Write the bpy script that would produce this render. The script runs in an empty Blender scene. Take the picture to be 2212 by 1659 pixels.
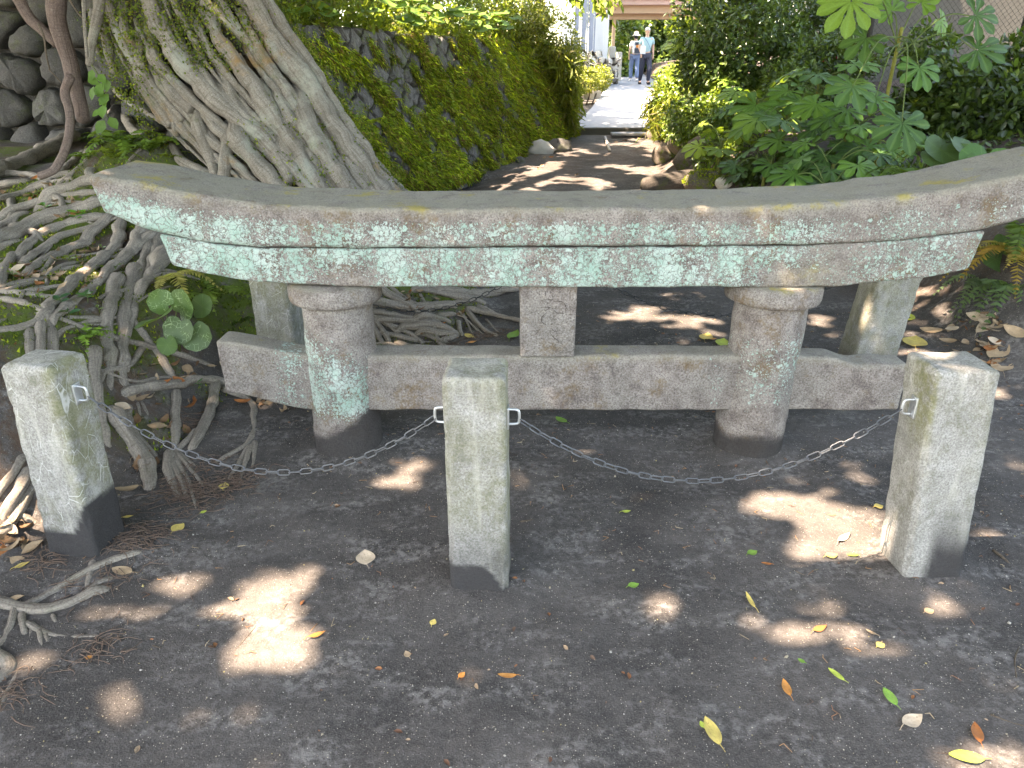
import bpy, math, random
import numpy as np
from mathutils import Vector, Matrix

random.seed(7)
np.random.seed(7)
SC = bpy.context.scene
COL = SC.collection
R = math.radians

# ---------------------------------------------------------------- camera
TH = R(23.9)
FPX = 1534.0
CAMZ = 1.5
cam_d = bpy.data.cameras.new('camera')
cam_d.sensor_width = 36.0
cam_d.lens = FPX / 2212.0 * 36.0
cam_d.clip_start = 0.02
cam_d.clip_end = 600.0
cam = bpy.data.objects.new('camera', cam_d)
cam.location = (0, 0, CAMZ)
cam.rotation_euler = (math.pi / 2 - TH, 0, 0)
COL.objects.link(cam)
SC.camera = cam

# ---------------------------------------------------------------- light
LDIR = Vector((0.50, 0.10, -0.86)).normalized()      # the way sunlight travels
world = bpy.data.worlds.new('World')
SC.world = world
world.use_nodes = True
wn = world.node_tree
for n in list(wn.nodes):
    wn.nodes.remove(n)
w_out = wn.nodes.new('ShaderNodeOutputWorld')
w_bg = wn.nodes.new('ShaderNodeBackground')
w_sky = wn.nodes.new('ShaderNodeTexSky')
w_sky.sky_type = 'NISHITA'
w_sky.sun_disc = False
w_sky.sun_elevation = math.asin(-LDIR.z)
w_sky.sun_rotation = math.atan2(-LDIR.x, -LDIR.y)
w_sky.air_density = 1.0
w_sky.dust_density = 2.0
w_sky.ozone_density = 1.0
w_bg.inputs['Strength'].default_value = 0.15
wn.links.new(w_sky.outputs[0], w_bg.inputs[0])
wn.links.new(w_bg.outputs[0], w_out.inputs[0])

sun_d = bpy.data.lights.new('sun', 'SUN')
sun_d.energy = 4.2
sun_d.angle = R(0.6)
sun_d.color = (1.0, 0.90, 0.87)
sun = bpy.data.objects.new('sun', sun_d)
sun.rotation_euler = LDIR.to_track_quat('-Z', 'Y').to_euler()
sun.location = (-8, -2, 14)
COL.objects.link(sun)

SC.view_settings.view_transform = 'Standard'
SC.view_settings.look = 'None'
SC.view_settings.exposure = 3.52
SC.view_settings.gamma = 1.0
SC.view_settings.use_curve_mapping = False
SC.view_settings.use_white_balance = True            # the camera was balanced for the shade
SC.view_settings.white_balance_temperature = 8700
SC.view_settings.white_balance_tint = 10
SC.render.engine = 'CYCLES'
SC.cycles.use_denoising = True
SC.cycles.denoiser = 'OPENIMAGEDENOISE'
SC.cycles.denoising_input_passes = 'RGB_ALBEDO_NORMAL'
SC.cycles.max_bounces = 7
SC.cycles.diffuse_bounces = 3
SC.cycles.glossy_bounces = 2
SC.cycles.transmission_bounces = 3
SC.cycles.transparent_max_bounces = 4
SC.cycles.sample_clamp_indirect = 6.0
SC.cycles.use_adaptive_sampling = True
SC.cycles.adaptive_threshold = 0.015

# ---------------------------------------------------------------- survey helpers: a sight line through a point of the photo (2212 px wide)
CT, ST = math.cos(TH), math.sin(TH)


def ray(u, v):
    a, b = (u - 1106.0) / FPX, (829.5 - v) / FPX
    return Vector((a, CT + b * ST, -ST + b * CT))


def at_y(u, v, Y):
    d = ray(u, v)
    t = Y / d.y
    return Vector((d.x * t, Y, CAMZ + d.z * t))


def at_z(u, v, z):
    d = ray(u, v)
    t = (z - CAMZ) / d.z
    return Vector((d.x * t, d.y * t, z))


def on_ground(u, v):
    """where the sight line meets the terrain"""
    d = ray(u, v)
    t = np.concatenate([np.arange(0.6, 16, .02), np.arange(16, 60, .1)])
    k = int(np.argmax(CAMZ + d.z * t <= H(d.x * t, d.y * t)))
    return Vector((d.x * t[k], d.y * t[k], CAMZ + d.z * t[k]))


# ---------------------------------------------------------------- numpy noise
def _hash(ix, iy, iz, seed):
    h = (ix.astype(np.int64) * 374761393 + iy.astype(np.int64) * 668265263 + iz.astype(np.int64) * 1274126177 + seed * 974634777) & 0xffffffff
    h = ((h ^ (h >> 13)) * 1274126177) & 0xffffffff
    h = ((h ^ (h >> 16)) * 2246822519) & 0xffffffff
    return ((h ^ (h >> 15)) & 0xffffff) / float(0xffffff)


def vnoise(P, seed=0):
    P = np.asarray(P, float)
    I = np.floor(P).astype(np.int64)
    f = P - I
    f = f * f * (3 - 2 * f)
    out = 0
    for dx in (0, 1):
        wx = f[:, 0] if dx else 1 - f[:, 0]
        for dy in (0, 1):
            wy = f[:, 1] if dy else 1 - f[:, 1]
            for dz in (0, 1):
                wz = f[:, 2] if dz else 1 - f[:, 2]
                out = out + wx * wy * wz * _hash(I[:, 0] + dx, I[:, 1] + dy, I[:, 2] + dz, seed)
    return out * 2 - 1


def fbm(P, octs=3, seed=0):
    P = np.asarray(P, float)
    a, s, t = 1.0, 0.0, 0.0
    for o in range(octs):
        s = s + a * vnoise(P, seed + o * 17)
        t += a
        a *= 0.5
        P = P * 2.03
    return s / t


def sstep(a, b, x):
    t = np.clip((x - a) / (b - a), 0, 1)
    return t * t * (3 - 2 * t)


def P3(x, y, z=0.0):
    x = np.asarray(x, float)
    return np.stack([x, np.asarray(y, float) + 0 * x, 0 * x + z], 1)


# ---------------------------------------------------------------- mesh and object helpers
def mesh(name, V, F, tint=None, vec=None, smooth=True):
    V = np.asarray(V, np.float32).reshape(-1, 3)
    me = bpy.data.meshes.new(name)
    if isinstance(F, np.ndarray):
        groups = [F]
    elif len(F) and isinstance(F[0], np.ndarray) and F[0].ndim == 2:
        groups = [f for f in F if len(f)]
    else:
        me.from_pydata([tuple(v) for v in V.tolist()], [], [tuple(int(i) for i in f) for f in F])
        groups = None
    if groups is not None:
        me.vertices.add(len(V))
        me.vertices.foreach_set('co', V.ravel())
        nl = sum(g.size for g in groups)
        npoly = sum(len(g) for g in groups)
        me.loops.add(nl)
        me.polygons.add(npoly)
        me.loops.foreach_set('vertex_index', np.concatenate([g.ravel() for g in groups]).astype(np.int32))
        starts, o = [], 0
        for g in groups:
            starts.append(o + np.arange(len(g)) * g.shape[1])
            o += g.size
        me.polygons.foreach_set('loop_start', np.concatenate(starts).astype(np.int32))
        me.update(calc_edges=True)
    if smooth:
        me.polygons.foreach_set('use_smooth', np.ones(len(me.polygons), bool))
    if tint is not None:
        t = np.asarray(tint, np.float32)
        if t.shape[1] == 3:
            t = np.concatenate([t, np.ones((len(t), 1), np.float32)], 1)
        a = me.attributes.new('tint', 'FLOAT_COLOR', 'POINT')
        a.data.foreach_set('color', t.ravel())
    if vec is not None:
        a = me.attributes.new('ruv', 'FLOAT_VECTOR', 'POINT')
        a.data.foreach_set('vector', np.asarray(vec, np.float32).ravel())
    return me


def tag(o, label=None, cat=None, group=None, kind=None):
    if label:
        o['label'] = label
    if cat:
        o['category'] = cat
    if group:
        o['group'] = group
    if kind:
        o['kind'] = kind
    return o


def hang(o, parent):
    o.parent = parent
    o.matrix_parent_inverse = Matrix.Translation(-Vector(parent.location)) if parent.rotation_euler.to_matrix() == Matrix.Identity(3) else parent.matrix_basis.inverted()


def obj(name, me, mat=None, parent=None):
    o = bpy.data.objects.new(name, me)
    if mat is not None and not me.materials:
        me.materials.append(mat)
    COL.objects.link(o)
    if parent is not None:
        hang(o, parent)
    return o


def empty(name, loc):
    o = bpy.data.objects.new(name, None)
    o.empty_display_size = 0.1
    o.location = loc
    COL.objects.link(o)
    return o


def local_child(name, me, mat, parent):
    """a part whose mesh is in its parent's own coordinates"""
    o = bpy.data.objects.new(name, me)
    if mat is not None and not me.materials:
        me.materials.append(mat)
    COL.objects.link(o)
    o.parent = parent
    return o


def copy_tree(src, loc=None, rot=None, scale=None):
    c = src.copy()
    COL.objects.link(c)
    for ch in src.children:
        k = ch.copy()
        COL.objects.link(k)
        k.parent = c
        for g in ch.children:
            q = g.copy()
            COL.objects.link(q)
            q.parent = k
    if loc is not None:
        c.location = loc
    if rot is not None:
        c.rotation_euler = rot
    if scale is not None:
        c.scale = (scale,) * 3 if not hasattr(scale, '__len__') else scale
    return c


def rbox(hx, hy, hz, r, res, amp=0.0, freq=8.0, seed=0):
    """a block with rounded, slightly uneven edges, centred on the origin"""
    def line(h):
        n = max(2, int(round(2 * (h - r) / res)))
        mid = np.linspace(-(h - r), h - r, n + 1)
        e = r * np.array([1.0, 0.62, 0.3])
        return np.concatenate([-(h - r) - e, mid, (h - r) + e[::-1]])
    L = [line(hx), line(hy), line(hz)]
    Hh = [hx, hy, hz]
    Vs, Fs, n0 = [], [], 0
    for ax in range(3):
        a, b = (ax + 1) % 3, (ax + 2) % 3
        A, B = np.meshgrid(L[a], L[b], indexing='ij')
        na, nb = A.shape
        idx = np.arange(na * nb).reshape(na, nb)
        q = np.stack([idx[:-1, :-1], idx[1:, :-1], idx[1:, 1:], idx[:-1, 1:]], -1).reshape(-1, 4)
        for s in (-1, 1):
            V = np.zeros((na * nb, 3))
            V[:, a], V[:, b], V[:, ax] = A.ravel(), B.ravel(), s * Hh[ax]
            Vs.append(V)
            Fs.append((q if s > 0 else q[:, ::-1]) + n0)
            n0 += na * nb
    V, F = np.concatenate(Vs), np.concatenate(Fs)
    key = np.round(V * 1e5).astype(np.int64)
    _, first, inv = np.unique(key, axis=0, return_index=True, return_inverse=True)
    V, F = V[first], inv.ravel()[F]
    lim = np.array(Hh) - r
    C = np.clip(V, -lim, lim)
    D = V - C
    n = np.linalg.norm(D, axis=1, keepdims=True)
    N = D / np.maximum(n, 1e-9)
    V = C + N * r
    if amp:
        V = V + N * (amp * fbm(V * freq + seed * 3.1, 3, seed))[:, None]
    return V, F


def catmull(P, n):
    P = np.asarray(P, float)
    if len(P) == 2:
        t = np.linspace(0, 1, n)[:, None]
        return P[0] * (1 - t) + P[1] * t
    Q = np.concatenate([[2 * P[0] - P[1]], P, [2 * P[-1] - P[-2]]])
    seg = len(P) - 1
    out = []
    for s in np.linspace(0, seg - 1e-6, n):
        i = int(s)
        t = s - i
        p0, p1, p2, p3 = Q[i], Q[i + 1], Q[i + 2], Q[i + 3]
        out.append(0.5 * ((2 * p1) + (-p0 + p2) * t + (2 * p0 - 5 * p1 + 4 * p2 - p3) * t * t + (-p0 + 3 * p1 - 3 * p2 + p3) * t ** 3))
    return np.array(out)


def tube(P, rad, sides=8, step=None, lump=0.0, seed=0, cap=True, raw=False, flat=1.0):
    """a tapering tube along points P; rad: one radius or one for each point. Gives V, F, vec (along, round)"""
    P = np.asarray([tuple(p) for p in P], float)
    rad = np.atleast_1d(np.asarray(rad, float))
    if len(rad) == 1:
        rad = np.repeat(rad, len(P))
    ln = np.linalg.norm(np.diff(P, axis=0), axis=1).sum()
    if raw:
        Q, rr = P, rad
    else:
        step = step or max(rad.max() * 0.9, 0.004)
        n = int(min(90, max(4, ln / step)))
        Q = catmull(P, n)
        rr = np.interp(np.linspace(0, 1, n), np.linspace(0, 1, len(P)), rad)
    n = len(Q)
    T = np.gradient(Q, axis=0)
    T /= np.maximum(np.linalg.norm(T, axis=1, keepdims=True), 1e-9)
    up = np.array([0, 0, 1.0]) if abs(T[0][2]) < 0.9 else np.array([0, 1.0, 0])
    N = np.zeros_like(Q)
    v = up - T[0] * up.dot(T[0])
    v /= np.linalg.norm(v)
    for i in range(n):
        v = v - T[i] * v.dot(T[i])
        l = np.linalg.norm(v)
        v = v / l if l > 1e-6 else np.array([1.0, 0, 0])
        N[i] = v
    B = np.cross(T, N)
    a = np.linspace(0, 2 * math.pi, sides, endpoint=False)
    S = np.concatenate([[0], np.cumsum(np.linalg.norm(np.diff(Q, axis=0), axis=1))])
    V = Q[:, None, :] + rr[:, None, None] * (np.cos(a)[None, :, None] * N[:, None, :] * flat + np.sin(a)[None, :, None] * B[:, None, :])
    V = V.reshape(-1, 3)
    if lump:
        c = np.repeat(Q, sides, 0)
        d = V - c
        w = 1 + lump * fbm(V / max(rr.max(), 1e-3) * 0.55 + seed * 1.7, 2, seed)
        V = c + d * w[:, None]
    idx = np.arange(n * sides).reshape(n, sides)
    nx = np.roll(idx, -1, 1)
    F = [np.stack([idx[:-1], nx[:-1], nx[1:], idx[1:]], -1).reshape(-1, 4)]
    vec = np.stack([np.repeat(S, sides), np.tile(a, n) * np.repeat(rr, sides), np.full(n * sides, seed * 0.37)], 1)
    if cap:
        V = np.concatenate([V, [Q[0] - T[0] * rr[0] * 0.6, Q[-1] + T[-1] * rr[-1] * 0.6]])
        k = n * sides
        F.append(np.concatenate([np.stack([nx[0], idx[0], np.full(sides, k)], 1), np.stack([idx[-1], nx[-1], np.full(sides, k + 1)], 1)]))
        vec = np.concatenate([vec, [[0, 0, 0], [S[-1], 0, 0]]])
    return V, F, vec


class Geo:
    """collects pieces into one mesh"""
    def __init__(self):
        self.V, self.F3, self.F4, self.T, self.U, self.n = [], [], [], [], [], 0

    def add(self, V, F, tint=None, vec=None):
        V = np.asarray(V, float)
        fs = F if isinstance(F, list) else [F]
        for f in fs:
            f = np.asarray(f)
            if len(f):
                (self.F3 if f.shape[1] == 3 else self.F4).append(f + self.n)
        self.V.append(V)
        t = np.array([1, 1, 1, 1.0]) if tint is None else np.asarray(tint, float)
        if t.ndim == 1:
            t = np.tile(np.append(t, 1.0)[:4], (len(V), 1))
        elif t.shape[1] == 3:
            t = np.concatenate([t, np.ones((len(t), 1))], 1)
        self.T.append(t)
        self.U.append(vec if vec is not None else np.zeros((len(V), 3)))
        self.n += len(V)

    def mesh(self, name, smooth=True):
        F = []
        if self.F3:
            F.append(np.concatenate(self.F3))
        if self.F4:
            F.append(np.concatenate(self.F4))
        return mesh(name, np.concatenate(self.V), F, np.concatenate(self.T), np.concatenate(self.U), smooth)


def frames(D, N):
    """rotation matrices with y along D and z near N"""
    D = D / np.maximum(np.linalg.norm(D, axis=1, keepdims=True), 1e-9)
    Z = N - D * (N * D).sum(1, keepdims=True)
    Z /= np.maximum(np.linalg.norm(Z, axis=1, keepdims=True), 1e-9)
    X = np.cross(D, Z)
    return np.stack([X, D, Z], -1)


def scatter(geo, TV, TF, pos, Rm, sc, tint):
    """many copies of a small template into one mesh; tint (N,3) or (N,4)"""
    N, k = len(pos), len(TV)
    if N == 0:
        return
    sc = np.asarray(sc, float).reshape(N, -1)
    if sc.shape[1] == 1:
        sc = np.repeat(sc, 3, 1)
    V = np.einsum('nij,nkj->nki', Rm, TV[None] * sc[:, None, :]) + pos[:, None, :]
    off = (np.arange(N) * k)[:, None, None]
    F = (TF[None] + off).reshape(-1, TF.shape[1])
    geo.add(V.reshape(-1, 3), F, np.repeat(tint, k, 0))


def unit(n):
    v = np.random.normal(size=(n, 3))
    return v / np.linalg.norm(v, axis=1, keepdims=True)


LEAF_V = np.array([[0, 0, 0], [0, .33, -.05], [0, .68, -.05], [0, 1, .0], [-.24, .3, .05], [-.21, .65, .05], [.24, .3, .05], [.21, .65, .05]], float)
LEAF_F = np.array([[0, 1, 4], [4, 1, 2], [4, 2, 5], [5, 2, 3], [0, 6, 1], [6, 2, 1], [6, 7, 2], [7, 3, 2]])
DIAM_V = np.array([[0, 0, 0], [.28, .5, .06], [0, 1, 0], [-.28, .5, .06]], float)
DIAM_F = np.array([[0, 1, 2], [0, 2, 3]])
BLADE_V = np.array([[-.5, 0, 0], [.5, 0, 0], [0.1, .55, .12], [0, 1, 0]], float)
BLADE_F = np.array([[0, 1, 2], [0, 2, 3]])
# ================================================================ materials
class NT:
    def __init__(self, name):
        self.m = bpy.data.materials.new(name)
        self.m.use_nodes = True
        self.t = self.m.node_tree
        for n in list(self.t.nodes):
            self.t.nodes.remove(n)
        self.out = self.t.nodes.new('ShaderNodeOutputMaterial')

    def n(self, typ, **kw):
        nd = self.t.nodes.new(typ)
        for k, v in kw.items():
            setattr(nd, k, v)
        return nd

    def link(self, a, b):
        self.t.links.new(a, b)

    def setin(self, sock, v):
        if hasattr(v, 'is_output'):
            self.link(v, sock)
        elif isinstance(v, (tuple, list)) and len(v) == 3 and sock.type == 'RGBA':
            sock.default_value = (*v, 1)
        else:
            sock.default_value = v

    def coord(self, kind='Object'):
        return self.n('ShaderNodeTexCoord').outputs[kind]

    def attr(self, name, out='Color'):
        return self.n('ShaderNodeAttribute', attribute_name=name).outputs[out]

    def map(self, vec, scale=(1, 1, 1), loc=(0, 0, 0)):
        m = self.n('ShaderNodeMapping')
        self.link(vec, m.inputs['Vector'])
        m.inputs['Scale'].default_value = scale
        m.inputs['Location'].default_value = loc
        return m.outputs[0]

    def noise(self, vec, scale, detail=4, rough=0.6, dist=0.0, out='Fac'):
        x = self.n('ShaderNodeTexNoise')
        if vec is not None:
            self.link(vec, x.inputs['Vector'])
        x.inputs['Scale'].default_value = scale
        x.inputs['Detail'].default_value = detail
        x.inputs['Roughness'].default_value = rough
        x.inputs['Distortion'].default_value = dist
        return x.outputs[out]

    def voro(self, vec, scale, feature='F1', out='Distance', rnd=1.0):
        x = self.n('ShaderNodeTexVoronoi', feature=feature)
        if vec is not None:
            self.link(vec, x.inputs['Vector'])
        x.inputs['Scale'].default_value = scale
        x.inputs['Randomness'].default_value = rnd
        return x.outputs[out]

    def ramp(self, fac, stops, interp='LINEAR'):
        r = self.n('ShaderNodeValToRGB')
        r.color_ramp.interpolation = interp
        el = r.color_ramp.elements
        while len(el) < len(stops):
            el.new(0.5)
        for e, (p, c) in zip(el, stops):
            e.position = p
            e.color = (c, c, c, 1) if not hasattr(c, '__len__') else (*c[:3], 1)
        self.setin(r.inputs[0], fac)
        return r.outputs[0]

    def step(self, x, a, b):
        m = self.n('ShaderNodeMapRange')
        m.interpolation_type = 'SMOOTHSTEP'
        self.setin(m.inputs['Value'], x)
        self.setin(m.inputs['From Min'], a)
        self.setin(m.inputs['From Max'], b)
        return m.outputs[0]

    def mth(self, op, a, b=0.0, clamp=False):
        m = self.n('ShaderNodeMath', operation=op)
        m.use_clamp = clamp
        self.setin(m.inputs[0], a)
        self.setin(m.inputs[1], b)
        return m.outputs[0]

    def mix(self, fac, a, b, blend='MIX'):
        m = self.n('ShaderNodeMix', data_type='RGBA', blend_type=blend)
        self.setin(m.inputs['Factor'], fac)
        self.setin(m.inputs['A'] if False else m.inputs[6], a)
        self.setin(m.inputs[7], b)
        return m.outputs[2]

    def sep(self, vec):
        s = self.n('ShaderNodeSeparateXYZ')
        self.link(vec, s.inputs[0])
        return s.outputs

    def rgb(self, col):
        s = self.n('ShaderNodeSeparateColor')
        self.link(col, s.inputs[0])
        return s.outputs

    def bump(self, h, dist=0.01, strength=1.0, normal=None):
        b = self.n('ShaderNodeBump')
        b.inputs['Distance'].default_value = dist
        b.inputs['Strength'].default_value = strength
        self.setin(b.inputs['Height'], h)
        if normal is not None:
            self.link(normal, b.inputs['Normal'])
        return b.outputs[0]

    def bsdf(self, col, rough=0.9, normal=None, spec=0.3, metal=0.0):
        b = self.n('ShaderNodeBsdfPrincipled')
        self.setin(b.inputs['Base Color'], col)
        self.setin(b.inputs['Roughness'], rough)
        b.inputs['Specular IOR Level'].default_value = spec
        b.inputs['Metallic'].default_value = metal
        if normal is not None:
            self.link(normal, b.inputs['Normal'])
        return b.outputs[0]

    def done(self, sh):
        self.link(sh, self.out.inputs['Surface'])
        return self.m


MAT = {}


def leaf_mat(name, rough=0.45, trans=0.35, spec=0.4, veins=False, trails=False, fine=60.0):
    k = NT(name)
    c = k.attr('tint')
    co = k.coord()
    nz = k.noise(co, fine, 3)
    c2 = k.mix(k.ramp(nz, [(0.3, 0.0), (0.75, 0.45)]), c, (0.02, 0.035, 0.008), 'MIX')
    if veins:
        v = k.step(k.attr('tint', 'Alpha'), 0.90, 1.0)
        c2 = k.mix(k.mth('MULTIPLY', v, 0.22), c2, (0.20, 0.32, 0.09))
    if trails:
        d = k.voro(co, 3.2, 'DISTANCE_TO_EDGE')
        ln = k.step(d, 0.035, 0.012)
        big = k.step(k.noise(co, 1.6, 2), 0.45, 0.55)
        c2 = k.mix(k.mth('MULTIPLY', k.mth('MULTIPLY', ln, big), 0.6), c2, (0.36, 0.48, 0.22))
    p = k.n('ShaderNodeBsdfPrincipled')
    k.link(c2, p.inputs['Base Color'])
    p.inputs['Roughness'].default_value = rough
    p.inputs['Specular IOR Level'].default_value = spec
    nb = k.bump(k.noise(co, fine * 1.7, 2), 0.002, 0.5)
    k.link(nb, p.inputs['Normal'])
    tr = k.n('ShaderNodeBsdfTranslucent')
    k.link(k.mix(0.55, c2, (0.30, 0.42, 0.03), 'MIX'), tr.inputs[0])
    mx = k.n('ShaderNodeMixShader')
    mx.inputs[0].default_value = trans
    k.link(p.outputs[0], mx.inputs[1])
    k.link(tr.outputs[0], mx.inputs[2])
    return k.done(mx.outputs[0])


MAT['leaf'] = leaf_mat('leaf_glossy', 0.38, 0.28, 0.5)
MAT['leaf_soft'] = leaf_mat('leaf_soft', 0.6, 0.35, 0.3)
MAT['leaf_big'] = leaf_mat('leaf_palmate', 0.55, 0.25, 0.3, veins=True, fine=25.0)
MAT['leaf_mined'] = leaf_mat('leaf_mined', 0.4, 0.2, 0.45, trails=True, fine=30.0)
MAT['leaf_canopy'] = leaf_mat('leaf_canopy', 0.5, 0.40, 0.3)


def dry_leaf():
    k = NT('leaf_fallen')
    c = k.attr('tint')
    co = k.coord()
    s = k.step(k.noise(co, 190, 3), 0.6, 0.72)
    c = k.mix(k.mth('MULTIPLY', s, 0.6), c, (0.09, 0.05, 0.025))
    c = k.mix(k.ramp(k.noise(co, 40, 2), [(0.35, 0.0), (0.7, 0.35)]), c, (0.2, 0.13, 0.07))
    return k.done(k.bsdf(c, 0.7, k.bump(k.noise(co, 120, 2), 0.003, 0.6), 0.25))


MAT['dry'] = dry_leaf()


def tint_mat(name, rough=0.85, grain=80.0, amt=0.35, spec=0.25, bump=0.004):
    k = NT(name)
    c = k.attr('tint')
    co = k.coord()
    nz = k.noise(co, grain, 4, 0.7)
    c2 = k.mix(k.ramp(nz, [(0.3, 0.0), (0.7, amt)]), c, (0.01, 0.01, 0.008))
    return k.done(k.bsdf(c2, rough, k.bump(nz, bump, 0.8), spec))


MAT['tint'] = tint_mat('painted_grain')
MAT['moss'] = tint_mat('moss', 0.95, 120.0, 0.25, 0.1)
MAT['cloth'] = tint_mat('cloth', 0.9, 60.0, 0.15, 0.1, 0.001)


def soil():
    k = NT('volcanic_soil')
    co = k.coord()
    a = k.rgb(k.attr('tint'))                       # R moss, G litter, B dust
    n1 = k.noise(co, 1.6, 5, 0.62)
    n2 = k.noise(co, 38, 4, 0.7)
    n3 = k.noise(co, 210, 2, 0.7)
    base = k.mix(k.ramp(n1, [(0.36, 0.0), (0.66, 1.0)]), (0.050, 0.045, 0.042), (0.112, 0.099, 0.091))
    dust = k.mth('MULTIPLY', k.step(k.noise(k.map(co, (1, 2.2, 1)), 3.1, 6, 0.7), 0.46, 0.64), k.step(n2, 0.40, 0.64))
    base = k.mix(k.mth('MULTIPLY', dust, 0.8), base, (0.205, 0.188, 0.176))
    base = k.mix(k.ramp(n2, [(0.33, 0.40), (0.58, 0.0)]), base, (0.024, 0.022, 0.021))
    base = k.mix(k.ramp(n3, [(0.5, 0.0), (0.72, 0.6)]), base, (0.15, 0.14, 0.13))
    # loose pale grains
    vd = k.voro(co, 170, 'F1', 'Distance')
    vc = k.rgb(k.voro(co, 170, 'F1', 'Color'))
    g = k.mth('MULTIPLY', k.step(vd, 0.30, 0.16), k.step(vc[0], 0.86, 0.90))
    gc = k.mix(vc[1], (0.30, 0.26, 0.20), (0.48, 0.44, 0.36))
    base = k.mix(g, base, gc)
    vd2 = k.voro(co, 75, 'F1', 'Distance')
    vc2 = k.rgb(k.voro(co, 75, 'F1', 'Color'))
    g2 = k.mth('MULTIPLY', k.step(vd2, 0.17, 0.10), k.step(vc2[0], 0.93, 0.95))
    base = k.mix(g2, base, k.mix(vc2[1], (0.36, 0.30, 0.18), (0.5, 0.46, 0.4)))
    lit = k.mth('MULTIPLY', a[1], k.step(k.noise(co, 26, 4, 0.7), 0.35, 0.6))
    base = k.mix(lit, base, k.mix(n3, (0.035, 0.022, 0.016), (0.14, 0.085, 0.055)))
    mo = k.mth('MULTIPLY', a[0], k.step(k.noise(co, 17, 4, 0.7), 0.30, 0.55), True)
    base = k.mix(mo, base, k.mix(n3, (0.030, 0.050, 0.010), (0.11, 0.15, 0.02)))
    base = k.mix(a[2], base, k.mix(n2, (0.20, 0.19, 0.18), (0.34, 0.32, 0.30)))
    h = k.mth('ADD', k.mth('MULTIPLY', n2, 0.6), k.mth('ADD', k.mth('MULTIPLY', n3, 0.35), k.mth('MULTIPLY', g, 0.35)))
    return k.done(k.bsdf(base, 0.95, k.bump(h, 0.012, 0.75), 0.15))


MAT['soil'] = soil()


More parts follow.
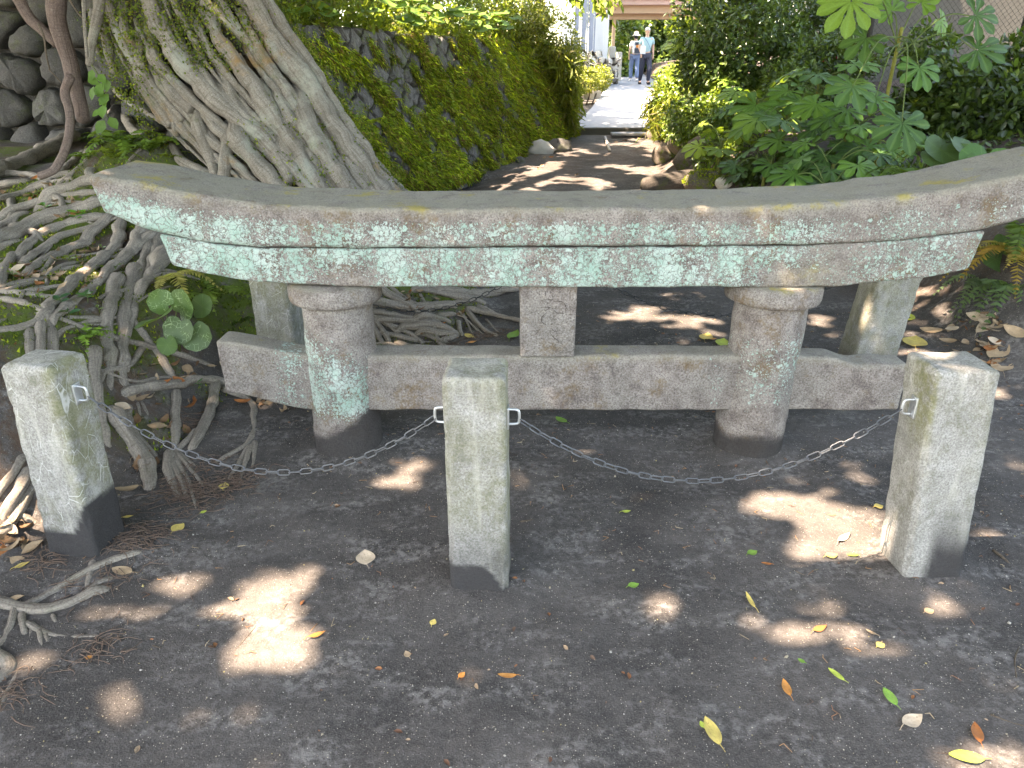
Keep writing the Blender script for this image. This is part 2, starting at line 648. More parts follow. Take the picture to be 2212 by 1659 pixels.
def torii_stone():
    k = NT('torii_stone')
    co = k.coord()
    a = k.rgb(k.attr('tint'))                       # R lichen, G yellow top lichen, B damp
    fine = k.noise(co, 150, 4, 0.75)
    mid = k.noise(co, 14, 5, 0.65)
    base = k.mix(k.step(mid, 0.3, 0.7), (0.150, 0.126, 0.114), (0.325, 0.290, 0.262))
    base = k.mix(k.mth('MULTIPLY', k.step(k.noise(co, 3.5, 4, 0.65), 0.45, 0.65), 0.6), base, (0.235, 0.223, 0.200))
    base = k.mix(k.ramp(fine, [(0.36, 0.8), (0.52, 0.0)]), base, (0.075, 0.060, 0.055))
    base = k.mix(k.ramp(fine, [(0.54, 0.0), (0.72, 0.7)]), base, (0.42, 0.375, 0.34))
    br = k.mth('MULTIPLY', k.step(k.noise(co, 5.5, 4, 0.7), 0.52, 0.66), k.step(k.noise(co, 60, 3, 0.7), 0.35, 0.6))
    base = k.mix(k.mth('MULTIPLY', br, 0.75), base, (0.15, 0.10, 0.05))
    # grey-olive and yellow growth on upper faces
    up = k.mth('MULTIPLY', a[1], k.step(k.noise(co, 9, 5, 0.7), 0.28, 0.55))
    base = k.mix(k.mth('MULTIPLY', up, 0.8), base, k.mix(fine, (0.145, 0.135, 0.105), (0.36, 0.335, 0.27)))
    ye = k.mth('MULTIPLY', a[1], k.step(k.noise(k.map(co, (1, 1, 1), (4, 2, 9)), 4.2, 5, 0.7), 0.56, 0.66))
    base = k.mix(k.mth('MULTIPLY', ye, 0.7), base, (0.32, 0.26, 0.055))
    # mint crust lichen: round thalli growing into a cracked crust, in vertical drifts
    drift = k.noise(k.map(co, (1.0, 1.0, 0.36)), 9.0, 6, 0.68)
    cov = k.mth('ADD', k.mth('MULTIPLY', k.mth('SUBTRACT', drift, 0.5), 2.0), k.mth('SUBTRACT', k.mth('MULTIPLY', a[0], 1.5), 0.52))
    wob = k.n('ShaderNodeVectorMath', operation='ADD')
    k.link(co, wob.inputs[0])
    ws = k.n('ShaderNodeVectorMath', operation='SCALE')
    k.link(k.noise(co, 70, 2, out='Color'), ws.inputs[0])
    ws.inputs['Scale'].default_value = 0.022
    k.link(ws.outputs[0], wob.inputs[1])
    cw = wob.outputs[0]
    brk = k.noise(co, 55, 4, 0.75)                  # ragged growth fronts
    cov = k.mth('ADD', cov, k.mth('MULTIPLY', k.mth('SUBTRACT', brk, 0.5), 1.1))
    masks = k.step(cov, 0.82, 1.02)                 # the closed crust
    for sc, bias, rad in ((42, -0.08, 0.46), (85, 0.02, 0.46), (170, 0.10, 0.44)):
        v1 = k.n('ShaderNodeTexVoronoi', feature='F1')
        k.link(cw, v1.inputs['Vector'])
        v1.inputs['Scale'].default_value = sc
        rnd = k.rgb(v1.outputs['Color'])[0]
        lim = k.mth('SUBTRACT', k.mth('ADD', cov, bias), rnd)
        rr_ = k.mth('ADD', k.mth('MULTIPLY', k.mth('MAXIMUM', lim, 0.0), 0.45), rad * 0.55)
        m = k.mth('MULTIPLY', k.step(lim, -0.02, 0.06), k.step(v1.outputs['Distance'], rr_, k.mth('SUBTRACT', rr_, 0.07)))
        masks = k.mth('MAXIMUM', masks, m)
    crk = k.mth('MULTIPLY', k.step(k.voro(cw, 40, 'DISTANCE_TO_EDGE'), 0.06, 0.01), k.step(k.noise(co, 14, 3, 0.7), 0.28, 0.48))
    pit = k.step(k.noise(co, 230, 2, 0.6), 0.60, 0.68)
    m = k.mth('MULTIPLY', masks, k.mth('SUBTRACT', 1.0, k.mth('MAXIMUM', k.mth('MULTIPLY', crk, 0.8), k.mth('MULTIPLY', pit, 0.55))))
    lc = k.mix(k.step(k.noise(co, 8, 4, 0.7), 0.35, 0.65), (0.285, 0.425, 0.36), (0.47, 0.545, 0.505))
    lc = k.mix(k.ramp(fine, [(0.4, 0.45), (0.62, 0.0)]), lc, (0.30, 0.42, 0.35))
    base = k.mix(m, base, lc)
    # damp, ash-stained foot
    base = k.mix(k.mth('MULTIPLY', a[2], 0.93), base, k.mix(fine, (0.022, 0.020, 0.020), (0.06, 0.055, 0.053)))
    h = k.mth('ADD', k.mth('MULTIPLY', fine, 0.5), k.mth('ADD', k.mth('MULTIPLY', k.noise(co, 42, 4, 0.7), 0.8), k.mth('MULTIPLY', m, 0.22)))
    return k.done(k.bsdf(base, 0.92, k.bump(h, 0.013, 0.95), 0.2))


MAT['torii'] = torii_stone()


def post_stone():
    k = NT('post_concrete')
    co = k.coord()
    a = k.rgb(k.attr('tint'))                       # R damp foot, G green algae, B scratches
    fine = k.noise(co, 170, 4, 0.75)
    mid = k.noise(co, 9, 6, 0.72)
    base = k.mix(k.ramp(mid, [(0.3, 0.0), (0.7, 1.0)]), (0.20, 0.192, 0.175), (0.40, 0.385, 0.365))
    base = k.mix(k.ramp(fine, [(0.36, 0.7), (0.55, 0.0)]), base, (0.10, 0.10, 0.085))
    base = k.mix(k.ramp(fine, [(0.58, 0.0), (0.75, 0.6)]), base, (0.58, 0.57, 0.55))
    mold = k.mth('MULTIPLY', k.step(k.noise(co, 24, 5, 0.75), 0.45, 0.62), k.step(k.noise(k.map(co, (1, 1, 0.5), (3, 1, 7)), 6, 4, 0.7), 0.40, 0.60))
    base = k.mix(k.mth('MULTIPLY', mold, 0.62), base, k.mix(fine, (0.065, 0.065, 0.048), (0.20, 0.195, 0.145)))
    st = k.step(k.noise(k.map(co, (9, 9, 1.1)), 3.0, 4, 0.6), 0.52, 0.70)
    base = k.mix(k.mth('MULTIPLY', st, 0.35), base, (0.50, 0.48, 0.42))
    al = k.mth('MULTIPLY', a[1], k.step(k.noise(co, 15, 5, 0.7), 0.34, 0.58))
    base = k.mix(k.mth('MULTIPLY', al, 0.72), base, k.mix(fine, (0.075, 0.078, 0.025), (0.20, 0.195, 0.075)))
    wv = k.voro(k.map(co, (16, 16, 7)), 1.6, 'DISTANCE_TO_EDGE')
    scr = k.mth('MULTIPLY', a[2], k.mth('MULTIPLY', k.step(wv, 0.022, 0.006), k.step(k.noise(co, 13, 2), 0.47, 0.56)))
    base = k.mix(k.mth('MULTIPLY', scr, 0.55), base, (0.62, 0.61, 0.58))
    dm = k.mth('MULTIPLY', a[0], 0.97)
    base = k.mix(dm, base, k.mix(fine, (0.018, 0.017, 0.018), (0.05, 0.047, 0.048)))
    h = k.mth('ADD', k.mth('MULTIPLY', fine, 0.6), k.mth('MULTIPLY', k.noise(co, 50, 3, 0.7), 0.6))
    return k.done(k.bsdf(base, 0.93, k.bump(h, 0.006, 0.8), 0.2))


MAT['post'] = post_stone()


def bark(name, c1, c2, spots=0.5, moss=0.3, orange=0.0):
    k = NT(name)
    co = k.coord()
    rv = k.attr('ruv', 'Vector')
    lng = k.noise(k.map(rv, (6, 90, 1)), 1.0, 5, 0.7)
    crs = k.noise(k.map(rv, (150, 14, 1)), 1.0, 4, 0.65)
    mid = k.noise(co, 7, 5, 0.65)
    fine = k.noise(co, 130, 4, 0.75)
    base = k.mix(mid, c1, c2)
    base = k.mix(k.ramp(lng, [(0.30, 0.75), (0.55, 0.0)]), base, tuple(x * 0.40 for x in c1))
    base = k.mix(k.ramp(crs, [(0.30, 0.55), (0.48, 0.0)]), base, tuple(x * 0.5 for x in c1))
    base = k.mix(k.ramp(fine, [(0.36, 0.55), (0.56, 0.0)]), base, tuple(x * 0.5 for x in c1))
    sp = k.mth('MULTIPLY', k.step(fine, 0.60, 0.70), k.step(k.noise(co, 3.3, 4, 0.7), 0.44, 0.62))
    base = k.mix(k.mth('MULTIPLY', sp, spots), base, (0.50, 0.49, 0.45))
    if orange:
        og = k.step(k.noise(k.map(co, (1, 1, 1), (2, 5, 1)), 2.2, 5, 0.68), 0.56, 0.68)
        base = k.mix(k.mth('MULTIPLY', og, orange), base, k.mix(fine, (0.17, 0.09, 0.03), (0.34, 0.2, 0.07)))
        pale = k.step(k.noise(k.map(co, (1, 1, 1), (8, 1, 3)), 2.6, 5, 0.7), 0.52, 0.66)
        base = k.mix(k.mth('MULTIPLY', pale, 0.5), base, (0.33, 0.35, 0.29))
    g = k.mth('MULTIPLY', k.step(k.noise(co, 4.5, 5, 0.7), 0.55, 0.68), k.step(k.noise(co, 40, 3), 0.38, 0.58))
    base = k.mix(k.mth('MULTIPLY', g, moss), base, k.mix(fine, (0.035, 0.055, 0.012), (0.13, 0.16, 0.03)))
    h = k.mth('ADD', k.mth('MULTIPLY', lng, 0.6), k.mth('ADD', k.mth('MULTIPLY', crs, 0.5), k.mth('MULTIPLY', fine, 0.35)))
    return k.done(k.bsdf(base, 0.9, k.bump(h, 0.012, 0.9), 0.2))


MAT['root'] = bark('root_bark', (0.21, 0.178, 0.145), (0.43, 0.375, 0.315), 0.35, 0.2)
MAT['bark'] = bark('trunk_bark', (0.16, 0.136, 0.108), (0.38, 0.34, 0.29), 0.95, 0.35, 0.8)
MAT['bark_core_shaded'] = bark('trunk_core_shaded', (0.05, 0.042, 0.032), (0.13, 0.112, 0.086), 0.5, 0.5, 0.4)  # bark darkened to put shade into the gaps between strands
MAT['log'] = bark('log_wood', (0.05, 0.042, 0.036), (0.12, 0.105, 0.09), 0.2, 0.5)
MAT['bark_red'] = bark('stem_bark', (0.14, 0.095, 0.08), (0.24, 0.19, 0.165), 0.55, 0.15)
MAT['twig'] = bark('twig_bark', (0.10, 0.075, 0.055), (0.20, 0.16, 0.12), 0.1, 0.0)


def wall_stone(name, c1, c2, moss, streak=True):
    k = NT(name)
    co = k.coord()
    inf = k.n('ShaderNodeObjectInfo').outputs['Random']
    fine = k.noise(co, 90, 4, 0.7)
    mid = k.noise(co, 6, 5, 0.65)
    base = k.mix(mid, c1, c2)
    base = k.mix(k.mth('MULTIPLY', inf, 0.5), base, tuple(x * 0.6 for x in c1))
    if streak:
        st = k.noise(k.map(co, (30, 30, 4)), 1.0, 4, 0.65)
        base = k.mix(k.ramp(st, [(0.35, 0.55), (0.6, 0.0)]), base, tuple(x * 0.4 for x in c1))
    base = k.mix(k.ramp(fine, [(0.35, 0.5), (0.55, 0.0)]), base, tuple(x * 0.45 for x in c1))
    base = k.mix(k.ramp(fine, [(0.58, 0.0), (0.75, 0.5)]), base, (0.34, 0.33, 0.31))
    g = k.mth('MULTIPLY', k.step(k.noise(co, 3.2, 5, 0.7), 0.50, 0.62), k.step(k.noise(co, 30, 3, 0.7), 0.35, 0.58))
    base = k.mix(k.mth('MULTIPLY', g, moss), base, k.mix(fine, (0.04, 0.065, 0.008), (0.15, 0.19, 0.02)))
    h = k.mth('ADD', k.mth('MULTIPLY', fine, 0.4), k.mth('MULTIPLY', k.noise(co, 20, 4, 0.7), 0.8))
    return k.done(k.bsdf(base, 0.92, k.bump(h, 0.02, 0.8), 0.2))


MAT['wallstone'] = wall_stone('wall_stone', (0.105, 0.098, 0.096), (0.20, 0.19, 0.185), 0.7)
MAT['boulder'] = wall_stone('boulder_stone', (0.085, 0.080, 0.076), (0.165, 0.158, 0.150), 0.25, False)
MAT['cream'] = wall_stone('cream_stone', (0.55, 0.49, 0.42), (0.75, 0.70, 0.62), 0.1, False)
MAT['mossrock'] = wall_stone('mossy_rock', (0.12, 0.10, 0.08), (0.22, 0.18, 0.15), 1.0, False)


def plain(name, col, rough=0.7, grain=40.0, amt=0.3, metal=0.0, spec=0.4, bump=0.003):
    k = NT(name)
    co = k.coord()
    nz = k.noise(co, grain, 5, 0.7)
    lo = k.noise(co, grain * 0.07, 4, 0.6)
    c = k.mix(k.ramp(nz, [(0.3, amt), (0.65, 0.0)]), col, tuple(x * 0.45 for x in col))
    c = k.mix(k.ramp(lo, [(0.35, 0.0), (0.7, amt)]), c, tuple(min(1, x * 1.35) for x in col))
    return k.done(k.bsdf(c, rough, k.bump(nz, bump, 0.7), spec, metal))


MAT['chain'] = plain('galvanised_chain', (0.15, 0.155, 0.165), 0.42, 300, 0.5, 0.9)
MAT['chain_dark'] = plain('dark_chain', (0.05, 0.052, 0.055), 0.45, 300, 0.5, 0.85)  # darker copy of the chain metal for the rear chains
MAT['steel'] = plain('stainless', (0.62, 0.64, 0.66), 0.3, 200, 0.2, 0.9)
MAT['asphalt'] = plain('asphalt', (0.27, 0.28, 0.30), 0.9, 160, 0.5)
MAT['kerb'] = plain('kerb_concrete', (0.075, 0.07, 0.062), 0.9, 60, 0.4)  # darkened to carry the shade and dirt of the kerb front
MAT['concrete'] = plain('pale_concrete', (0.36, 0.34, 0.31), 0.9, 50, 0.3)
MAT['beige'] = plain('beige_paint', (0.50, 0.33, 0.22), 0.7, 30, 0.2)
MAT['pink'] = plain('pink_paint', (0.62, 0.42, 0.38), 0.7, 30, 0.2)
MAT['whitewash'] = plain('white_paint', (0.70, 0.70, 0.72), 0.6, 30, 0.15)
MAT['bluegrey'] = plain('blue_grey_panel', (0.30, 0.33, 0.42), 0.55, 40, 0.15)
MAT['grate'] = plain('iron_grate', (0.25, 0.25, 0.26), 0.5, 100, 0.4, 0.7)
MAT['red'] = plain('red_paint', (0.30, 0.02, 0.02), 0.6, 40, 0.3)
MAT['fence'] = plain('fence_wire', (0.03, 0.028, 0.025), 0.6, 100, 0.3, 0.4)
MAT['plaster'] = plain('grey_plaster', (0.085, 0.081, 0.070), 0.95, 25, 0.3)
MAT['skin'] = plain('skin', (0.55, 0.33, 0.24), 0.6, 60, 0.1)
MAT['wood'] = plain('weathered_wood', (0.17, 0.14, 0.12), 0.9, 70, 0.5)
MAT['groove'] = plain('worn_groove', (0.06, 0.045, 0.04), 0.95, 90, 0.3)
# ================================================================ terrain
def poly_sd(poly, x, y):
    """signed distance to a polygon, positive inside"""
    poly = np.asarray(poly, float)
    x, y = np.asarray(x, float), np.asarray(y, float)
    best = np.full(x.shape, 1e9)
    inside = np.zeros(x.shape, bool)
    n = len(poly)
    for i in range(n):
        (x0, y0), (x1, y1) = poly[i], poly[(i + 1) % n]
        dx, dy = x1 - x0, y1 - y0
        t = np.clip(((x - x0) * dx + (y - y0) * dy) / (dx * dx + dy * dy), 0, 1)
        best = np.minimum(best, np.hypot(x - x0 - t * dx, y - y0 - t * dy))
        c = (y0 > y) != (y1 > y)
        with np.errstate(divide='ignore', invalid='ignore'):
            xi = x0 + (y - y0) * dx / (dy if dy != 0 else 1e-12)
        inside ^= c & (x < xi)
    return np.where(inside, best, -best)


MOUND = [(-2.9, -1.2), (-2.2, 0.7), (-1.85, 1.45), (-1.64, 2.0), (-1.50, 2.35), (-1.42, 2.75), (-1.40, 3.25), (-1.30, 3.75), (-0.78, 3.88), (-0.40, 4.05),
         (-0.08, 4.6), (-0.2, 5.4), (-0.55, 6.3), (-1.05, 7.8), (-1.5, 9.5), (-16, 9.5), (-16, -1.2)]
WD = Vector((0.3795, 0.9252))                 # along the stone wall
WN = Vector((0.9252, -0.3795))                # out of the stone wall, to the path
WB = Vector((-0.87, 8.27))                    # a point of its foot


def wl(s, back):
    p = WB + WD * s - WN * back
    return (p.x, p.y)


BANK = [wl(-2.1, .62), wl(1.0, .62), wl(5.15, .62), (0.75, 14.2), (1.2, 20), (-1.5, 40), (-40, 40), (-40, 9.0), (-2.55, 9.0)]
RBANK = [(3.9, 1.2), (3.2, 3.0), (2.75, 4.4), (2.35, 5.6), (1.8, 7.2), (1.62, 8.3), (2.0, 10.6), (2.62, 13.2), (3.2, 17), (4.6, 24), (6, 40), (60, 40), (60, 1.2)]


def path_z(y):
    y = np.asarray(y, float)
    return np.where(y < 3.8, 0.0, np.where(y < 13, 0.05 * (y - 3.8), 0.46 + 0.034 * (y - 13)))


def H(x, y, rough=True):
    x, y = np.asarray(x, float), np.asarray(y, float)
    z = path_z(np.minimum(y, 45))
    md = poly_sd(MOUND, x, y)
    wob = 0.10 * fbm(P3(x * 1.7, y * 1.7), 3, 3) if rough else 0
    m = np.clip(md + wob, 0, 9)
    mh = 0.46 * sstep(0, 0.62, m) + 0.05 * np.minimum(m, 4)
    mh = mh - 0.14 * sstep(3.2, 5.0, y) * sstep(0.2, -0.9, x) * sstep(-2.4, -1.4, x)
    z = z + mh * np.where(y < 9.3, 1.0, 0.0)
    z = z + 0.45 * np.exp(-((x + 2.55) / 0.65) ** 2 - ((y - 5.2) / 0.55) ** 2)
    z = np.maximum(z, np.where(poly_sd(BANK, x, y) > -0.35, 1.88 * sstep(-0.10, 0.06, poly_sd(BANK, x, y)), z))
    rd = poly_sd(RBANK, x, y)
    z = z + 0.50 * sstep(0.0, 0.8, rd) + 0.16 * np.clip(rd - 0.3, 0, 4)
    z = z + 0.62 * np.exp(-((x - 3.10) / 0.36) ** 2 - ((y - 4.05) / 0.50) ** 2)
    for px, py in ((-1.452, 2.0), (-0.098, 1.84), (1.338, 1.895), (-0.712, 2.74), (1.03, 2.74)):
        z = z + 0.022 * sstep(0.26, 0.10, np.hypot(x - px, y - py))
    if rough:
        z = z + 0.018 * fbm(P3(x * 1.3, y * 1.3), 3, 5) + 0.011 * fbm(P3(x * 7, y * 7), 3, 6) * (np.hypot(x, y) < 14)
        z = z + (0.05 * fbm(P3(x * 3.2, y * 3.2), 3, 8)) * sstep(0.1, 0.6, md)
        z = z + (0.04 * fbm(P3(x * 3.2, y * 3.2), 3, 9)) * sstep(0.0, 0.5, rd)
    return z


def hz(x, y):
    return float(H(np.array([x]), np.array([y]))[0])


def grow(a, b, s0, k):
    out, s = [a], s0
    while out[-1] < b:
        out.append(out[-1] + s)
        s *= k
    return np.array(out)


gx = np.concatenate([-grow(2.7, 260, .05, 1.10)[::-1], np.arange(-2.66, 2.95, .024), grow(2.98, 260, .05, 1.10)])
gy = np.concatenate([-grow(-0.6, 200, .10, 1.22)[::-1], np.arange(0.65, 5.0, .024), grow(5.03, 14, .03, 1.012), grow(14.2, 320, .2, 1.10)])
GX, GY = np.meshgrid(gx, gy, indexing='ij')
fx, fy = GX.ravel(), GY.ravel()
fz = H(fx, fy)
far = np.hypot(fx, fy) > 60
fz = np.where(far, 0.46 + 0.034 * 27, fz)
idx = np.arange(fx.size).reshape(GX.shape)
gf = np.stack([idx[:-1, :-1], idx[1:, :-1], idx[1:, 1:], idx[:-1, 1:]], -1).reshape(-1, 4)
md, rd, bd = poly_sd(MOUND, fx, fy), poly_sd(RBANK, fx, fy), poly_sd(BANK, fx, fy)
mo = sstep(0.02, 0.25, md) * sstep(-0.05, 0.25, fbm(P3(fx * 2.6, fy * 2.6), 3, 21)) * 0.95
mo = np.maximum(mo, 0.5 * sstep(-0.1, 0.3, bd))
li = sstep(0.0, 0.3, md) * sstep(-0.2, 0.15, fbm(P3(fx * 2.1, fy * 2.1), 3, 22)) * 0.8
li = np.maximum(li, 0.7 * sstep(-0.35, 0.35, rd + 0.3 * fbm(P3(fx * 2, fy * 2), 2, 4)) * 0.8)
li = np.maximum(li, 0.35 * sstep(7.5, 9.5, fy) * sstep(13.6, 12.5, fy) * sstep(-0.1, 0.3, fbm(P3(fx * 1.5, fy * 1.5), 3, 31)))
rp = (1.245, 1.80)
du = sstep(0.20, 0.08, np.hypot(fx - 1.44, fy - 1.76) + 0.10 * fbm(P3(fx * 9, fy * 9), 3, 77)) * 0.0
ground = obj('ground', mesh('ground', np.stack([fx, fy, fz], 1), gf, np.stack([mo, li, du], 1)), MAT['soil'])
tag(ground, kind='structure')

# ================================================================ the half-buried stone gate
BY = 2.60                                    # front face of its beams


def edge_z(pts, Y=BY):
    q = sorted((tuple(at_y(u, v, Y)) for u, v in pts))
    return np.array([p[0] for p in q]), np.array([p[2] for p in q])


kt = edge_z([(203, 378), (290, 392), (387, 413), (553, 440), (760, 450), (1000, 452), (1411, 450), (1640, 446), (1830, 437), (2039, 412), (2212, 375), (2330, 345)])
kj = edge_z([(226, 466), (290, 490), (345, 506), (437, 524), (553, 536), (760, 537), (1100, 536), (1469, 532.5), (1757, 531), (1936, 521), (2132, 496), (2212, 475), (2330, 440)])
kb = edge_z([(357, 576), (450, 597), (553, 612), (760, 622), (1100, 624), (1469, 623), (1800, 623), (1956, 608), (2105, 586), (2140, 580)])
XL, XR = at_y(203, 420, BY).x, at_y(2330, 400, BY).x
SL, SR = at_y(352, 540, BY).x, at_y(2118, 540, BY).x


def beam(x0, x1, top, bot, y0, y1, r, skew, seed, topslope):
    hx = (x1 - x0) / 2
    V, F = rbox(hx, (y1 - y0) / 2, 0.5 * 0.15, r, 0.017, 0.0035, 16, seed)
    x = V[:, 0] + (x0 + x1) / 2
    tz = (V[:, 2] / 0.15) + 0.5
    e = np.where(x < (x0 + x1) / 2, -1, 1) * sstep(hx * 0.9, hx, np.abs(V[:, 0]))
    zt, zb = np.interp(x, *top), np.interp(x, *bot)
    yb = (V[:, 1] / ((y1 - y0) / 2) + 1) / 2                       # 0 front, 1 back
    z = zb + tz * (zt - zb) + topslope * yb * np.clip(tz, 0, 1)
    x = x + e * skew * (tz - 0.5)
    y = V[:, 1] + (y0 + y1) / 2
    P = np.stack([x, y, z], 1)
    chip = fbm(P * 5.0 + seed, 3, seed + 40)
    P[:, 2] += 0.006 * chip * sstep(0.75, 1.0, np.abs(tz * 2 - 1))
    P[:, 1] += 0.004 * fbm(P * 22, 2, seed + 3)
    return P, F, tz, yb


gate = tag(empty('stone_gate', (0.17, 2.74, 0)), 'half-buried grey stone shrine gate with mint lichen on its curved double beam', 'gate')
P, F, tz, yb = beam(XL, XR, kt, kj, BY, 2.97, 0.022, 0.035, 1, 0.012)
front = sstep(0.12, 0.02, yb)
side = sstep(0.8, 1.6, P[:, 0])
lich = front * sstep(1.0 - 0.10 * (1 - side), 0.50, tz) * (0.84 - 0.26 * side)
lich += front * 0.25 * sstep(-0.9, -1.45, P[:, 0]) * sstep(0.75, 0.3, tz)
lich = np.maximum(lich, 0.15 * front)
topm = sstep(0.80, 0.98, tz)
damp = np.zeros(len(P))
obj('upper_beam', mesh('upper_beam', P, F, np.stack([lich, topm, damp], 1)), MAT['torii'], gate)['label'] = 'upswept upper beam, lichen on its lower front, olive crust on top'
kj2 = (kj[0], kj[1] - 0.004)
P, F, tz, yb = beam(SL, SR, kj2, kb, BY + 0.012, 2.95, 0.014, 0.03, 2, 0.0)
front = sstep(0.12, 0.02, yb)
lich = front * (0.93 - 0.15 * sstep(0.7, 1.3, P[:, 0]))
for cx in (-0.62, 1.03):
    lich -= front * 0.55 * np.exp(-((P[:, 0] - cx) / 0.13) ** 2) * sstep(0.75, 0.2, tz)
brown = front * 0.5 * np.exp(-((P[:, 0] - 1.16) / 0.12) ** 2)
obj('lower_beam', mesh('lower_beam', P, F, np.stack([np.clip(lich - brown * .5, 0, 1), brown, 0 * lich], 1)), MAT['torii'], gate)['label'] = 'straight-cut lower beam crusted with mint lichen'


def lathe(profile, cx, cy, sides, lean=(0, 0), amp=0.004, seed=0, lumpf=9):
    prof = np.asarray(profile, float)
    a = np.linspace(0, 2 * math.pi, sides, endpoint=False)
    n = len(prof)
    r, z = prof[:, 0], prof[:, 1]
    V = np.stack([np.outer(r, np.cos(a)).ravel(), np.outer(r, np.sin(a)).ravel(), np.repeat(z, sides)], 1)
    nz = fbm(V * lumpf + seed, 3, seed)
    rr = np.hypot(V[:, 0], V[:, 1])
    V[:, :2] *= (1 + amp * nz / np.maximum(rr, 1e-4))[:, None]
    zt = z.max()
    V[:, 0] += cx + lean[0] * V[:, 2] / zt
    V[:, 1] += cy + lean[1] * V[:, 2] / zt
    ii = np.arange(n * sides).reshape(n, sides)
    nx = np.roll(ii, -1, 1)
    F = np.stack([ii[:-1], nx[:-1], nx[1:], ii[1:]], -1).reshape(-1, 4)
    return V, F


def pillar(cx, cy, lean, seed, lfun, dfun, label):
    zs = np.linspace(-0.15, 0.70, 44)
    prof = [(0.141 + 0.006 * (0.7 - z), z) for z in zs] + [(0.0, 0.701)]
    V, F = lathe(prof, cx, cy, 64, lean, 0.010, seed, 5.5)
    V[:, :2] += (0.003 * fbm(V * 30, 2, seed))[:, None]
    o = obj('pillar', mesh('pillar', V, F, np.stack([lfun(V), 0 * V[:, 0], dfun(V)], 1)), MAT['torii'], gate)
    o['label'] = label
    R0 = 0.184
    prof = [(0.0, 0.662), (0.12, 0.660), (R0 - .02, 0.661), (R0 - .004, 0.668), (R0, 0.68), (R0, 0.70), (R0, 0.718), (R0 - .005, 0.731), (R0 - .02, 0.739), (0.12, 0.742), (0.0, 0.742)]
    V, F = lathe(prof, cx + lean[0] * 0.95, cy + lean[1], 64, (0, 0), 0.006, seed + 9, 7)
    yl = sstep(0.728, 0.738, V[:, 2])
    obj('capital_ring', mesh('capital_ring', V, F, np.stack([0 * yl + 0.05, yl, 0 * yl], 1)), MAT['torii'], gate)


pl0, pl1 = on_ground(738, 985), at_y(729, 690, 2.74)
pillar(-0.712, 2.74, (0.010, 0.0), 11,
       lambda V: np.clip(0.80 * sstep(0.12, 0.24, V[:, 2]) * sstep(0.62, 0.40, V[:, 2] + 0.55 * (V[:, 0] + 0.71)) + 0.12, 0, 1),
       lambda V: sstep(0.075, 0.05, V[:, 2] - 0.06 - 0.75 * np.clip(V[:, 0] + 0.712, 0, 1) + 0.25 * np.clip(-(V[:, 0] + .71), 0, 1)
                       + 0.02 * fbm(V * 14, 3, 2)), 'stone pillar with a mint lichen patch down its front')
pillar(1.030, 2.74, (0.012, 0.0), 12,
       lambda V: np.clip(0.46 * sstep(0.16, 0.30, V[:, 2]) * sstep(0.62, 0.50, V[:, 2]) + 0.08, 0, 1),
       lambda V: sstep(0.125, 0.085, V[:, 2] + 0.04 * fbm(V * 9, 3, 2)), 'stone pillar finely speckled with lichen')

# lower tie beam: through both pillars, worn and lifted at one end
V, F = rbox(1.40, 0.065, 0.124, 0.016, 0.02, 0.006, 9, 5)
tx = V[:, 0] + 0.215
ris = 0.075 * sstep(-0.80, -1.19, tx)
tzn = V[:, 2] / 0.124
P = np.stack([tx, V[:, 1] + 2.725, V[:, 2] + 0.322 + ris * (0.95 - 0.1 * tzn)], 1)
P[:, 2] -= 0.02 * sstep(-0.95, -1.1, tx) * sstep(0, 1, tzn) * 0
P[:, 2] -= (0.030 * sstep(1.28, 1.42, tx) + 0.012 * sstep(1.15, 1.2, tx)) * sstep(0.3, 1, tzn)
P[:, 2] += 0.006 * fbm(P * 8, 3, 31) * sstep(0.5, 1, np.abs(tzn))
lich = 0.60 * np.exp(-((tx + 0.90) / 0.09) ** 2) + 0.35 * np.exp(-((tx - 0.83) / 0.05) ** 2) + 0.06
topm = 0.75 * sstep(0.75, 0.95, tzn)
obj('tie_beam', mesh('tie_beam', P, F, np.stack([np.clip(lich, 0, 1), topm, 0 * tx], 1)), MAT['torii'], gate)['label'] = 'rough low tie beam with chipped ends'
s0, s1 = at_y(1123, 700, 2.645).x, at_y(1244, 700, 2.645).x
V, F = rbox((s1 - s0) / 2, 0.055, 0.155, 0.009, 0.015, 0.003, 14, 6)
P = V + np.array([(s0 + s1) / 2, 2.70, 0.600])
P[:, 0] += 0.012 * (P[:, 2] - 0.6) / 0.155 * np.sign(V[:, 0]) * 0.2
strut = obj('centre_strut', mesh('centre_strut', P, F, np.stack([0 * P[:, 0] + 0.03, 0 * P[:, 0], 0 * P[:, 0]], 1)), MAT['torii'], gate)
strut['label'] = 'pinkish square block carrying worn carved characters'
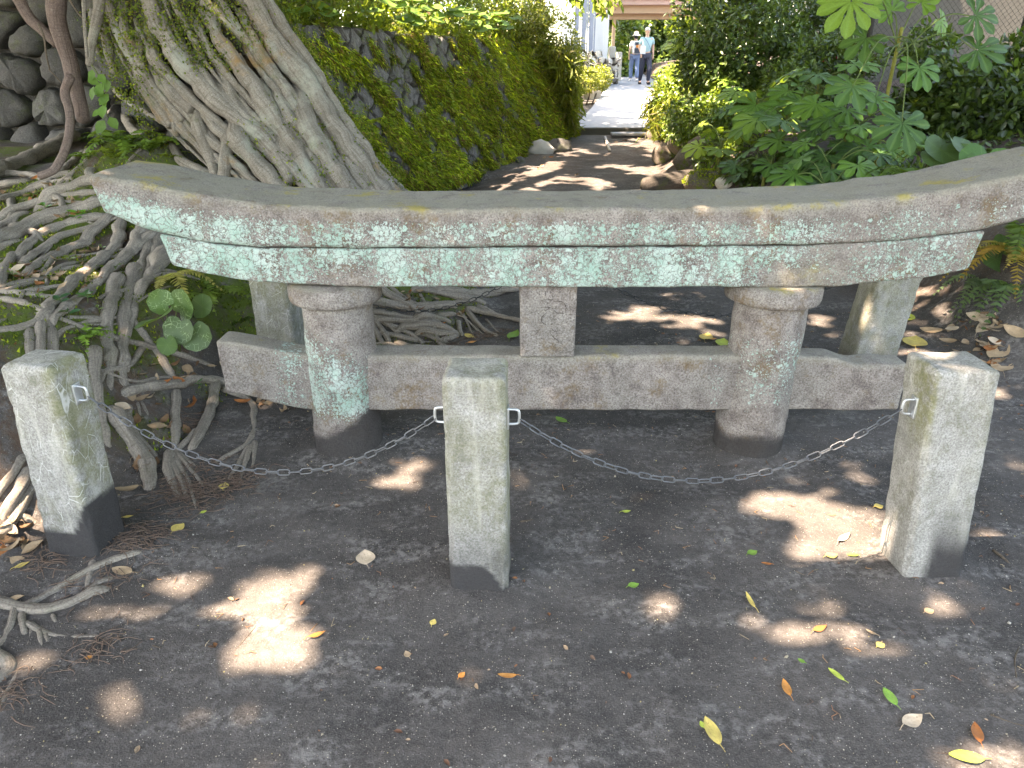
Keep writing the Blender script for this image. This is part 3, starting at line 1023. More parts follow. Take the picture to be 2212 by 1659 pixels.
# worn carved strokes on its face, copied stroke by stroke (plan units: px of a 2212-wide enlargement)
STROKES = [[(545, 430), (540, 490)], [(628, 430), (630, 495)], [(690, 430), (770, 515)], [(560, 555), (740, 545)], [(610, 570), (690, 600)],
           [(530, 665), (690, 655), (620, 705)], [(735, 580), (850, 575), (910, 640), (900, 720)], [(720, 670), (790, 730), (890, 735)],
           [(630, 740), (580, 790), (575, 850), (640, 900)], [(720, 730), (760, 750)], [(700, 790), (770, 830)], [(700, 890), (760, 870)],
           [(545, 960), (490, 1040)], [(710, 950), (760, 990), (810, 975)], [(690, 1000), (740, 1070), (800, 1110), (805, 1150)],
           [(770, 1160), (735, 1210)], [(910, 1290), (1030, 1240)], [(330, 1240), (390, 1260)]]
for st in STROKES:
    pts = []
    for x, y in st:
        p = at_y((1250 + x * 400 / 2212) * 0.864, (650 + y * 300 / 1659) * 0.864, 2.6425)
        pts.append(p)
    V, F, U = tube(pts, [0.0010] + [0.0020] * (len(pts) - 2) + [0.0010], 5, 0.004, 0.3, len(pts), flat=0.6)
    g = obj('carved_stroke', mesh('carved_stroke', V, F, None, U), MAT['groove'], strut)

# ================================================================ bollard posts
POSTS = {}


def post(key, label, base, top, w, d, h, yaw, damp, algae, scr, zs, seed):
    """base, top: (x, y) of the axis at the ground and at the top; damp, algae: shape of the stains"""
    e = tag(empty('bollard_post', (base[0], base[1], zs)), label, 'post', 'square stone posts round the gate')
    V, F = rbox(w / 2, d / 2, (h + 0.15) / 2, 0.017, 0.015, 0.004, 11, seed)
    edge = sstep(0.80, 0.97, np.abs(V[:, 0]) / (w / 2)) * sstep(0.80, 0.97, np.abs(V[:, 1]) / (d / 2))
    edge = np.maximum(edge, sstep(0.95, 0.995, V[:, 2] / ((h + .15) / 2)) * sstep(.7, .95, np.maximum(np.abs(V[:, 0]) / (w / 2), np.abs(V[:, 1]) / (d / 2))))
    V = V * (1 - (edge * 0.075 * sstep(0.05, 0.45, fbm(V * 26 + seed, 3, seed + 7)))[:, None] * np.array([1, 1, .12]))
    z = V[:, 2] + (h - 0.15) / 2
    t = z / h
    c, s = math.cos(yaw), math.sin(yaw)
    x, y = V[:, 0] * (1.0 + 0.03 * (1 - t)), V[:, 1] * (1.0 + 0.03 * (1 - t))
    P = np.stack([c * x - s * y + base[0] + (top[0] - base[0]) * t, s * x + c * y + base[1] + (top[1] - base[1]) * t, z + zs], 1)
    P += 0.002 * np.stack([fbm(P * 25, 2, seed), fbm(P * 25 + 7, 2, seed), 0 * z], 1)
    wav = fbm(P * 7, 3, seed + 5)
    o = obj('shaft', mesh('shaft', P, F, np.stack([damp(V, z, wav), algae(V, z, wav), np.full(len(z), scr)], 1)), MAT['post'], e)
    POSTS[key] = dict(e=e, base=base, top=top, w=w, d=d, h=h, yaw=yaw, zs=zs)
    return e


post('L', 'grey post at the rooty mound, tallest and palest, scratched front', (-1.452, 2.005), (-1.425, 2.005), 0.172, 0.155, 0.70, R(-7), lambda V, z, n: sstep(0.13, 0.115, z + 0.02 * n - 0.10 * sstep(0.02, 0.09, V[:, 0])),
     lambda V, z, n: 0.75 * sstep(0.03, 0.08, V[:, 0]) * sstep(0.1, 0.3, z) + 0.2 * sstep(0.4, 0.7, z), 1.0, 0.0, 21)
post('M', 'middle front post standing before the tie beam, mottled olive and grey', (-0.098, 1.842), (-0.102, 1.842), 0.176, 0.158, 0.735, R(-2), lambda V, z, n: np.clip(sstep(0.125, 0.108, z + 0.025 * n + 0.10 * sstep(0.0, 0.09, V[:, 0])) + 0.55 * sstep(0.30, 0.10, z), 0, 1),
     lambda V, z, n: 0.35 * sstep(0.18, 0.3, z) + 0.5 * sstep(0.05, 0.09, V[:, 0]), 0.12, 0.0, 22)
post('R', 'front post with sunlit rounded top and a green algae streak by its bracket', (1.338, 1.895), (1.268, 1.895), 0.186, 0.165, 0.735, R(1), lambda V, z, n: np.clip(1.3 * sstep(0.30, 0.02, z + 0.05 * n) * sstep(-0.05, 0.0, V[:, 0] - 0.0 * z) + 0.4 * sstep(0.12, 0.0, z), 0, 1),
     lambda V, z, n: np.clip(1.3 * sstep(-0.07, -0.09, V[:, 0]) * sstep(0.40, 0.66, z) * sstep(0.08, -0.02, V[:, 1] + 0.02) + 0.28 * sstep(0.25, 0.5, z) * sstep(0.02, 0.08, V[:, 0] + 0.05 * n), 0, 1), 0.2, 0.0, 23)
RY = 3.62
for key, uc, lab, tl, seed in (('BL', 603, 'scribbled post behind the gate, partly hidden by the lichen-patched pillar', 0.0, 24), ('BM', 1198, 'olive post behind the gate, mostly hidden by the carved block', 0.0, 25), ('BR', 1896, 'leaning olive-brown post behind the tie beam, nearest the ferny bank', 0.05, 26)):
    x = at_y(uc, 690, RY).x
    zs = hz(x, RY) if key != 'BL' else -0.12
    wv = 0.235 if key == 'BR' else (0.2 if key == 'BL' else 0.19)
    post(key, lab, (x - tl * .5, RY), (x + tl, RY), wv, 0.17, 0.97 if key == 'BL' else 0.80, R(4 if key == 'BR' else -4), lambda V, z, n: 0.75 * sstep(0.20, 0.02, z + .04 * n),
         lambda V, z, n: 0.45 + 0.4 * sstep(0.4, 0.75, z), 1.0 if key == 'BL' else 0.15, zs, seed)


# ================================================================ chains
def link_mesh(L=0.046, W=0.021, r=0.0022):
    pts, a = [], (W - 2 * r) / 2
    h = (L - W) / 2
    for i in range(7):
        t = math.pi * i / 6 - math.pi / 2
        pts.append((a * math.sin(t), h + a * math.cos(t), 0))
    for i in range(7):
        t = math.pi * i / 6 + math.pi / 2
        pts.append((a * math.sin(t), -h + a * math.cos(t), 0))
    P = np.array(pts)
    n, s = len(P), 6
    T = np.roll(P, -1, 0) - np.roll(P, 1, 0)
    T /= np.linalg.norm(T, axis=1, keepdims=True)
    Nn = np.cross(T, [0, 0, 1.0])
    ang = np.linspace(0, 2 * math.pi, s, endpoint=False)
    V = (P[:, None] + r * (np.cos(ang)[None, :, None] * Nn[:, None] + np.sin(ang)[None, :, None] * np.array([0, 0, 1.0]))).reshape(-1, 3)
    ii = np.arange(n * s).reshape(n, s)
    nx = np.roll(ii, -1, 1)
    F = np.stack([ii, nx, np.roll(nx, -1, 0), np.roll(ii, -1, 0)], -1).reshape(-1, 4)
    return mesh('link', V, F)


LINK = link_mesh()
LINK.materials.append(MAT['chain'])
LINK_DARK = LINK.copy()
LINK_DARK.materials.clear()
LINK_DARK.materials.append(MAT['chain_dark'])


def eye(parent, p, out):
    """a stainless plate with a square staple that carries the chain"""
    out = Vector(out).normalized()
    zup = Vector((0, 0, 1))
    sd = out.cross(zup)
    g = Geo()
    pts = [p - zup * .024, p - zup * .022 + out * .026, p + out * .032 - zup * .012, p + out * .032 + zup * .012, p + zup * .022 + out * .026, p + zup * .024]
    V, F, U = tube(pts, 0.0042, 8, 0.006)
    g.add(V, F)
    V, F = rbox(0.0035, 0.017, 0.034, 0.002, 0.012)
    M3 = np.array([out, sd, zup]).T
    g.add(V @ M3.T + np.array(p), F)
    obj('bracket', g.mesh('bracket'), MAT['steel'], parent)
    return p + out * .034 - zup * .010


def face_pt(key, side, z):
    q = POSTS[key]
    t = (z - q['zs']) / q['h']
    ax = Vector((q['base'][0] + (q['top'][0] - q['base'][0]) * t, q['base'][1] + (q['top'][1] - q['base'][1]) * t, z))
    d = Vector((math.cos(q['yaw']), math.sin(q['yaw']), 0)) * side
    return ax + d * (q['w'] / 2 * 1.01 + 0.001), d


def chain(k0, k1, z0, z1, sag, label, roll0=0.6):
    p, d = face_pt(k0, 1, z0)
    a = eye(POSTS[k0]['e'], p, d)
    p, d = face_pt(k1, -1, z1)
    b = eye(POSTS[k1]['e'], p, d)
    pts = []
    for i in range(241):
        t = i / 240
        q = a.lerp(b, t)
        pts.append(q - Vector((0, 0, 4 * sag * t * (1 - t))))
    S = np.concatenate([[0], np.cumsum([(pts[i + 1] - pts[i]).length for i in range(240)])])
    n = int(round(S[-1] / 0.0375))
    e = tag(empty('chain', a), label, 'chain')
    for i in range(n):
        s = (i + 0.5) * S[-1] / n
        j = min(239, int(np.searchsorted(S, s)) - 1)
        f = (s - S[j]) / (S[j + 1] - S[j])
        c = pts[j].lerp(pts[j + 1], f)
        T = (pts[j + 1] - pts[j]).normalized()
        side = T.cross(Vector((0, 0, 1))).normalized()
        nz = side.cross(T)
        ang = roll0 + (math.pi / 2 if i % 2 else 0) + 0.25 * math.sin(i * 1.7)
        x = side * math.cos(ang) + nz * math.sin(ang)
        z = x.cross(T)
        M = Matrix((x, T, z)).transposed().to_4x4()
        M.translation = c
        o = obj('link', LINK_DARK if k0[0] == 'B' else LINK, None, e)
        o.matrix_basis = M
    return e


chain('L', 'M', 0.585, 0.585, 0.225, 'galvanised chain sagging between the scratched post and the middle front post')
chain('M', 'R', 0.582, 0.588, 0.225, 'galvanised chain sagging from the middle front post to the algae-streaked post', 0.9)
chain('BL', 'BM', 0.56, 0.58, 0.24, 'dark chain hanging behind the gate across the heap of roots', 0.3)
chain('BM', 'BR', 0.58, 0.58, 0.27, 'dark chain hanging behind the gate over bare ground', 0.4)
# ================================================================ the fig tree: trunk, strands, roots, crown
TR = np.array([[-0.10, -1.75, 5.40, 1.30, 0.95], [0.25, -1.72, 5.38, 1.12, 0.80], [0.50, -1.62, 5.38, 0.92, 0.66], [0.75, -1.58, 5.40, 0.80, 0.60], [1.05, -1.76, 5.45, 0.80, 0.58], [1.35, -2.00, 5.50, 0.79, 0.58],
               [1.70, -2.18, 5.55, 0.74, 0.57], [2.00, -2.31, 5.60, 0.70, 0.57], [2.60, -2.55, 5.65, 0.62, 0.55], [3.40, -2.90, 5.70, 0.52, 0.48], [4.30, -3.25, 5.70, 0.42, 0.40]])


def ring_at(z):
    z = np.clip(z, TR[0, 0], TR[-1, 0])
    return [np.interp(z, TR[:, 0], TR[:, i]) for i in range(1, 5)]


def hit_many(uv, trunk=True, land=True):
    """for each sight line: the nearer of trunk and terrain, and its depth"""
    uv = np.asarray(uv, float)
    D = np.array([tuple(ray(u, v)) for u, v in uv])
    t = np.concatenate([np.linspace(1.2, 8.0, 420), np.linspace(8.05, 16, 80)])
    X, Y, Z = D[:, :1] * t, D[:, 1:2] * t, CAMZ + D[:, 2:3] * t
    ins = Z <= H(X.ravel(), Y.ravel()).reshape(X.shape) if land else np.zeros(X.shape, bool)
    tr = np.zeros_like(ins)
    if trunk:
        xc, yc, rx, ry = ring_at(Z)
        tr = ((X - xc) / rx) ** 2 + ((Y - yc) / ry) ** 2 < 1
        ins = ins | tr
    k = np.where(ins.any(1), ins.argmax(1), len(t) - 1)
    r = np.arange(len(uv))
    return np.stack([X[r, k], Y[r, k], Z[r, k]], 1), t[k], tr[r, k]


fig = tag(empty('fig_tree', (-1.7, 5.4, 0.5)), 'huge old tree with fused trunk strands and bare roots spilling over the mound', 'tree')

# trunk body
zz = np.linspace(-0.1, 4.3, 120)
aa = np.linspace(0, 2 * math.pi, 150, endpoint=False)
xc, yc, rx, ry = ring_at(zz)
A2, Z2 = np.meshgrid(aa, zz)
ca, sa = np.cos(A2), np.sin(A2)
tw = A2 + 0.5 * Z2
fl = 0.045 * np.sin(7 * tw) + 0.03 * np.sin(13 * tw + 1) + 0.05 * fbm(np.stack([ca.ravel() * 2.4 + 0.4 * Z2.ravel(), sa.ravel() * 2.4, Z2.ravel() * 0.55], 1), 4, 61).reshape(A2.shape)
fl += 0.05 * fbm(np.stack([ca.ravel() * 9, sa.ravel() * 9, Z2.ravel() * 1.6], 1), 3, 62).reshape(A2.shape)
k = 1 + fl
k = (1 + fl) * 0.80
V = np.stack([xc[:, None] + rx[:, None] * k * ca, yc[:, None] + ry[:, None] * k * sa, Z2], -1).reshape(-1, 3)
ii = np.arange(A2.size).reshape(A2.shape)
nx = np.roll(ii, -1, 1)
F = np.stack([ii[:-1], nx[:-1], nx[1:], ii[1:]], -1).reshape(-1, 4)
U = np.stack([Z2.ravel(), (A2 * 0.7).ravel(), 0 * A2.ravel()], 1)
obj('trunk', mesh('trunk', V, F, None, U), MAT['bark_core_shaded'], fig)

cA = lambda p: (p[0] / 4, 345.6 + p[1] / 4)
cB = lambda p: (p[0] / 4, 734.4 + p[1] / 4)
cC = lambda p: (p[0] / 4, 1123.2 + p[1] / 4)
cO = lambda p: (p[0] / 4, p[1] / 4)
cN = lambda p: (553 + p[0] / 4, p[1] / 4)
cT = lambda p: (155.5 + p[0] * .2813, p[1] * .2813)
cU = lambda p: (777.6 + p[0] * .1953, 561.6 + p[1] * .1953)

ROOTS = []      # (crop, px scale, points, radius px, taper)


def rr(c, s, r, pts, tap=0.75):
    ROOTS.append((c, s, r, pts, tap))


rr(cO, .25, 62, [(-120, 1570), (60, 1490), (250, 1410), (480, 1310), (640, 1210)], 0.8)
rr(cA, .25, 62, [(-200, 820), (-40, 750), (150, 650), (300, 570), (450, 510), (600, 450), (760, 410), (880, 380)], 0.7)
rr(cA, .25, 34, [(160, 860), (260, 740), (350, 640), (480, 570), (650, 540), (900, 510)], 1.0)
rr(cA, .25, 27, [(200, 900), (330, 800), (470, 690), (560, 640), (700, 610), (840, 600)], 1.0)
rr(cA, .25, 20, [(470, 690), (420, 760), (360, 850)])
rr(cA, .25, 30, [(230, 970), (300, 900), (450, 850), (600, 790), (730, 735)], 1.1)
rr(cA, .25, 40, [(740, 720), (800, 655), (880, 560), (960, 490)], 0.8)
rr(cA, .25, 20, [(450, 870), (380, 960), (340, 1010)])
rr(cA, .25, 37, [(430, 1290), (560, 1150), (700, 1020), (800, 940), (900, 860), (1020, 800), (1040, 690), (1040, 560)], 1.0)
rr(cA, .25, 35, [(480, 1380), (600, 1290), (760, 1160), (880, 1060), (960, 960), (1060, 870), (1180, 770), (1300, 690), (1390, 630)], 1.1)
rr(cA, .25, 27, [(390, 1330), (300, 1270), (200, 1230), (0, 1220), (-80, 1215)])
rr(cA, .25, 36, [(400, 1340), (360, 1430), (200, 1460), (0, 1490), (-80, 1500)])
rr(cA, .25, 42, [(425, 1290), (450, 1480), (445, 1650), (440, 1760)], 0.9)
rr(cA, .25, 18, [(470, 1460), (505, 1620), (520, 1700)])
rr(cA, .25, 33, [(350, 1440), (345, 1560), (342, 1680)], 0.95)
rr(cA, .25, 28, [(250, 1500), (255, 1660)], 0.95)
rr(cA, .25, 25, [(-60, 1140), (120, 1160), (300, 1200), (480, 1200)])
rr(cA, .25, 33, [(10, 1110), (-10, 1010), (40, 920), (120, 840)], 0.9)
rr(cA, .25, 21, [(200, 1160), (400, 1120), (580, 1090)])
rr(cA, .25, 48, [(1010, 1040), (985, 1180), (960, 1320), (920, 1400), (905, 1500), (930, 1640), (950, 1760)], 0.85)
rr(cA, .25, 44, [(1170, 960), (1120, 1150), (1090, 1330), (1070, 1450), (1055, 1650), (1060, 1760)], 0.9)
rr(cA, .25, 32, [(1300, 740), (1230, 880), (1210, 1000), (1190, 1150), (1170, 1300), (1130, 1420), (1090, 1480)], 0.95)
rr(cA, .25, 18, [(620, 1370), (800, 1380), (1090, 1372)], 1.1)
rr(cA, .25, 26, [(500, 1520), (600, 1440), (740, 1400), (860, 1390)])
rr(cA, .25, 28, [(1150, 1410), (1250, 1540), (1340, 1650), (1410, 1760), (1475, 1860)], 0.9)
rr(cA, .25, 58, [(1440, 830), (1380, 960), (1260, 1080), (1215, 1160)], 0.6)
rr(cA, .25, 50, [(1250, 590), (1200, 680), (1150, 800)], 0.7)
rr(cA, .25, 36, [(1390, 680), (1350, 880), (1280, 960)], 0.8)
rr(cA, .25, 24, [(-60, 380), (150, 320), (300, 250), (450, 200), (600, 170)])
rr(cA, .25, 30, [(60, 470), (300, 400), (430, 330), (600, 310), (830, 290)])
rr(cA, .25, 18, [(420, 390), (560, 360), (740, 370)])
rr(cA, .25, 30, [(-60, 240), (200, 210), (330, 180), (460, 120)])
rr(cA, .25, 46, [(430, 350), (520, 270), (640, 220), (830, 195)])
rr(cA, .25, 29, [(-60, 620), (100, 500), (220, 475)])
rr(cA, .25, 20, [(130, 545), (165, 480)])
rr(cA, .25, 19, [(-40, 540), (120, 450), (240, 430)])
rr(cA, .25, 24, [(420, 225), (520, 110), (640, 20), (740, -70)])
rr(cA, .25, 20, [(520, 215), (650, 100), (740, 10)])
rr(cA, .25, 30, [(780, 120), (770, 20), (760, -60)])
rr(cA, .25, 24, [(-60, 130), (160, 110), (330, 140), (420, 190)])
rr(cB, .25, 40, [(820, 120), (810, 300), (840, 500), (895, 700), (920, 860)], 0.8)
rr(cB, .25, 28, [(930, -20), (960, 150), (950, 330), (940, 420)], 0.9)
rr(cB, .25, 36, [(1055, -20), (1060, 150), (1050, 280), (1020, 380), (1090, 450), (1160, 470)])
rr(cB, .25, 40, [(1120, 455), (1300, 450), (1500, 400), (1650, 360), (1800, 350), (1910, 372)], 0.9)
rr(cB, .25, 36, [(1870, 385), (1860, 530), (1800, 680), (1740, 800), (1680, 930)], 0.8)
rr(cB, .25, 26, [(1700, 810), (1600, 930), (1480, 1020)])
rr(cB, .25, 29, [(1518, 480), (1520, 700), (1520, 920)], 0.9)
rr(cB, .25, 52, [(1010, 680), (1080, 830), (1180, 950), (1280, 1060), (1330, 1180), (1300, 1260)], 0.75)
rr(cB, .25, 34, [(1480, 990), (1425, 1080), (1440, 1180), (1530, 1345)], 0.6)
rr(cB, .25, 20, [(1500, 1000), (1560, 1120), (1690, 1260), (1690, 1440)], 0.5)
rr(cB, .25, 16, [(1540, 990), (1650, 1110), (1760, 1250), (1800, 1340)], 0.5)
rr(cB, .25, 22, [(1490, 1040), (1540, 1180), (1610, 1340)], 0.6)
rr(cB, .25, 13, [(1560, 990), (1700, 1080), (1760, 1160)], 0.5)
rr(cB, .25, 24, [(1920, 430), (2050, 490), (2150, 470), (2190, 560), (2215, 660), (2205, 800), (2180, 900), (2090, 970), (1950, 990), (1830, 1085)], 0.55)
rr(cB, .25, 20, [(2150, 940), (2060, 1080), (1950, 1240)], 0.5)
rr(cB, .25, 18, [(2170, 930), (2100, 1080), (2045, 1310)], 0.5)
rr(cB, .25, 16, [(2200, 900), (2240, 1000), (2160, 1210)], 0.5)
rr(cB, .25, 32, [(200, 1030), (120, 1180), (-30, 1370)])
rr(cB, .25, 42, [(260, 1160), (150, 1370), (40, 1540)], 0.9)
rr(cB, .25, 34, [(300, 1260), (190, 1400), (190, 1520), (80, 1680), (-40, 1740)], 0.9)
rr(cB, .25, 25, [(200, 1530), (350, 1600)])
rr(cB, .25, 12, [(1230, 560), (1270, 660), (1340, 770)], .5)
rr(cB, .25, 11, [(1190, 560), (1240, 680), (1230, 790)], .5)
rr(cB, .25, 30, [(1100, 620), (1110, 760), (1200, 900), (1330, 990)], .5)
rr(cC, .25, 25, [(1190, 298), (1000, 340), (850, 410), (700, 490), (500, 590), (300, 720), (220, 760)], 1.2)
rr(cC, .25, 32, [(830, 635), (700, 690), (550, 760), (420, 800), (250, 780), (120, 780), (-60, 730)], 1.3)
rr(cC, .25, 20, [(900, 530), (780, 590), (690, 665)])
rr(cC, .25, 25, [(800, 395), (780, 500), (745, 590)])
rr(cC, .25, 28, [(130, 770), (110, 870), (100, 1000), (30, 1060), (-20, 1130)])
rr(cC, .25, 24, [(200, 830), (218, 970)])
rr(cC, .25, 27, [(260, 910), (350, 980), (500, 1030), (700, 1030), (850, 1010), (1050, 1010), (1345, 1030)], 0.45)
rr(cC, .25, 18, [(345, 970), (360, 1080), (382, 1170)], .6)
rr(cC, .25, 21, [(295, 930), (250, 1100), (190, 1280), (120, 1400), (40, 1560)], .7)
rr(cC, .25, 14, [(400, 1000), (425, 1090)], .6)
rr(cC, .25, 42, [(-60, 1150), (100, 1240), (155, 1310), (60, 1360), (-60, 1420)], .9)
rr(cC, .25, 13, [(460, 830), (500, 930), (530, 980)], .6)
rr(cC, .25, 14, [(-40, 1290), (40, 1240), (120, 1250)], .8)
# under the beam, behind the gate
for r_, pts in ((42, [(200, 300), (350, 410), (450, 480), (580, 520)]), (23, [(330, 300), (450, 420), (560, 470), (640, 495)]), (42, [(640, 340), (850, 370), (1000, 420), (1150, 440), (1310, 470)]),
                (36, [(900, 345), (1080, 390), (1250, 390), (1400, 360), (1720, 335)]), (30, [(700, 325), (900, 330), (1080, 330), (1250, 340), (1390, 372)]), (30, [(600, 515), (850, 500), (1000, 500), (1150, 490), (1290, 455)]),
                (46, [(160, 480), (400, 540), (650, 540), (900, 550), (1010, 520)]), (32, [(180, 590), (400, 630), (550, 650), (760, 680), (840, 690)]), (37, [(240, 670), (450, 690), (700, 690), (840, 712)]),
                (40, [(690, 640), (820, 640), (950, 682)]), (30, [(880, 632), (1030, 612)]), (47, [(480, 772), (600, 760), (720, 730), (850, 740), (980, 780), (1080, 825)]), (40, [(730, 812), (900, 820), (1000, 860), (1065, 835)]),
                (30, [(910, 895), (1030, 905), (1075, 850)]), (30, [(150, 630), (260, 700), (350, 760), (500, 790), (620, 840), (685, 925)]), (26, [(230, 815), (420, 850), (560, 880), (640, 905)]), (26, [(160, 670), (260, 760), (325, 910)]),
                (30, [(150, 750), (200, 850), (245, 930)]), (30, [(430, 935), (530, 980), (640, 1000), (860, 992)]), (23, [(670, 815), (780, 850), (850, 880), (960, 932)]), (20, [(890, 940), (940, 1015)]),
                (30, [(1210, 565), (1400, 600), (1560, 640), (1700, 690), (1800, 692)]), (21, [(1180, 565), (1270, 650), (1310, 750), (1400, 810), (1500, 832)]), (11, [(1100, 580), (1200, 700), (1300, 790), (1390, 842)]),
                (21, [(1320, 525), (1460, 585)]), (11, [(1400, 670), (1480, 780), (1545, 812)]), (10, [(1240, 680), (1335, 805)]), (9, [(1150, 605), (1190, 720), (1265, 860)]), (34, [(1200, 400), (1500, 420), (1560, 380)]),
                (24, [(300, 590), (120, 560), (20, 540)]), (26, [(560, 700), (660, 760), (700, 830)]), (22, [(1090, 690), (1080, 780), (1130, 830)])):
    rr(cU, .1953, r_, pts, 0.75)
# strands down the trunk
STR = [(62, [(540, -120), (600, 100), (650, 230), (740, 380), (850, 530), (980, 680), (1100, 790), (1280, 930), (1420, 1020), (1560, 1150), (1650, 1300), (1800, 1430), (2020, 1600), (2250, 1900)], .95),
       (52, [(900, 800), (1000, 960), (1020, 1100), (1080, 1290), (1130, 1450), (1150, 1700)], .9), (58, [(1180, 1030), (1170, 1200), (1190, 1350), (1150, 1500), (1100, 1750)], .9),
       (85, [(1180, 960), (1260, 1060), (1350, 1200), (1500, 1350), (1680, 1520), (1850, 1800)], .8), (60, [(960, 100), (1150, 330), (1250, 480), (1330, 620), (1480, 780), (1560, 930), (1650, 1080), (1750, 1200), (1830, 1350), (1980, 1540), (2150, 1800)], 1.0),
       (34, [(1000, 20), (1180, 140), (1260, 250), (1400, 400), (1520, 560), (1620, 700), (1740, 850), (1850, 980), (1910, 1160), (1990, 1400)], .8), (88, [(1260, -120), (1400, 150), (1550, 350), (1700, 500), (1800, 650), (1900, 800), (2000, 1000), (2100, 1150), (2230, 1320), (2400, 1500)], .8),
       (64, [(1380, -140), (1500, 100), (1650, 300), (1800, 500), (1900, 650), (2000, 800), (2110, 1000), (2210, 1150), (2340, 1320), (2500, 1520)], .8),
       (24, [(1570, 600), (1620, 760), (1650, 900), (1700, 1090)], .9), (33, [(350, 40), (400, 200), (460, 330), (500, 480), (560, 580), (640, 680), (720, 790), (790, 900), (805, 1040)], .9), (25, [(485, 230), (530, 400), (545, 520)], .9),
       (46, [(560, 540), (780, 700), (920, 850)], 1.0), (20, [(290, 700), (450, 800), (620, 900), (790, 1000)], .8), (30, [(370, 910), (480, 1020), (580, 1090)], .8), (18, [(590, 745), (750, 830), (880, 865)], .8),
       (34, [(720, 1170), (850, 1240), (980, 1320), (1100, 1390), (1200, 1440)], 1.2), (28, [(1240, 1365), (1380, 1400), (1520, 1480)], 1.1), (78, [(1690, 760), (1780, 920), (1880, 1150), (1990, 1300), (2110, 1460), (2300, 1720)], .9),
       (36, [(1890, 1220), (2000, 1380), (2130, 1530)], 1.0), (40, [(1740, 1000), (1830, 1200), (1900, 1330)], 1.0), (50, [(780, 300), (880, 520), (960, 640)], .8), (44, [(1120, 560), (1230, 760), (1330, 950)], .9),
       (60, [(1500, 1000), (1560, 1180), (1660, 1400)], .9), (26, [(120, 100), (160, 300), (210, 420)], .8), (40, [(200, -60), (240, 150), (260, 380), (330, 560)], .9), (30, [(1330, 1200), (1420, 1330), (1560, 1470)], 1.0)]
for r_, pts, tp in STR:
    rr(cT, .2813, r_, pts, tp)
LA = catmull([(150, -150), (210, 150), (330, 420), (520, 720), (720, 980), (960, 1220), (1250, 1500), (1500, 1800)], 40)
LB = catmull([(540, -120), (650, 230), (850, 530), (1100, 790), (1420, 1020), (1650, 1300), (1950, 1540), (2250, 1900)], 40)
LC = catmull([(1260, -150), (1550, 350), (1800, 650), (2000, 1000), (2150, 1220), (2300, 1420), (2450, 1600), (2600, 1800)], 40)
rs_ = np.random.RandomState(19)
for i in range(84):
    a_ = rs_.uniform(0, 2) if i < 52 else rs_.uniform(1.0, 2)
    path = LA * (1 - a_) + LB * a_ if a_ < 1 else LB * (2 - a_) + LC * (a_ - 1)
    i0 = rs_.randint(0, 24)
    i1 = min(39, i0 + rs_.randint(9, 24))
    pts = path[i0:i1 + 1:3] + np.cumsum(rs_.normal(0, 9, (len(path[i0:i1 + 1:3]), 2)), 0)
    if len(pts) >= 3:
        rr(cT, .2813, rs_.choice([12, 18, 26, 36, 48]), [tuple(q) for q in pts], rs_.uniform(.55, 1.0))
for r_, pts in ((35, [(620, 1000), (800, 1200), (880, 1330), (980, 1400), (1080, 1520), (1280, 1680), (1450, 1900)]), (30, [(880, 1270), (1100, 1470), (1320, 1680), (1450, 1850)]), (26, [(940, 1370), (1000, 1550), (1120, 1700)]), (25, [(750, 1210), (860, 1360), (970, 1600)]),
                (20, [(180, 690), (220, 850), (260, 1000), (312, 1190)]), (26, [(450, 920), (540, 1050), (575, 1160), (700, 1260)]), (10, [(560, 1110), (550, 1300), (600, 1520)]), (9, [(590, 1140), (580, 1300), (640, 1500)]), (30, [(700, 1060), (760, 1150), (860, 1240)])):
    rr(cN, .25, r_, pts, 0.85)

rows, allp = [], []
for c, s, r_, pts, tp in ROOTS:
    q = [c(p) for p in pts]
    rows.append((len(allp), len(q)))
    allp += q
HP, HT, ONT = hit_many(allp)
for i, ((c, s, r_, pts, tp), (o0, n)) in enumerate(zip(ROOTS, rows)):
    P, t, on = HP[o0:o0 + n].copy(), HT[o0:o0 + n].copy(), ONT[o0:o0 + n]
    # a root does not leap in depth: smooth along its run
    for _ in range(2):
        if n > 2:
            P[1:-1] = 0.5 * P[1:-1] + 0.25 * (P[:-2] + P[2:])
    rad = (r_ * s / FPX) * t * np.linspace(1.0, tp, n) * (1.0 if c in (cT, cN) else 1.40)
    strand = c in (cT, cN)
    P[:, 2] += rad * (0.1 if strand else 0.40)
    if strand:
        P[:, 1] -= rad * 0.30
        P[:, 0] += rad * 0.15
        P[:, 2] += rad * 0.15
    if not strand and r_ <= 20:
        rad[-1] *= 0.5
    # ends dive into the wood or the soil instead of stopping bluntly
    if strand:
        if allp[o0][1] > 8:
            P[0, 1] += rad[0] * 2.6
            P[0, 2] += rad[0] * 0.8
    else:
        a0, a1 = P[0] - P[1], P[-1] - P[-2]
        P = np.concatenate([[P[0] + a0 / np.linalg.norm(a0) * rad[0] * 2.2 - [0, 0, rad[0] * 1.3]], P, [P[-1] + a1 / np.linalg.norm(a1) * rad[-1] * 2.2 - [0, 0, rad[-1] * 1.3]]])
        rad = np.concatenate([[rad[0] * .8], rad, [rad[-1] * .7]])
    V, F, U = tube(P, rad, 12 if rad.max() > .03 else 9, max(0.012, rad.max() * 0.45), 0.38, i, flat=1.0 if strand else 0.80)
    # knuckles and swellings
    V += 0.38 * rad.max() * np.stack([fbm(V * 9, 2, 71), fbm(V * 9 + 5, 2, 72), fbm(V * 9 + 9, 2, 73)], 1)
    obj('trunk_strand' if strand else 'root', mesh('root', V, F, None, U), MAT['bark'] if (strand and np.mean(on) > .5) else MAT['root'], fig)

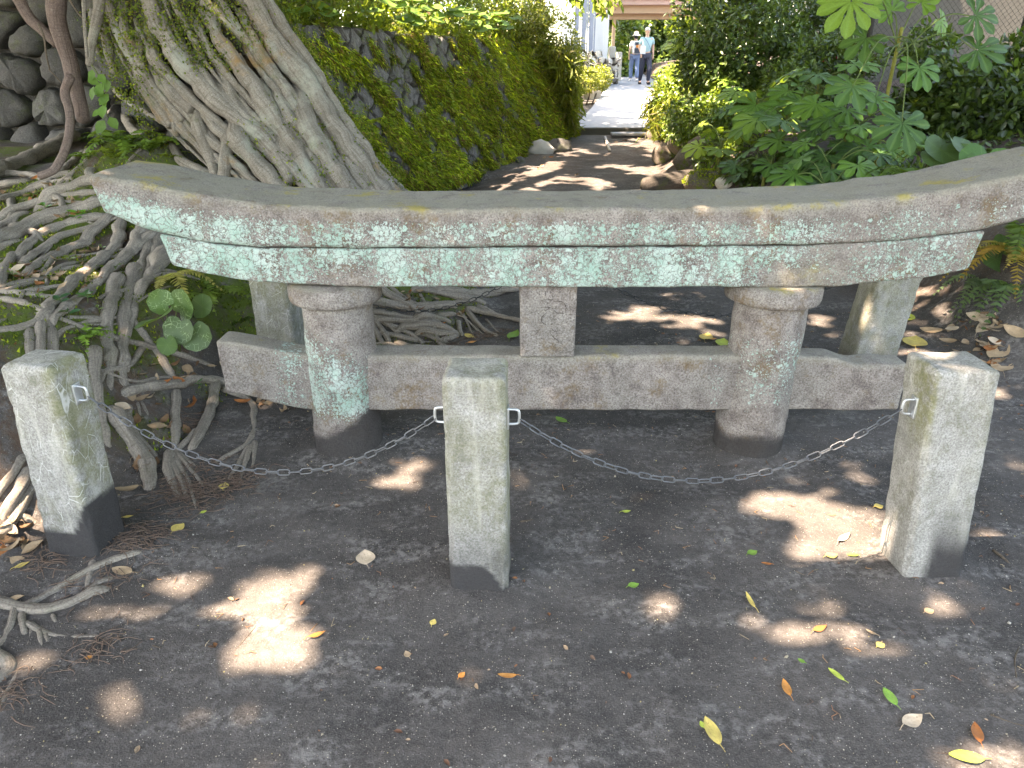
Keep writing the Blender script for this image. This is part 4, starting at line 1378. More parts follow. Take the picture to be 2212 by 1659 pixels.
# lesser roots running with the great ones down the mound
rng = np.random.RandomState(77)
for i in range(215):
    x, y = rng.uniform(-3.4, -0.5), rng.uniform(2.6, 5.0)
    if i % 5 < 2 and i < 120:
        continue
    if i >= 120:
        x, y = rng.uniform(-5.4, -1.75), rng.uniform(1.3, 5.6)
        if x > -2.3 and y > 2.2:
            continue
    if poly_sd(MOUND, np.array([x]), np.array([y]))[0] < .12:
        continue
    hd = math.atan2(-1.0, -0.35) + rng.normal(0, .45) if x < -1.4 else math.atan2(-.55, .8) + rng.normal(0, .5)
    pts, L = [], rng.uniform(.3, .9)
    for k in range(6):
        pts.append((x, y))
        x, y = x + math.cos(hd) * L / 5, y + math.sin(hd) * L / 5
        hd += rng.normal(0, .28)
    pts = np.array(pts)
    r0 = rng.uniform(.006, .020) if i < 120 else rng.uniform(.012, .038)
    rad = r0 * np.linspace(1, .45, 6)
    P = np.stack([pts[:, 0], pts[:, 1], H(pts[:, 0], pts[:, 1]) + rad * .35], 1)
    P[0, 2] -= r0 * 1.4
    P[-1, 2] -= r0
    V, F, U = tube(P, rad, 7, .02, .2, i)
    obj('root', mesh('root', V, F, None, U), MAT['root'], fig)

# free-standing stems and aerial roots beside the trunk
for r0, r1, Y, mt, pts in ((80, 52, 5.2, 'bark_red', [(470, -200), (485, 0), (490, 150), (540, 350), (600, 520), (640, 700), (690, 880), (720, 1040)]), (48, 42, 5.25, 'bark_red', [(90, -150), (150, -30), (250, 150), (380, 270), (500, 380)]),
                           (36, 28, 5.0, 'bark_red', [(610, 660), (560, 800), (600, 950), (605, 1100), (570, 1280), (510, 1400), (450, 1480), (340, 1520)]), (13, 12, 4.9, 'bark', [(715, -60), (725, 100), (732, 250), (752, 490)]),
                           (9, 5, 5.0, 'twig', [(330, 200), (380, 320), (400, 480), (430, 600)]), (6, 3, 5.0, 'twig', [(420, 600), (500, 680), (560, 760)]), (8, 5, 4.9, 'twig', [(590, -20), (680, 120), (760, 200)]), (40, 30, 5.0, 'bark', [(880, -80), (840, 150), (800, 330), (770, 560)])):
    P = np.array([tuple(at_y(*cO(p), Y - 0.00045 * max(0, p[1] - 800))) for p in pts])
    rad = np.linspace(r0, r1, len(P)) * .25 / FPX * 5.0
    V, F, U = tube(P, rad, 14, 0.03, 0.14, int(r0))
    obj('aerial_root', mesh('aerial_root', V, F, None, U), MAT[mt], fig)

# hair-fine rootlets at the root tips
g = Geo()
rng = np.random.RandomState(5)
tips = [(cB(p), 40) for p in ((1530, 1345), (1690, 1440), (1800, 1340), (1610, 1340), (1500, 1250), (1950, 1240), (2045, 1310), (2160, 1210), (1830, 1085), (1700, 1300), (1000, 200), (1640, 700))] + \
       [(cC(p), 45) for p in ((1200, 160), (1150, 230), (1240, 120), (60, 1450), (900, 560), (430, 350), (850, 1140))] + [(cU(p), 30) for p in ((1390, 842), (1545, 812), (1265, 860), (960, 932), (860, 992))]
tp_, _, _ = hit_many([t[0] for t in tips], False)
for (uvp, n), c0 in zip(tips, tp_):
    for j in range(n):
        a = rng.uniform(0, 6.28)
        L = rng.uniform(.02, .09)
        x, y = c0[0] + rng.normal(0, .05), c0[1] + rng.normal(0, .04)
        dx, dy = math.cos(a) * L, math.sin(a) * L * .8
        w = rng.normal(0, .012, 2)
        xs, ys = np.array([x, x + dx * .5 + w[0], x + dx]), np.array([y, y + dy * .5 + w[1], y + dy])
        zs_ = H(xs, ys) + np.array([.003, rng.uniform(.004, .014), .002])
        V, F, U = tube(np.stack([xs, ys, zs_], 1), [.0016, .0013, .0007], 4, .02, 0, 0, False)
        g.add(V, F, (0.17, 0.115, 0.085), U)
tag(obj('rootlets', g.mesh('rootlets'), MAT['tint']), 'hair-fine brown rootlets tangled at the root tips', 'rootlets', kind='stuff')

# limbs and crown, above the picture: they shade the place
for pts, r0 in (([(-3.2, 5.7, 4.1), (-3.3, 4.4, 4.9), (-3.2, 2.6, 5.4), (-2.9, 0.8, 5.6)], .20), ([(-3.2, 5.7, 4.1), (-2.6, 5.2, 5.0), (-1.6, 4.2, 5.6), (-0.4, 3.0, 5.9)], .19), ([(-3.25, 5.7, 4.1), (-3.2, 7.2, 5.0), (-2.4, 9.0, 5.6), (-1.6, 10.8, 5.8)], .19),
                ([(-3.25, 5.7, 4.1), (-4.6, 5.9, 5.0), (-6.0, 5.4, 5.5), (-7.2, 4.6, 5.8)], .18), ([(-3.2, 5.7, 4.1), (-4.4, 7.4, 5.1), (-5.4, 9.4, 5.7)], .16), ([(-3.2, 5.7, 4.1), (-4.2, 4.0, 5.1), (-5.2, 2.0, 5.5), (-5.6, 0.4, 5.7)], .16)):
    V, F, U = tube(pts, np.linspace(r0, r0 * .25, len(pts)), 10, .12, .1, 3)
    obj('limb', mesh('limb', V, F, None, U), MAT['bark'], fig)

SUNX, SUNY = LDIR.x / -LDIR.z, LDIR.y / -LDIR.z       # metres of drift for one metre of fall
GAPS = [(872, 1022, 44, 24, 1), (905, 990, 40, 14, .7), (1140, 1027, 34, 20, 1), (600, 1285, 80, 26, 1), (640, 1275, 44, 34, 1), (520, 1320, 70, 14, .9), (575, 1360, 80, 30, 1), (540, 1410, 70, 34, 1), (600, 1400, 60, 30, 1), (520, 1450, 60, 18, .8), (290, 1297, 46, 15, .9), (408, 1270, 46, 12, 1),
        (1785, 1135, 100, 54, 1), (1695, 1092, 84, 28, 1), (1845, 1115, 72, 74, 1), (1795, 1190, 105, 34, 1), (1740, 1200, 50, 18, .9), (1880, 1170, 40, 44, 1), (1856, 1022, 44, 22, .9), (1770, 1050, 50, 14, .6), (1730, 1335, 70, 28, 1), (1790, 1375, 70, 22, 1), (1860, 1400, 60, 22, 1), (1690, 1350, 40, 16, .8),
        (2010, 1395, 70, 34, .55), (2050, 1290, 80, 14, 1), (2060, 1300, 60, 20, .8), (1430, 1325, 50, 34, .45), (1360, 1440, 50, 18, .8), (1330, 1400, 44, 22, .5), (1330, 1575, 44, 30, .7), (1030, 1622, 32, 22, .7), (2105, 1640, 110, 22, 1), (1850, 1640, 54, 26, .7), (1480, 1225, 60, 14, .6), (1560, 1065, 70, 12, .6),
        (200, 1500, 28, 14, .8), (320, 1520, 44, 16, .6), (440, 1545, 40, 20, .5), (220, 1612, 40, 16, .6), (120, 1420, 40, 12, .5), (40, 1110, 46, 40, 1), (60, 1150, 40, 20, 1), (20, 1000, 30, 40, .7), (210, 590, 16, 10, 1), (1410, 672, 54, 9, 1), (1500, 700, 58, 11, 1), (1540, 722, 44, 7, .9), (1365, 692, 36, 10, 1), (1465, 640, 46, 8, .9), (1790, 692, 44, 14, 1), (1800, 720, 30, 8, .8),
        (1990, 642, 46, 18, 1), (2010, 695, 50, 9, 1), (2060, 712, 44, 8, .9), (1985, 760, 34, 10, .9), (1975, 715, 30, 10, 1), (2040, 780, 40, 10, .6), (2150, 850, 60, 12, .5), (2190, 1010, 40, 30, .5), (1300, 690, 20, 8, .6), (1040, 1170, 40, 14, .5), (700, 1150, 40, 10, .3), (2000, 800, 44, 16, 1.0)]
gp, _, _ = hit_many([(a[0], a[1]) for a in GAPS], False)
GE = []  # gaps cut in the unseen crown to place the sun patches
for (u, v, ru, rv, s), p in zip(GAPS, gp):
    if (u, v) == (2000, 800):
        p = np.array([1.27, 1.9, 0.73])
    q1, q2 = at_z(u + ru, v, p[2]), at_z(u, v + rv, p[2])
    GE.append((p[0] + SUNX * p[2], p[1] + SUNY * p[2], max(.035, abs(q1.x - p[0])), max(.035, abs(q2.y - p[1])), s))
N = 112000
rng = np.random.RandomState(12)
gx_, gy_ = rng.uniform(-7.5, 7.6, N), rng.uniform(-0.9, 13.2, N)
keep = np.ones(N, bool)
P2 = P3(gx_, gy_)
w1, w2 = 0.06 * fbm(P2 * 6, 2, 81), 0.06 * fbm(P2 * 6, 2, 82)
for ex, ey, ea, eb, s in GE:
    d = np.hypot((gx_ + w1 - ex) / (ea * .92 + (.050 if s > .9 else .03)), (gy_ + w2 - ey) / (eb * .92 + (.055 if s > .9 else .03)))
    keep &= ~((d < 1) & (rng.rand(N) < 0.52 + 0.40 * s))
fl_ = fbm(P2 * np.array([2.6, 2.0, 1]), 3, 83)
farp = sstep(5.0, 8.0, gy_) * sstep(-1.6, -0.4, gx_) * sstep(4.2, 3.4, gx_)
keep &= ~((fl_ > 0.30 - 0.20 * farp) & (rng.rand(N) < 0.97 * np.maximum(farp, 0.8 * sstep(1.8, 2.6, gx_) * sstep(4.2, 3.4, gx_) * sstep(4.5, 6.0, gy_))))
keep &= rng.rand(N) > 0.8 * sstep(11.5, 13.2, gy_)
keep &= ~((gx_ > 2.3) & (gx_ < 4.2) & (gy_ > 10.8))
hgt = rng.uniform(4.5, 6.6, N)
cen = np.stack([gx_ - SUNX * hgt, gy_ - SUNY * hgt, hgt], 1)[keep]
n = len(cen)
nrm = unit(n) * 0.55 + np.array([0, 0, 1.0]) + np.array([-.35, 0, 0])
Rm = frames(unit(n) + np.array([0, 0, -.2]), nrm)
szl = rng.uniform(.19, .28, n)
base = np.array([0.055, 0.10, 0.018])
g = Geo()
scatter(g, DIAM_V, DIAM_F, cen - Rm[:, :, 1] * (szl * .5)[:, None], Rm, szl, base * rng.uniform(.6, 1.5, (n, 1)))
obj('crown', g.mesh('crown', False), MAT['leaf_canopy'], fig)
# ================================================================ stone walls
def clip_poly(poly, a, b, c):
    """keep a*x + b*y <= c"""
    out = []
    for i in range(len(poly)):
        p, q = poly[i], poly[(i + 1) % len(poly)]
        dp, dq = a * p[0] + b * p[1] - c, a * q[0] + b * q[1] - c
        if dp <= 0:
            out.append(p)
        if dp * dq < 0:
            t = dp / (dp - dq)
            out.append((p[0] + (q[0] - p[0]) * t, p[1] + (q[1] - p[1]) * t))
    return out


def cells(seeds, box, reach):
    res = []
    S = np.array(seeds)
    for i, (x, y) in enumerate(seeds):
        poly = [(box[0], box[1]), (box[2], box[1]), (box[2], box[3]), (box[0], box[3])]
        near = np.where(np.hypot(S[:, 0] - x, S[:, 1] - y) < reach)[0]
        for j in near:
            if j == i:
                continue
            dx, dy = S[j, 0] - x, S[j, 1] - y
            poly = clip_poly(poly, dx, dy, dx * (x + S[j, 0]) / 2 + dy * (y + S[j, 1]) / 2)
            if len(poly) < 3:
                break
        if len(poly) >= 3:
            res.append(poly)
    return res


def stone_mesh(poly, gap, bulge, depth, rng, to3, jag=0.012, inner=0.74, smooth=False):
    """one dressed stone: joint edge, worn arris, bulging face"""
    P = np.array(poly)
    pts = []
    for i in range(len(P)):
        a, b = P[i], P[(i + 1) % len(P)]
        L = np.linalg.norm(b - a)
        if L < 0.03:
            pts.append(a)
            continue
        pts += [a, a * .62 + b * .38 + rng.normal(0, jag, 2), a * .3 + b * .7 + rng.normal(0, jag, 2)] if L > 0.16 else [a, (a + b) / 2 + rng.normal(0, jag * .7, 2)]
    Q = np.array(pts)
    c = Q.mean(0)
    d = np.linalg.norm(Q - c, axis=1, keepdims=True)
    Q0 = c + (Q - c) * np.clip(1 - gap / np.maximum(d, 1e-3), .5, 1)
    Q0 = Q0 * .86 + c * .14 * 1 + 0.0 if False else Q0
    Q1 = c + (Q0 - c) * 0.93
    Q2 = c + (Q0 - c) * inner
    n = len(Q)
    tilt = rng.normal(0, .05, 2)
    z2 = bulge * rng.uniform(.6, 1.2) + (Q2 - c) @ tilt + rng.normal(0, bulge * .18, n)
    z1 = bulge * .45 + (Q1 - c) @ tilt + rng.normal(0, bulge * .15, n)
    V = [to3(q[0], q[1], -depth) for q in Q0] + [to3(q[0], q[1], 0.0) for q in Q0] + [to3(q[0], q[1], z) for q, z in zip(Q1, z1)] + [to3(q[0], q[1], z) for q, z in zip(Q2, z2)] + [to3(c[0], c[1], float(z2.mean()) + bulge * .12)]
    F = []
    for k in range(3):
        for i in range(n):
            j = (i + 1) % n
            F.append((k * n + i, k * n + j, (k + 1) * n + j, (k + 1) * n + i))
    for i in range(n):
        F.append((3 * n + i, 3 * n + (i + 1) % n, 4 * n))
    return mesh('stone', V, F, smooth=smooth)


BAT = 0.33
WU = (Vector((-WN.x, -WN.y, 0)) * BAT + Vector((0, 0, 1))).normalized()      # up the leaning face
WO = Vector((WN.x, WN.y, BAT)).normalized()                                  # out of the face
WD3 = Vector((WD.x, WD.y, 0))
W0, W1, WT = -2.6, 5.15, 1.66


def wall_pt(s, t, out=0.0):
    b = WB + WD * s
    p = Vector((b.x, b.y, float(path_z(b.y)) - 0.03)) + WU * (t * (1.91 - float(path_z(b.y))) / 1.58) + WO * out
    return (p.x, p.y, p.z)


rng = np.random.RandomState(31)
seeds, a = [], 0.31
for j in range(-1, 13):
    for i in range(-9, 19):
        s, t = i * a + (j % 2) * a / 2 + rng.normal(0, .035), j * a * .5 + rng.normal(0, .03)
        if W0 - .1 < s < W1 + .1 and -.1 < t < WT + .05:
            seeds.append((s, t))
wall = tag(empty('stone_wall', wall_pt(1.2, 0)), 'leaning retaining wall of grey diamond-set stones under moss and ferns', 'wall')
for poly in cells(seeds, (W0, -0.06, W1, WT), 0.8):
    obj('stone', stone_mesh(poly, 0.014, 0.035, 0.10, rng, wall_pt), MAT['wallstone'], wall)
bk = [wall_pt(W0, -.1, -.06), wall_pt(W1, -.1, -.06), wall_pt(W1, WT, -.06), wall_pt(W0, WT, -.06)]
g = Geo()
g.add(np.array(bk + [tuple(Vector(p) - Vector((WN.x, WN.y, 0)) * .25) for p in bk]), np.array([[0, 1, 2, 3], [5, 4, 7, 6], [1, 5, 6, 2], [4, 0, 3, 7], [3, 2, 6, 7]]), (0.1, 0.1, 0.0))
obj('earth_backing', g.mesh('earth_backing', False), MAT['soil'], wall)

# boulder wall at the back of the mound
rng = np.random.RandomState(33)
seeds = []
for j in range(7):
    for i in range(14):
        seeds.append((-7.6 + i * .46 + (j % 2) * .22 + rng.normal(0, .09), 0.28 + j * .40 + rng.normal(0, .07)))
boul = tag(empty('boulder_wall', (-5.2, 8.6, .6)), 'dark dry wall of big rounded boulders behind the tree roots', 'wall')
for poly in cells(seeds, (-7.8, 0.1, -2.1, 2.95), 1.3):
    P = np.array(poly)
    c = P.mean(0)
    # rounded outline
    Q = []
    for i in range(len(P)):
        a_, b_ = P[i], P[(i + 1) % len(P)]
        Q += [tuple(a_ * .75 + b_ * .25), tuple(a_ * .25 + b_ * .75)]
    obj('boulder', stone_mesh(Q, 0.024, 0.11, 0.16, rng, lambda x, z, o: (x, 8.55 + 0.16 * z - o, z), 0.012, .72, True), MAT['boulder'], boul)
g = Geo()
g.add(np.array([[-7.8, 8.72, 0], [-2.0, 8.72, 0], [-2.0, 9.15, 3.0], [-7.8, 9.15, 3.0]]), np.array([[0, 1, 2, 3]]), (0.05, 0.05, 0))
obj('earth_backing', g.mesh('earth_backing', False), MAT['soil'], boul)

# ================================================================ moss
PAL = np.array([[.045, .075, .012], [.095, .135, .015], [.175, .225, .018], [.270, .310, .022], [.10, .055, .022], [.16, .13, .03]])


def pick(rng, n, w):
    c = PAL[rng.choice(len(PAL), n, p=np.array(w) / sum(w))]
    return c * rng.uniform(.75, 1.25, (n, 1))


rng = np.random.RandomState(41)
M_ = 60000
s, t = rng.uniform(W0, W1, M_), rng.uniform(0.02, WT, M_)
q = P3(s * 2.3 + t * 1.1, t * 1.9)
m = 0.65 * fbm(q * np.array([1.6, 1.1, 1]), 3, 91) + 0.85 * fbm(q * np.array([5.0, 3.4, 1]), 2, 92) + 0.16 * sstep(2.6, 4.6, s) + 0.10 * sstep(1.3, .5, t) * sstep(-1, 0, s) - 0.20 * sstep(1.30, 1.6, t) * sstep(2.5, .5, s) + 0.16 * sstep(-2.0, -1.4, s) * sstep(1.2, .4, s) * sstep(1.5, 1.1, t) + 0.12 * sstep(.5, .1, t)
kp = m > 0.035
s, t, m = s[kp], t[kp], m[kp]
n = len(s)
pos = np.array([wall_pt(a_, b_, .03) for a_, b_ in zip(s, t)]) + np.outer(rng.uniform(0, .035, n), np.array(WO))
down = np.array([0, 0, -1.0])
g = Geo()
for rep in range(3):
    D = down * rng.uniform(.5, 1.3, (n, 1)) + np.array(WO) * rng.uniform(.25, .9, (n, 1)) + rng.normal(0, .28, (n, 3))
    Rm = frames(D, np.tile(np.array(WO), (n, 1)) + rng.normal(0, .4, (n, 3)))
    L = rng.uniform(.020, .052, n) * (1 + 0.7 * sstep(0.1, .5, m)) * (1 + .5 * sstep(2.5, 4.5, s))
    br = fbm(P3(s * 1.4, t * 1.4), 2, 93)
    c = pick(rng, n, [2.2, 3.2, 3.4, 1.6, 1.3, 2.6]) * (2.1 + 1.1 * br)[:, None]
    scatter(g, BLADE_V, BLADE_F, pos + rng.normal(0, .014, (n, 3)), Rm, np.stack([L * .22, L * 1.25, L], 1), c)
tag(obj('moss', g.mesh('moss'), MAT['moss']), 'bright green moss hanging over the leaning stone wall', 'moss', kind='stuff')

# moss cushions on the root mound
rng = np.random.RandomState(42)
M_ = 60000
x, y = rng.uniform(-3.6, 0.1, M_), rng.uniform(1.2, 6.2, M_)
mdv = poly_sd(MOUND, x, y)
mk = fbm(P3(x * 2.6, y * 2.6), 3, 21)
kp = (mdv > 0.03) & (mk > 0.02)
x, y, mk = x[kp], y[kp], mk[kp]
n = len(x)
pos = np.stack([x, y, H(x, y) + rng.uniform(-.004, .008, n)], 1)
D = np.array([0, 0, 1.0]) + rng.normal(0, .55, (n, 3))
L = rng.uniform(.008, .022, n)
g = Geo()
scatter(g, BLADE_V, BLADE_F, pos, frames(D, unit(n)), np.stack([L * .55, L, L], 1), pick(rng, n, [2, 4, 4, 1.2, .3, .2]))
tag(obj('ground_moss', g.mesh('ground_moss'), MAT['moss']), 'low moss cushions between the bare roots', 'moss', kind='stuff')


# ================================================================ ferns and broad-leaved herbs
def frond(L, pairs, wid, droop, col, rng, curl=0.0, tooth=True):
    """one fern frond from the origin along +y, arching; gives V, F, tint"""
    g = Geo()
    tt = np.linspace(0, 1, pairs + 3)
    y = L * tt * (1 - .22 * droop * tt)
    z = L * (0.45 * tt - (0.45 + .75 * droop) * tt ** 2)
    xx = L * curl * tt ** 2
    P = np.stack([xx, y, z], 1)
    V, F, U = tube(P, np.linspace(.006, .0015, len(P)) * max(L, .12) * 1.2, 4, raw=True, cap=False)
    g.add(V, F, np.array(col) * .8)
    T = np.gradient(P, axis=0)
    pos, D, S, N = [], [], [], []
    for i in range(2, len(tt)):
        w = wid * math.sin(math.pi * min(1, (0.16 + .84 * (1 - tt[i])) ** .75)) ** .8 if tt[i] < 1 else wid * .2
        w = wid * (1 - tt[i]) ** .7 * min(1, tt[i] / .22 + .25) + .04 * wid
        for sd in (-1, 1):
            d = np.array([sd * 1.0, .38, -.16 + rng.normal(0, .06)])
            tdir = T[i] / np.linalg.norm(T[i])
            d = np.array([sd * .93, 0, -.12]) + tdir * .42
            pos.append(P[i])
            D.append(d)
            S.append(w * rng.uniform(.88, 1.1))
            N.append(np.array([0, -T[i][2], T[i][1]]) + rng.normal(0, .08 * L, 3))
    pos, D, S, N = np.array(pos), np.array(D), np.array(S), np.array(N)
    sp = L / pairs
    tmplV = np.array([[-.42, 0, 0], [.42, 0, 0], [.30, .45, .03], [-.34, .45, .03], [.18, .75, .0], [-.2, .75, .0], [0, 1, -.05]])
    tmplF = np.array([[0, 1, 2], [0, 2, 3], [3, 2, 4], [3, 4, 5], [5, 4, 6]])
    cc = np.array(col)[None] * rng.uniform(.8, 1.2, (len(pos), 1))
    scatter(g, tmplV, tmplF, pos, frames(D, N), np.stack([np.full(len(S), sp * .95), S, S], 1), cc)
    return g


def set_basis(o, pos, D, N, s=1.0):
    Rm = frames(np.array([D], float), np.array([N], float))[0] * s
    M = Matrix([[*Rm[0], pos[0]], [*Rm[1], pos[1]], [*Rm[2], pos[2]], [0, 0, 0, 1]])
    o.matrix_basis = M


def fern(pos, n, L, col, label, rng, az0=0.0, spread=6.28, up=0.55, out=None, pairs=15, group=None, droop=.7):
    e = tag(empty('fern', pos), label, 'fern', group)
    gap = pos[2] - hz(pos[0], pos[1])
    if gap > .03:
        g = Geo()
        for i in range(n):
            a_ = rng.uniform(0, 6.28)
            V, F, U = tube([(.05 * math.cos(a_), .05 * math.sin(a_), -gap - .02), (.03 * math.cos(a_ + .5), .03 * math.sin(a_ + .5), -gap * .4), (0, 0, 0)], [.004, .0035, .003], 5, .05, cap=False)
            g.add(V, F, (.09, .075, .03))
        local_child('stipes', g.mesh('stipes'), MAT['tint'], e)
    for i in range(n):
        az = az0 + spread * (i + .5) / n + rng.normal(0, .12)
        c = np.array(col) * rng.uniform(.8, 1.2) if np.ndim(col) == 1 else np.array(col[i % len(col)])
        Li = L * rng.uniform(.75, 1.1)
        g = frond(Li, pairs, Li * .24, droop * rng.uniform(.6, 1.3), c, rng, rng.normal(0, .12))
        o = local_child('frond', g.mesh('frond'), MAT['leaf_soft'], e)
        D = np.array([math.cos(az), math.sin(az), up * rng.uniform(.5, 1.3)])
        set_basis(o, (0, 0, 0), D, (0, 0, 1))
    return e


rng = np.random.RandomState(51)
protos = []
for v_ in range(4):
    g = Geo()
    for i in range(6):
        az = -math.pi / 2 + (i - 2.5) * .5 + rng.normal(0, .15)
        Li = rng.uniform(.10, .17)
        f = frond(Li, 10, Li * .26, rng.uniform(.6, 1.2), PAL[[1, 2, 3, 2][v_]] * rng.uniform(1.0, 1.6), rng, rng.normal(0, .15))
        V = np.concatenate(f.V)
        D = np.array([[math.cos(az), math.sin(az) * .9, rng.uniform(-.1, .6)]])
        Rm = frames(D, np.array([[0, 0, 1.0]]))[0]
        f.V = [V @ Rm.T]
        f.T = [np.concatenate(f.T)]
        f.U = [np.concatenate(f.U)]
        for arr, dst in ((f.F3, g.F3), (f.F4, g.F4)):
            dst += [q_ + g.n for q_ in arr]
        g.V += f.V
        g.T += f.T
        g.U += f.U
        g.n += len(V)
    me = g.mesh('wall_fern')
    me.materials.append(MAT['leaf_soft'])
    protos.append(me)
wang = math.atan2(WN.y, WN.x) + math.pi / 2
for i in range(130):
    s = rng.uniform(-1.4, 5.0)
    t = rng.uniform(.08, 1.45)
    if i > 70:
        s = rng.uniform(2.2, 5.1)
    o = bpy.data.objects.new('wall_fern', protos[i % 4])
    COL.objects.link(o)
    o.location = wall_pt(s, t, .03)
    o.rotation_euler = (R(-10) + rng.normal(0, .2), rng.normal(0, .2), wang + rng.normal(0, .35))
    o.scale = (rng.uniform(.7, 1.5),) * 3
    zone = ('low' if t < .5 else 'halfway up' if t < 1.0 else 'high') + ' on the mossy leaning wall, ' + ('nearest the trunk' if s < 0 else 'before its middle' if s < 1.5 else 'past its middle' if s < 3.2 else 'towards its overgrown end')
    tag(o, 'small ' + ('mid-green', 'bright green', 'yellow-green', 'fresh green')[i % 4] + ' fern ' + zone, 'fern', 'ferns on the leaning wall')


def kidney(rng, col, edge=None, wav=.06, notch=.45):
    """round leaf with a notch where the stalk joins; radius 1, from the origin along +y"""
    n, V, T = 26, [(0, 0, 0)], [np.append(col, 1.0)]
    for ring, rr_ in ((1, .35), (2, .7), (3, 1.0)):
        for i in range(n + 1):
            th = -math.pi + 2 * math.pi * i / n
            r = rr_ * (1 - notch * math.exp(-((abs(th) - math.pi) / .32) ** 2)) * (1 + .03 * math.sin(9 * th))
            x, y = r * math.sin(th), r * math.cos(th)
            V.append((x, y + .0, .16 * r * r + wav * math.sin(3 * th + 1) * r * r - .10 * abs(math.cos(th)) * r))
            v_ = 1.0 if i % 4 == 0 else .6
            c = np.array(col) * (1.0 if ring < 3 else .9)
            T.append(np.append(c, v_))
    F = []
    for i in range(n):
        F.append((0, 1 + i + 1, 1 + i))
    for k in range(2):
        b0, b1 = 1 + k * (n + 1), 1 + (k + 1) * (n + 1)
        for i in range(n):
            F.append((b0 + i, b0 + i + 1, b1 + i + 1, b1 + i))
    return mesh('leaf', np.array(V), F, np.array(T))


def add_tint(me, n_default=(1, 1, 1)):
    return me


def herb(name, label, base, leaves, mat, rng, col, stalk_col=(.10, .13, .03), group=None, cat='plant', shape='kidney', mats=None):
    """leaves: (position, facing direction, normal, size)"""
    e = tag(empty(name, base), label, cat, group)
    g = Geo()
    for i, (p, D, N, s) in enumerate(leaves):
        p = Vector(p)
        b = Vector(base)
        mid = b.lerp(p, .55) + Vector((0, 0, (p - b).length * .16))
        V, F, U = tube([b + Vector((rng.normal(0, .008), rng.normal(0, .008), -.01)), mid, p], [.0035, .003, .0022], 5, .03, cap=False)
        g.add(V - np.array(base), F, stalk_col, U)
        c = np.array(col) * rng.uniform(.75, 1.25)
        me = kidney(rng, c, notch=rng.uniform(.35, .5), wav=rng.uniform(.03, .1))
        o = local_child('leaf', me, MAT[mats[i]] if mats else MAT[mat], e)
        set_basis(o, p - b, D, N, s)
    local_child('stalks', g.mesh('stalks'), MAT['tint'], e)
    return e


# round-leaved herb by the gate's lichen-patched pillar
rng = np.random.RandomState(61)
lv = []
for u, v, Y, sz, d, nn in ((348, 652, 3.0, .045, (-.6, -.2, .5), (.1, -.8, .5)), (395, 660, 3.0, .060, (.5, -.2, .7), (0, -.8, .6)), (336, 690, 2.92, .072, (.2, -.6, .1), (-.2, -.5, .9)), (386, 712, 2.9, .052, (-.3, -.3, -.9), (.1, -.9, .3)),
                           (422, 725, 2.92, .055, (.2, -.2, -.9), (.2, -.9, .25)), (436, 662, 3.05, .045, (.8, 0, .3), (0, -.8, .6)), (362, 745, 2.86, .036, (.2, -.3, -.9), (0, -.9, .3))):
    lv.append((at_y(u, v, Y), d, nn, sz * 1.25))
hb = on_ground(372, 770)
herb('leopard_plant', 'round-leaved plant with pale leaf trails growing under the lichened beam end', (hb.x, hb.y + .05, hb.z), lv, 'leaf_mined', rng, (.055, .115, .025), mats=['leaf_mined', 'leaf_mined', 'leaf_big', 'leaf_mined', 'leaf_mined', 'leaf_big', 'leaf_big'])

# ferns on the mound and by the gate
def fern_at(u, v, n, L, col, label, **kw):
    p, _, _ = hit_many([(u, v)], False)
    return fern(tuple(p[0]), n, L, col, label, rng, **kw)


YG, MG, DG = (.16, .20, .025), (.085, .15, .02), (.045, .085, .018)
fern_at(365, 600, 3, .30, (.42, .36, .10), 'yellow fern under the lichened end of the gate beam', az0=R(-100), spread=R(110), pairs=15, up=.2, droop=.5)
fern_at(455, 655, 8, .34, (.16, .24, .04), 'green fern beside the round-leaved plant and the scribbled post', pairs=14, up=.9)
fern_at(190, 735, 8, .17, (.17, .29, .04), 'lime fern low on the mossy mound above the scratched post', pairs=10, up=.7)
fern_at(243, 592, 3, .10, MG, 'tiny sprig of fern on a thick root near the beam end', pairs=9, up=1.2)
fern_at(520, 700, 5, .14, DG, 'small dark fern on the mossy slope beside the scribbled post', pairs=10)
for i, (u, v, n, L, c, lab) in enumerate(((215, 300, 8, .34, MG, 'bright fern clump lowest beside the reddish stem'), (262, 318, 9, .36, (.10, .18, .022), 'bright fern clump in the middle below the trunk hollow'), (325, 330, 8, .34, MG, 'bright fern clump nearest the upswept beam end'), (190, 345, 6, .22, MG, 'little fern at the foot of the reddish stem'),
                                       (290, 290, 7, .30, DG, 'darker fern clump tucked under the leaning trunk'), (370, 345, 5, .20, YG, 'small yellow-green fern behind the upswept beam end'), (250, 345, 6, .24, YG, 'yellow-green fern just above the beam tip'))):
    fern_at(u, v, n, L, c, lab, pairs=15, up=.7)
fern_at(452, 318, 4, .16, YG, 'little fern sprouting from a fork of the trunk strands', pairs=9)

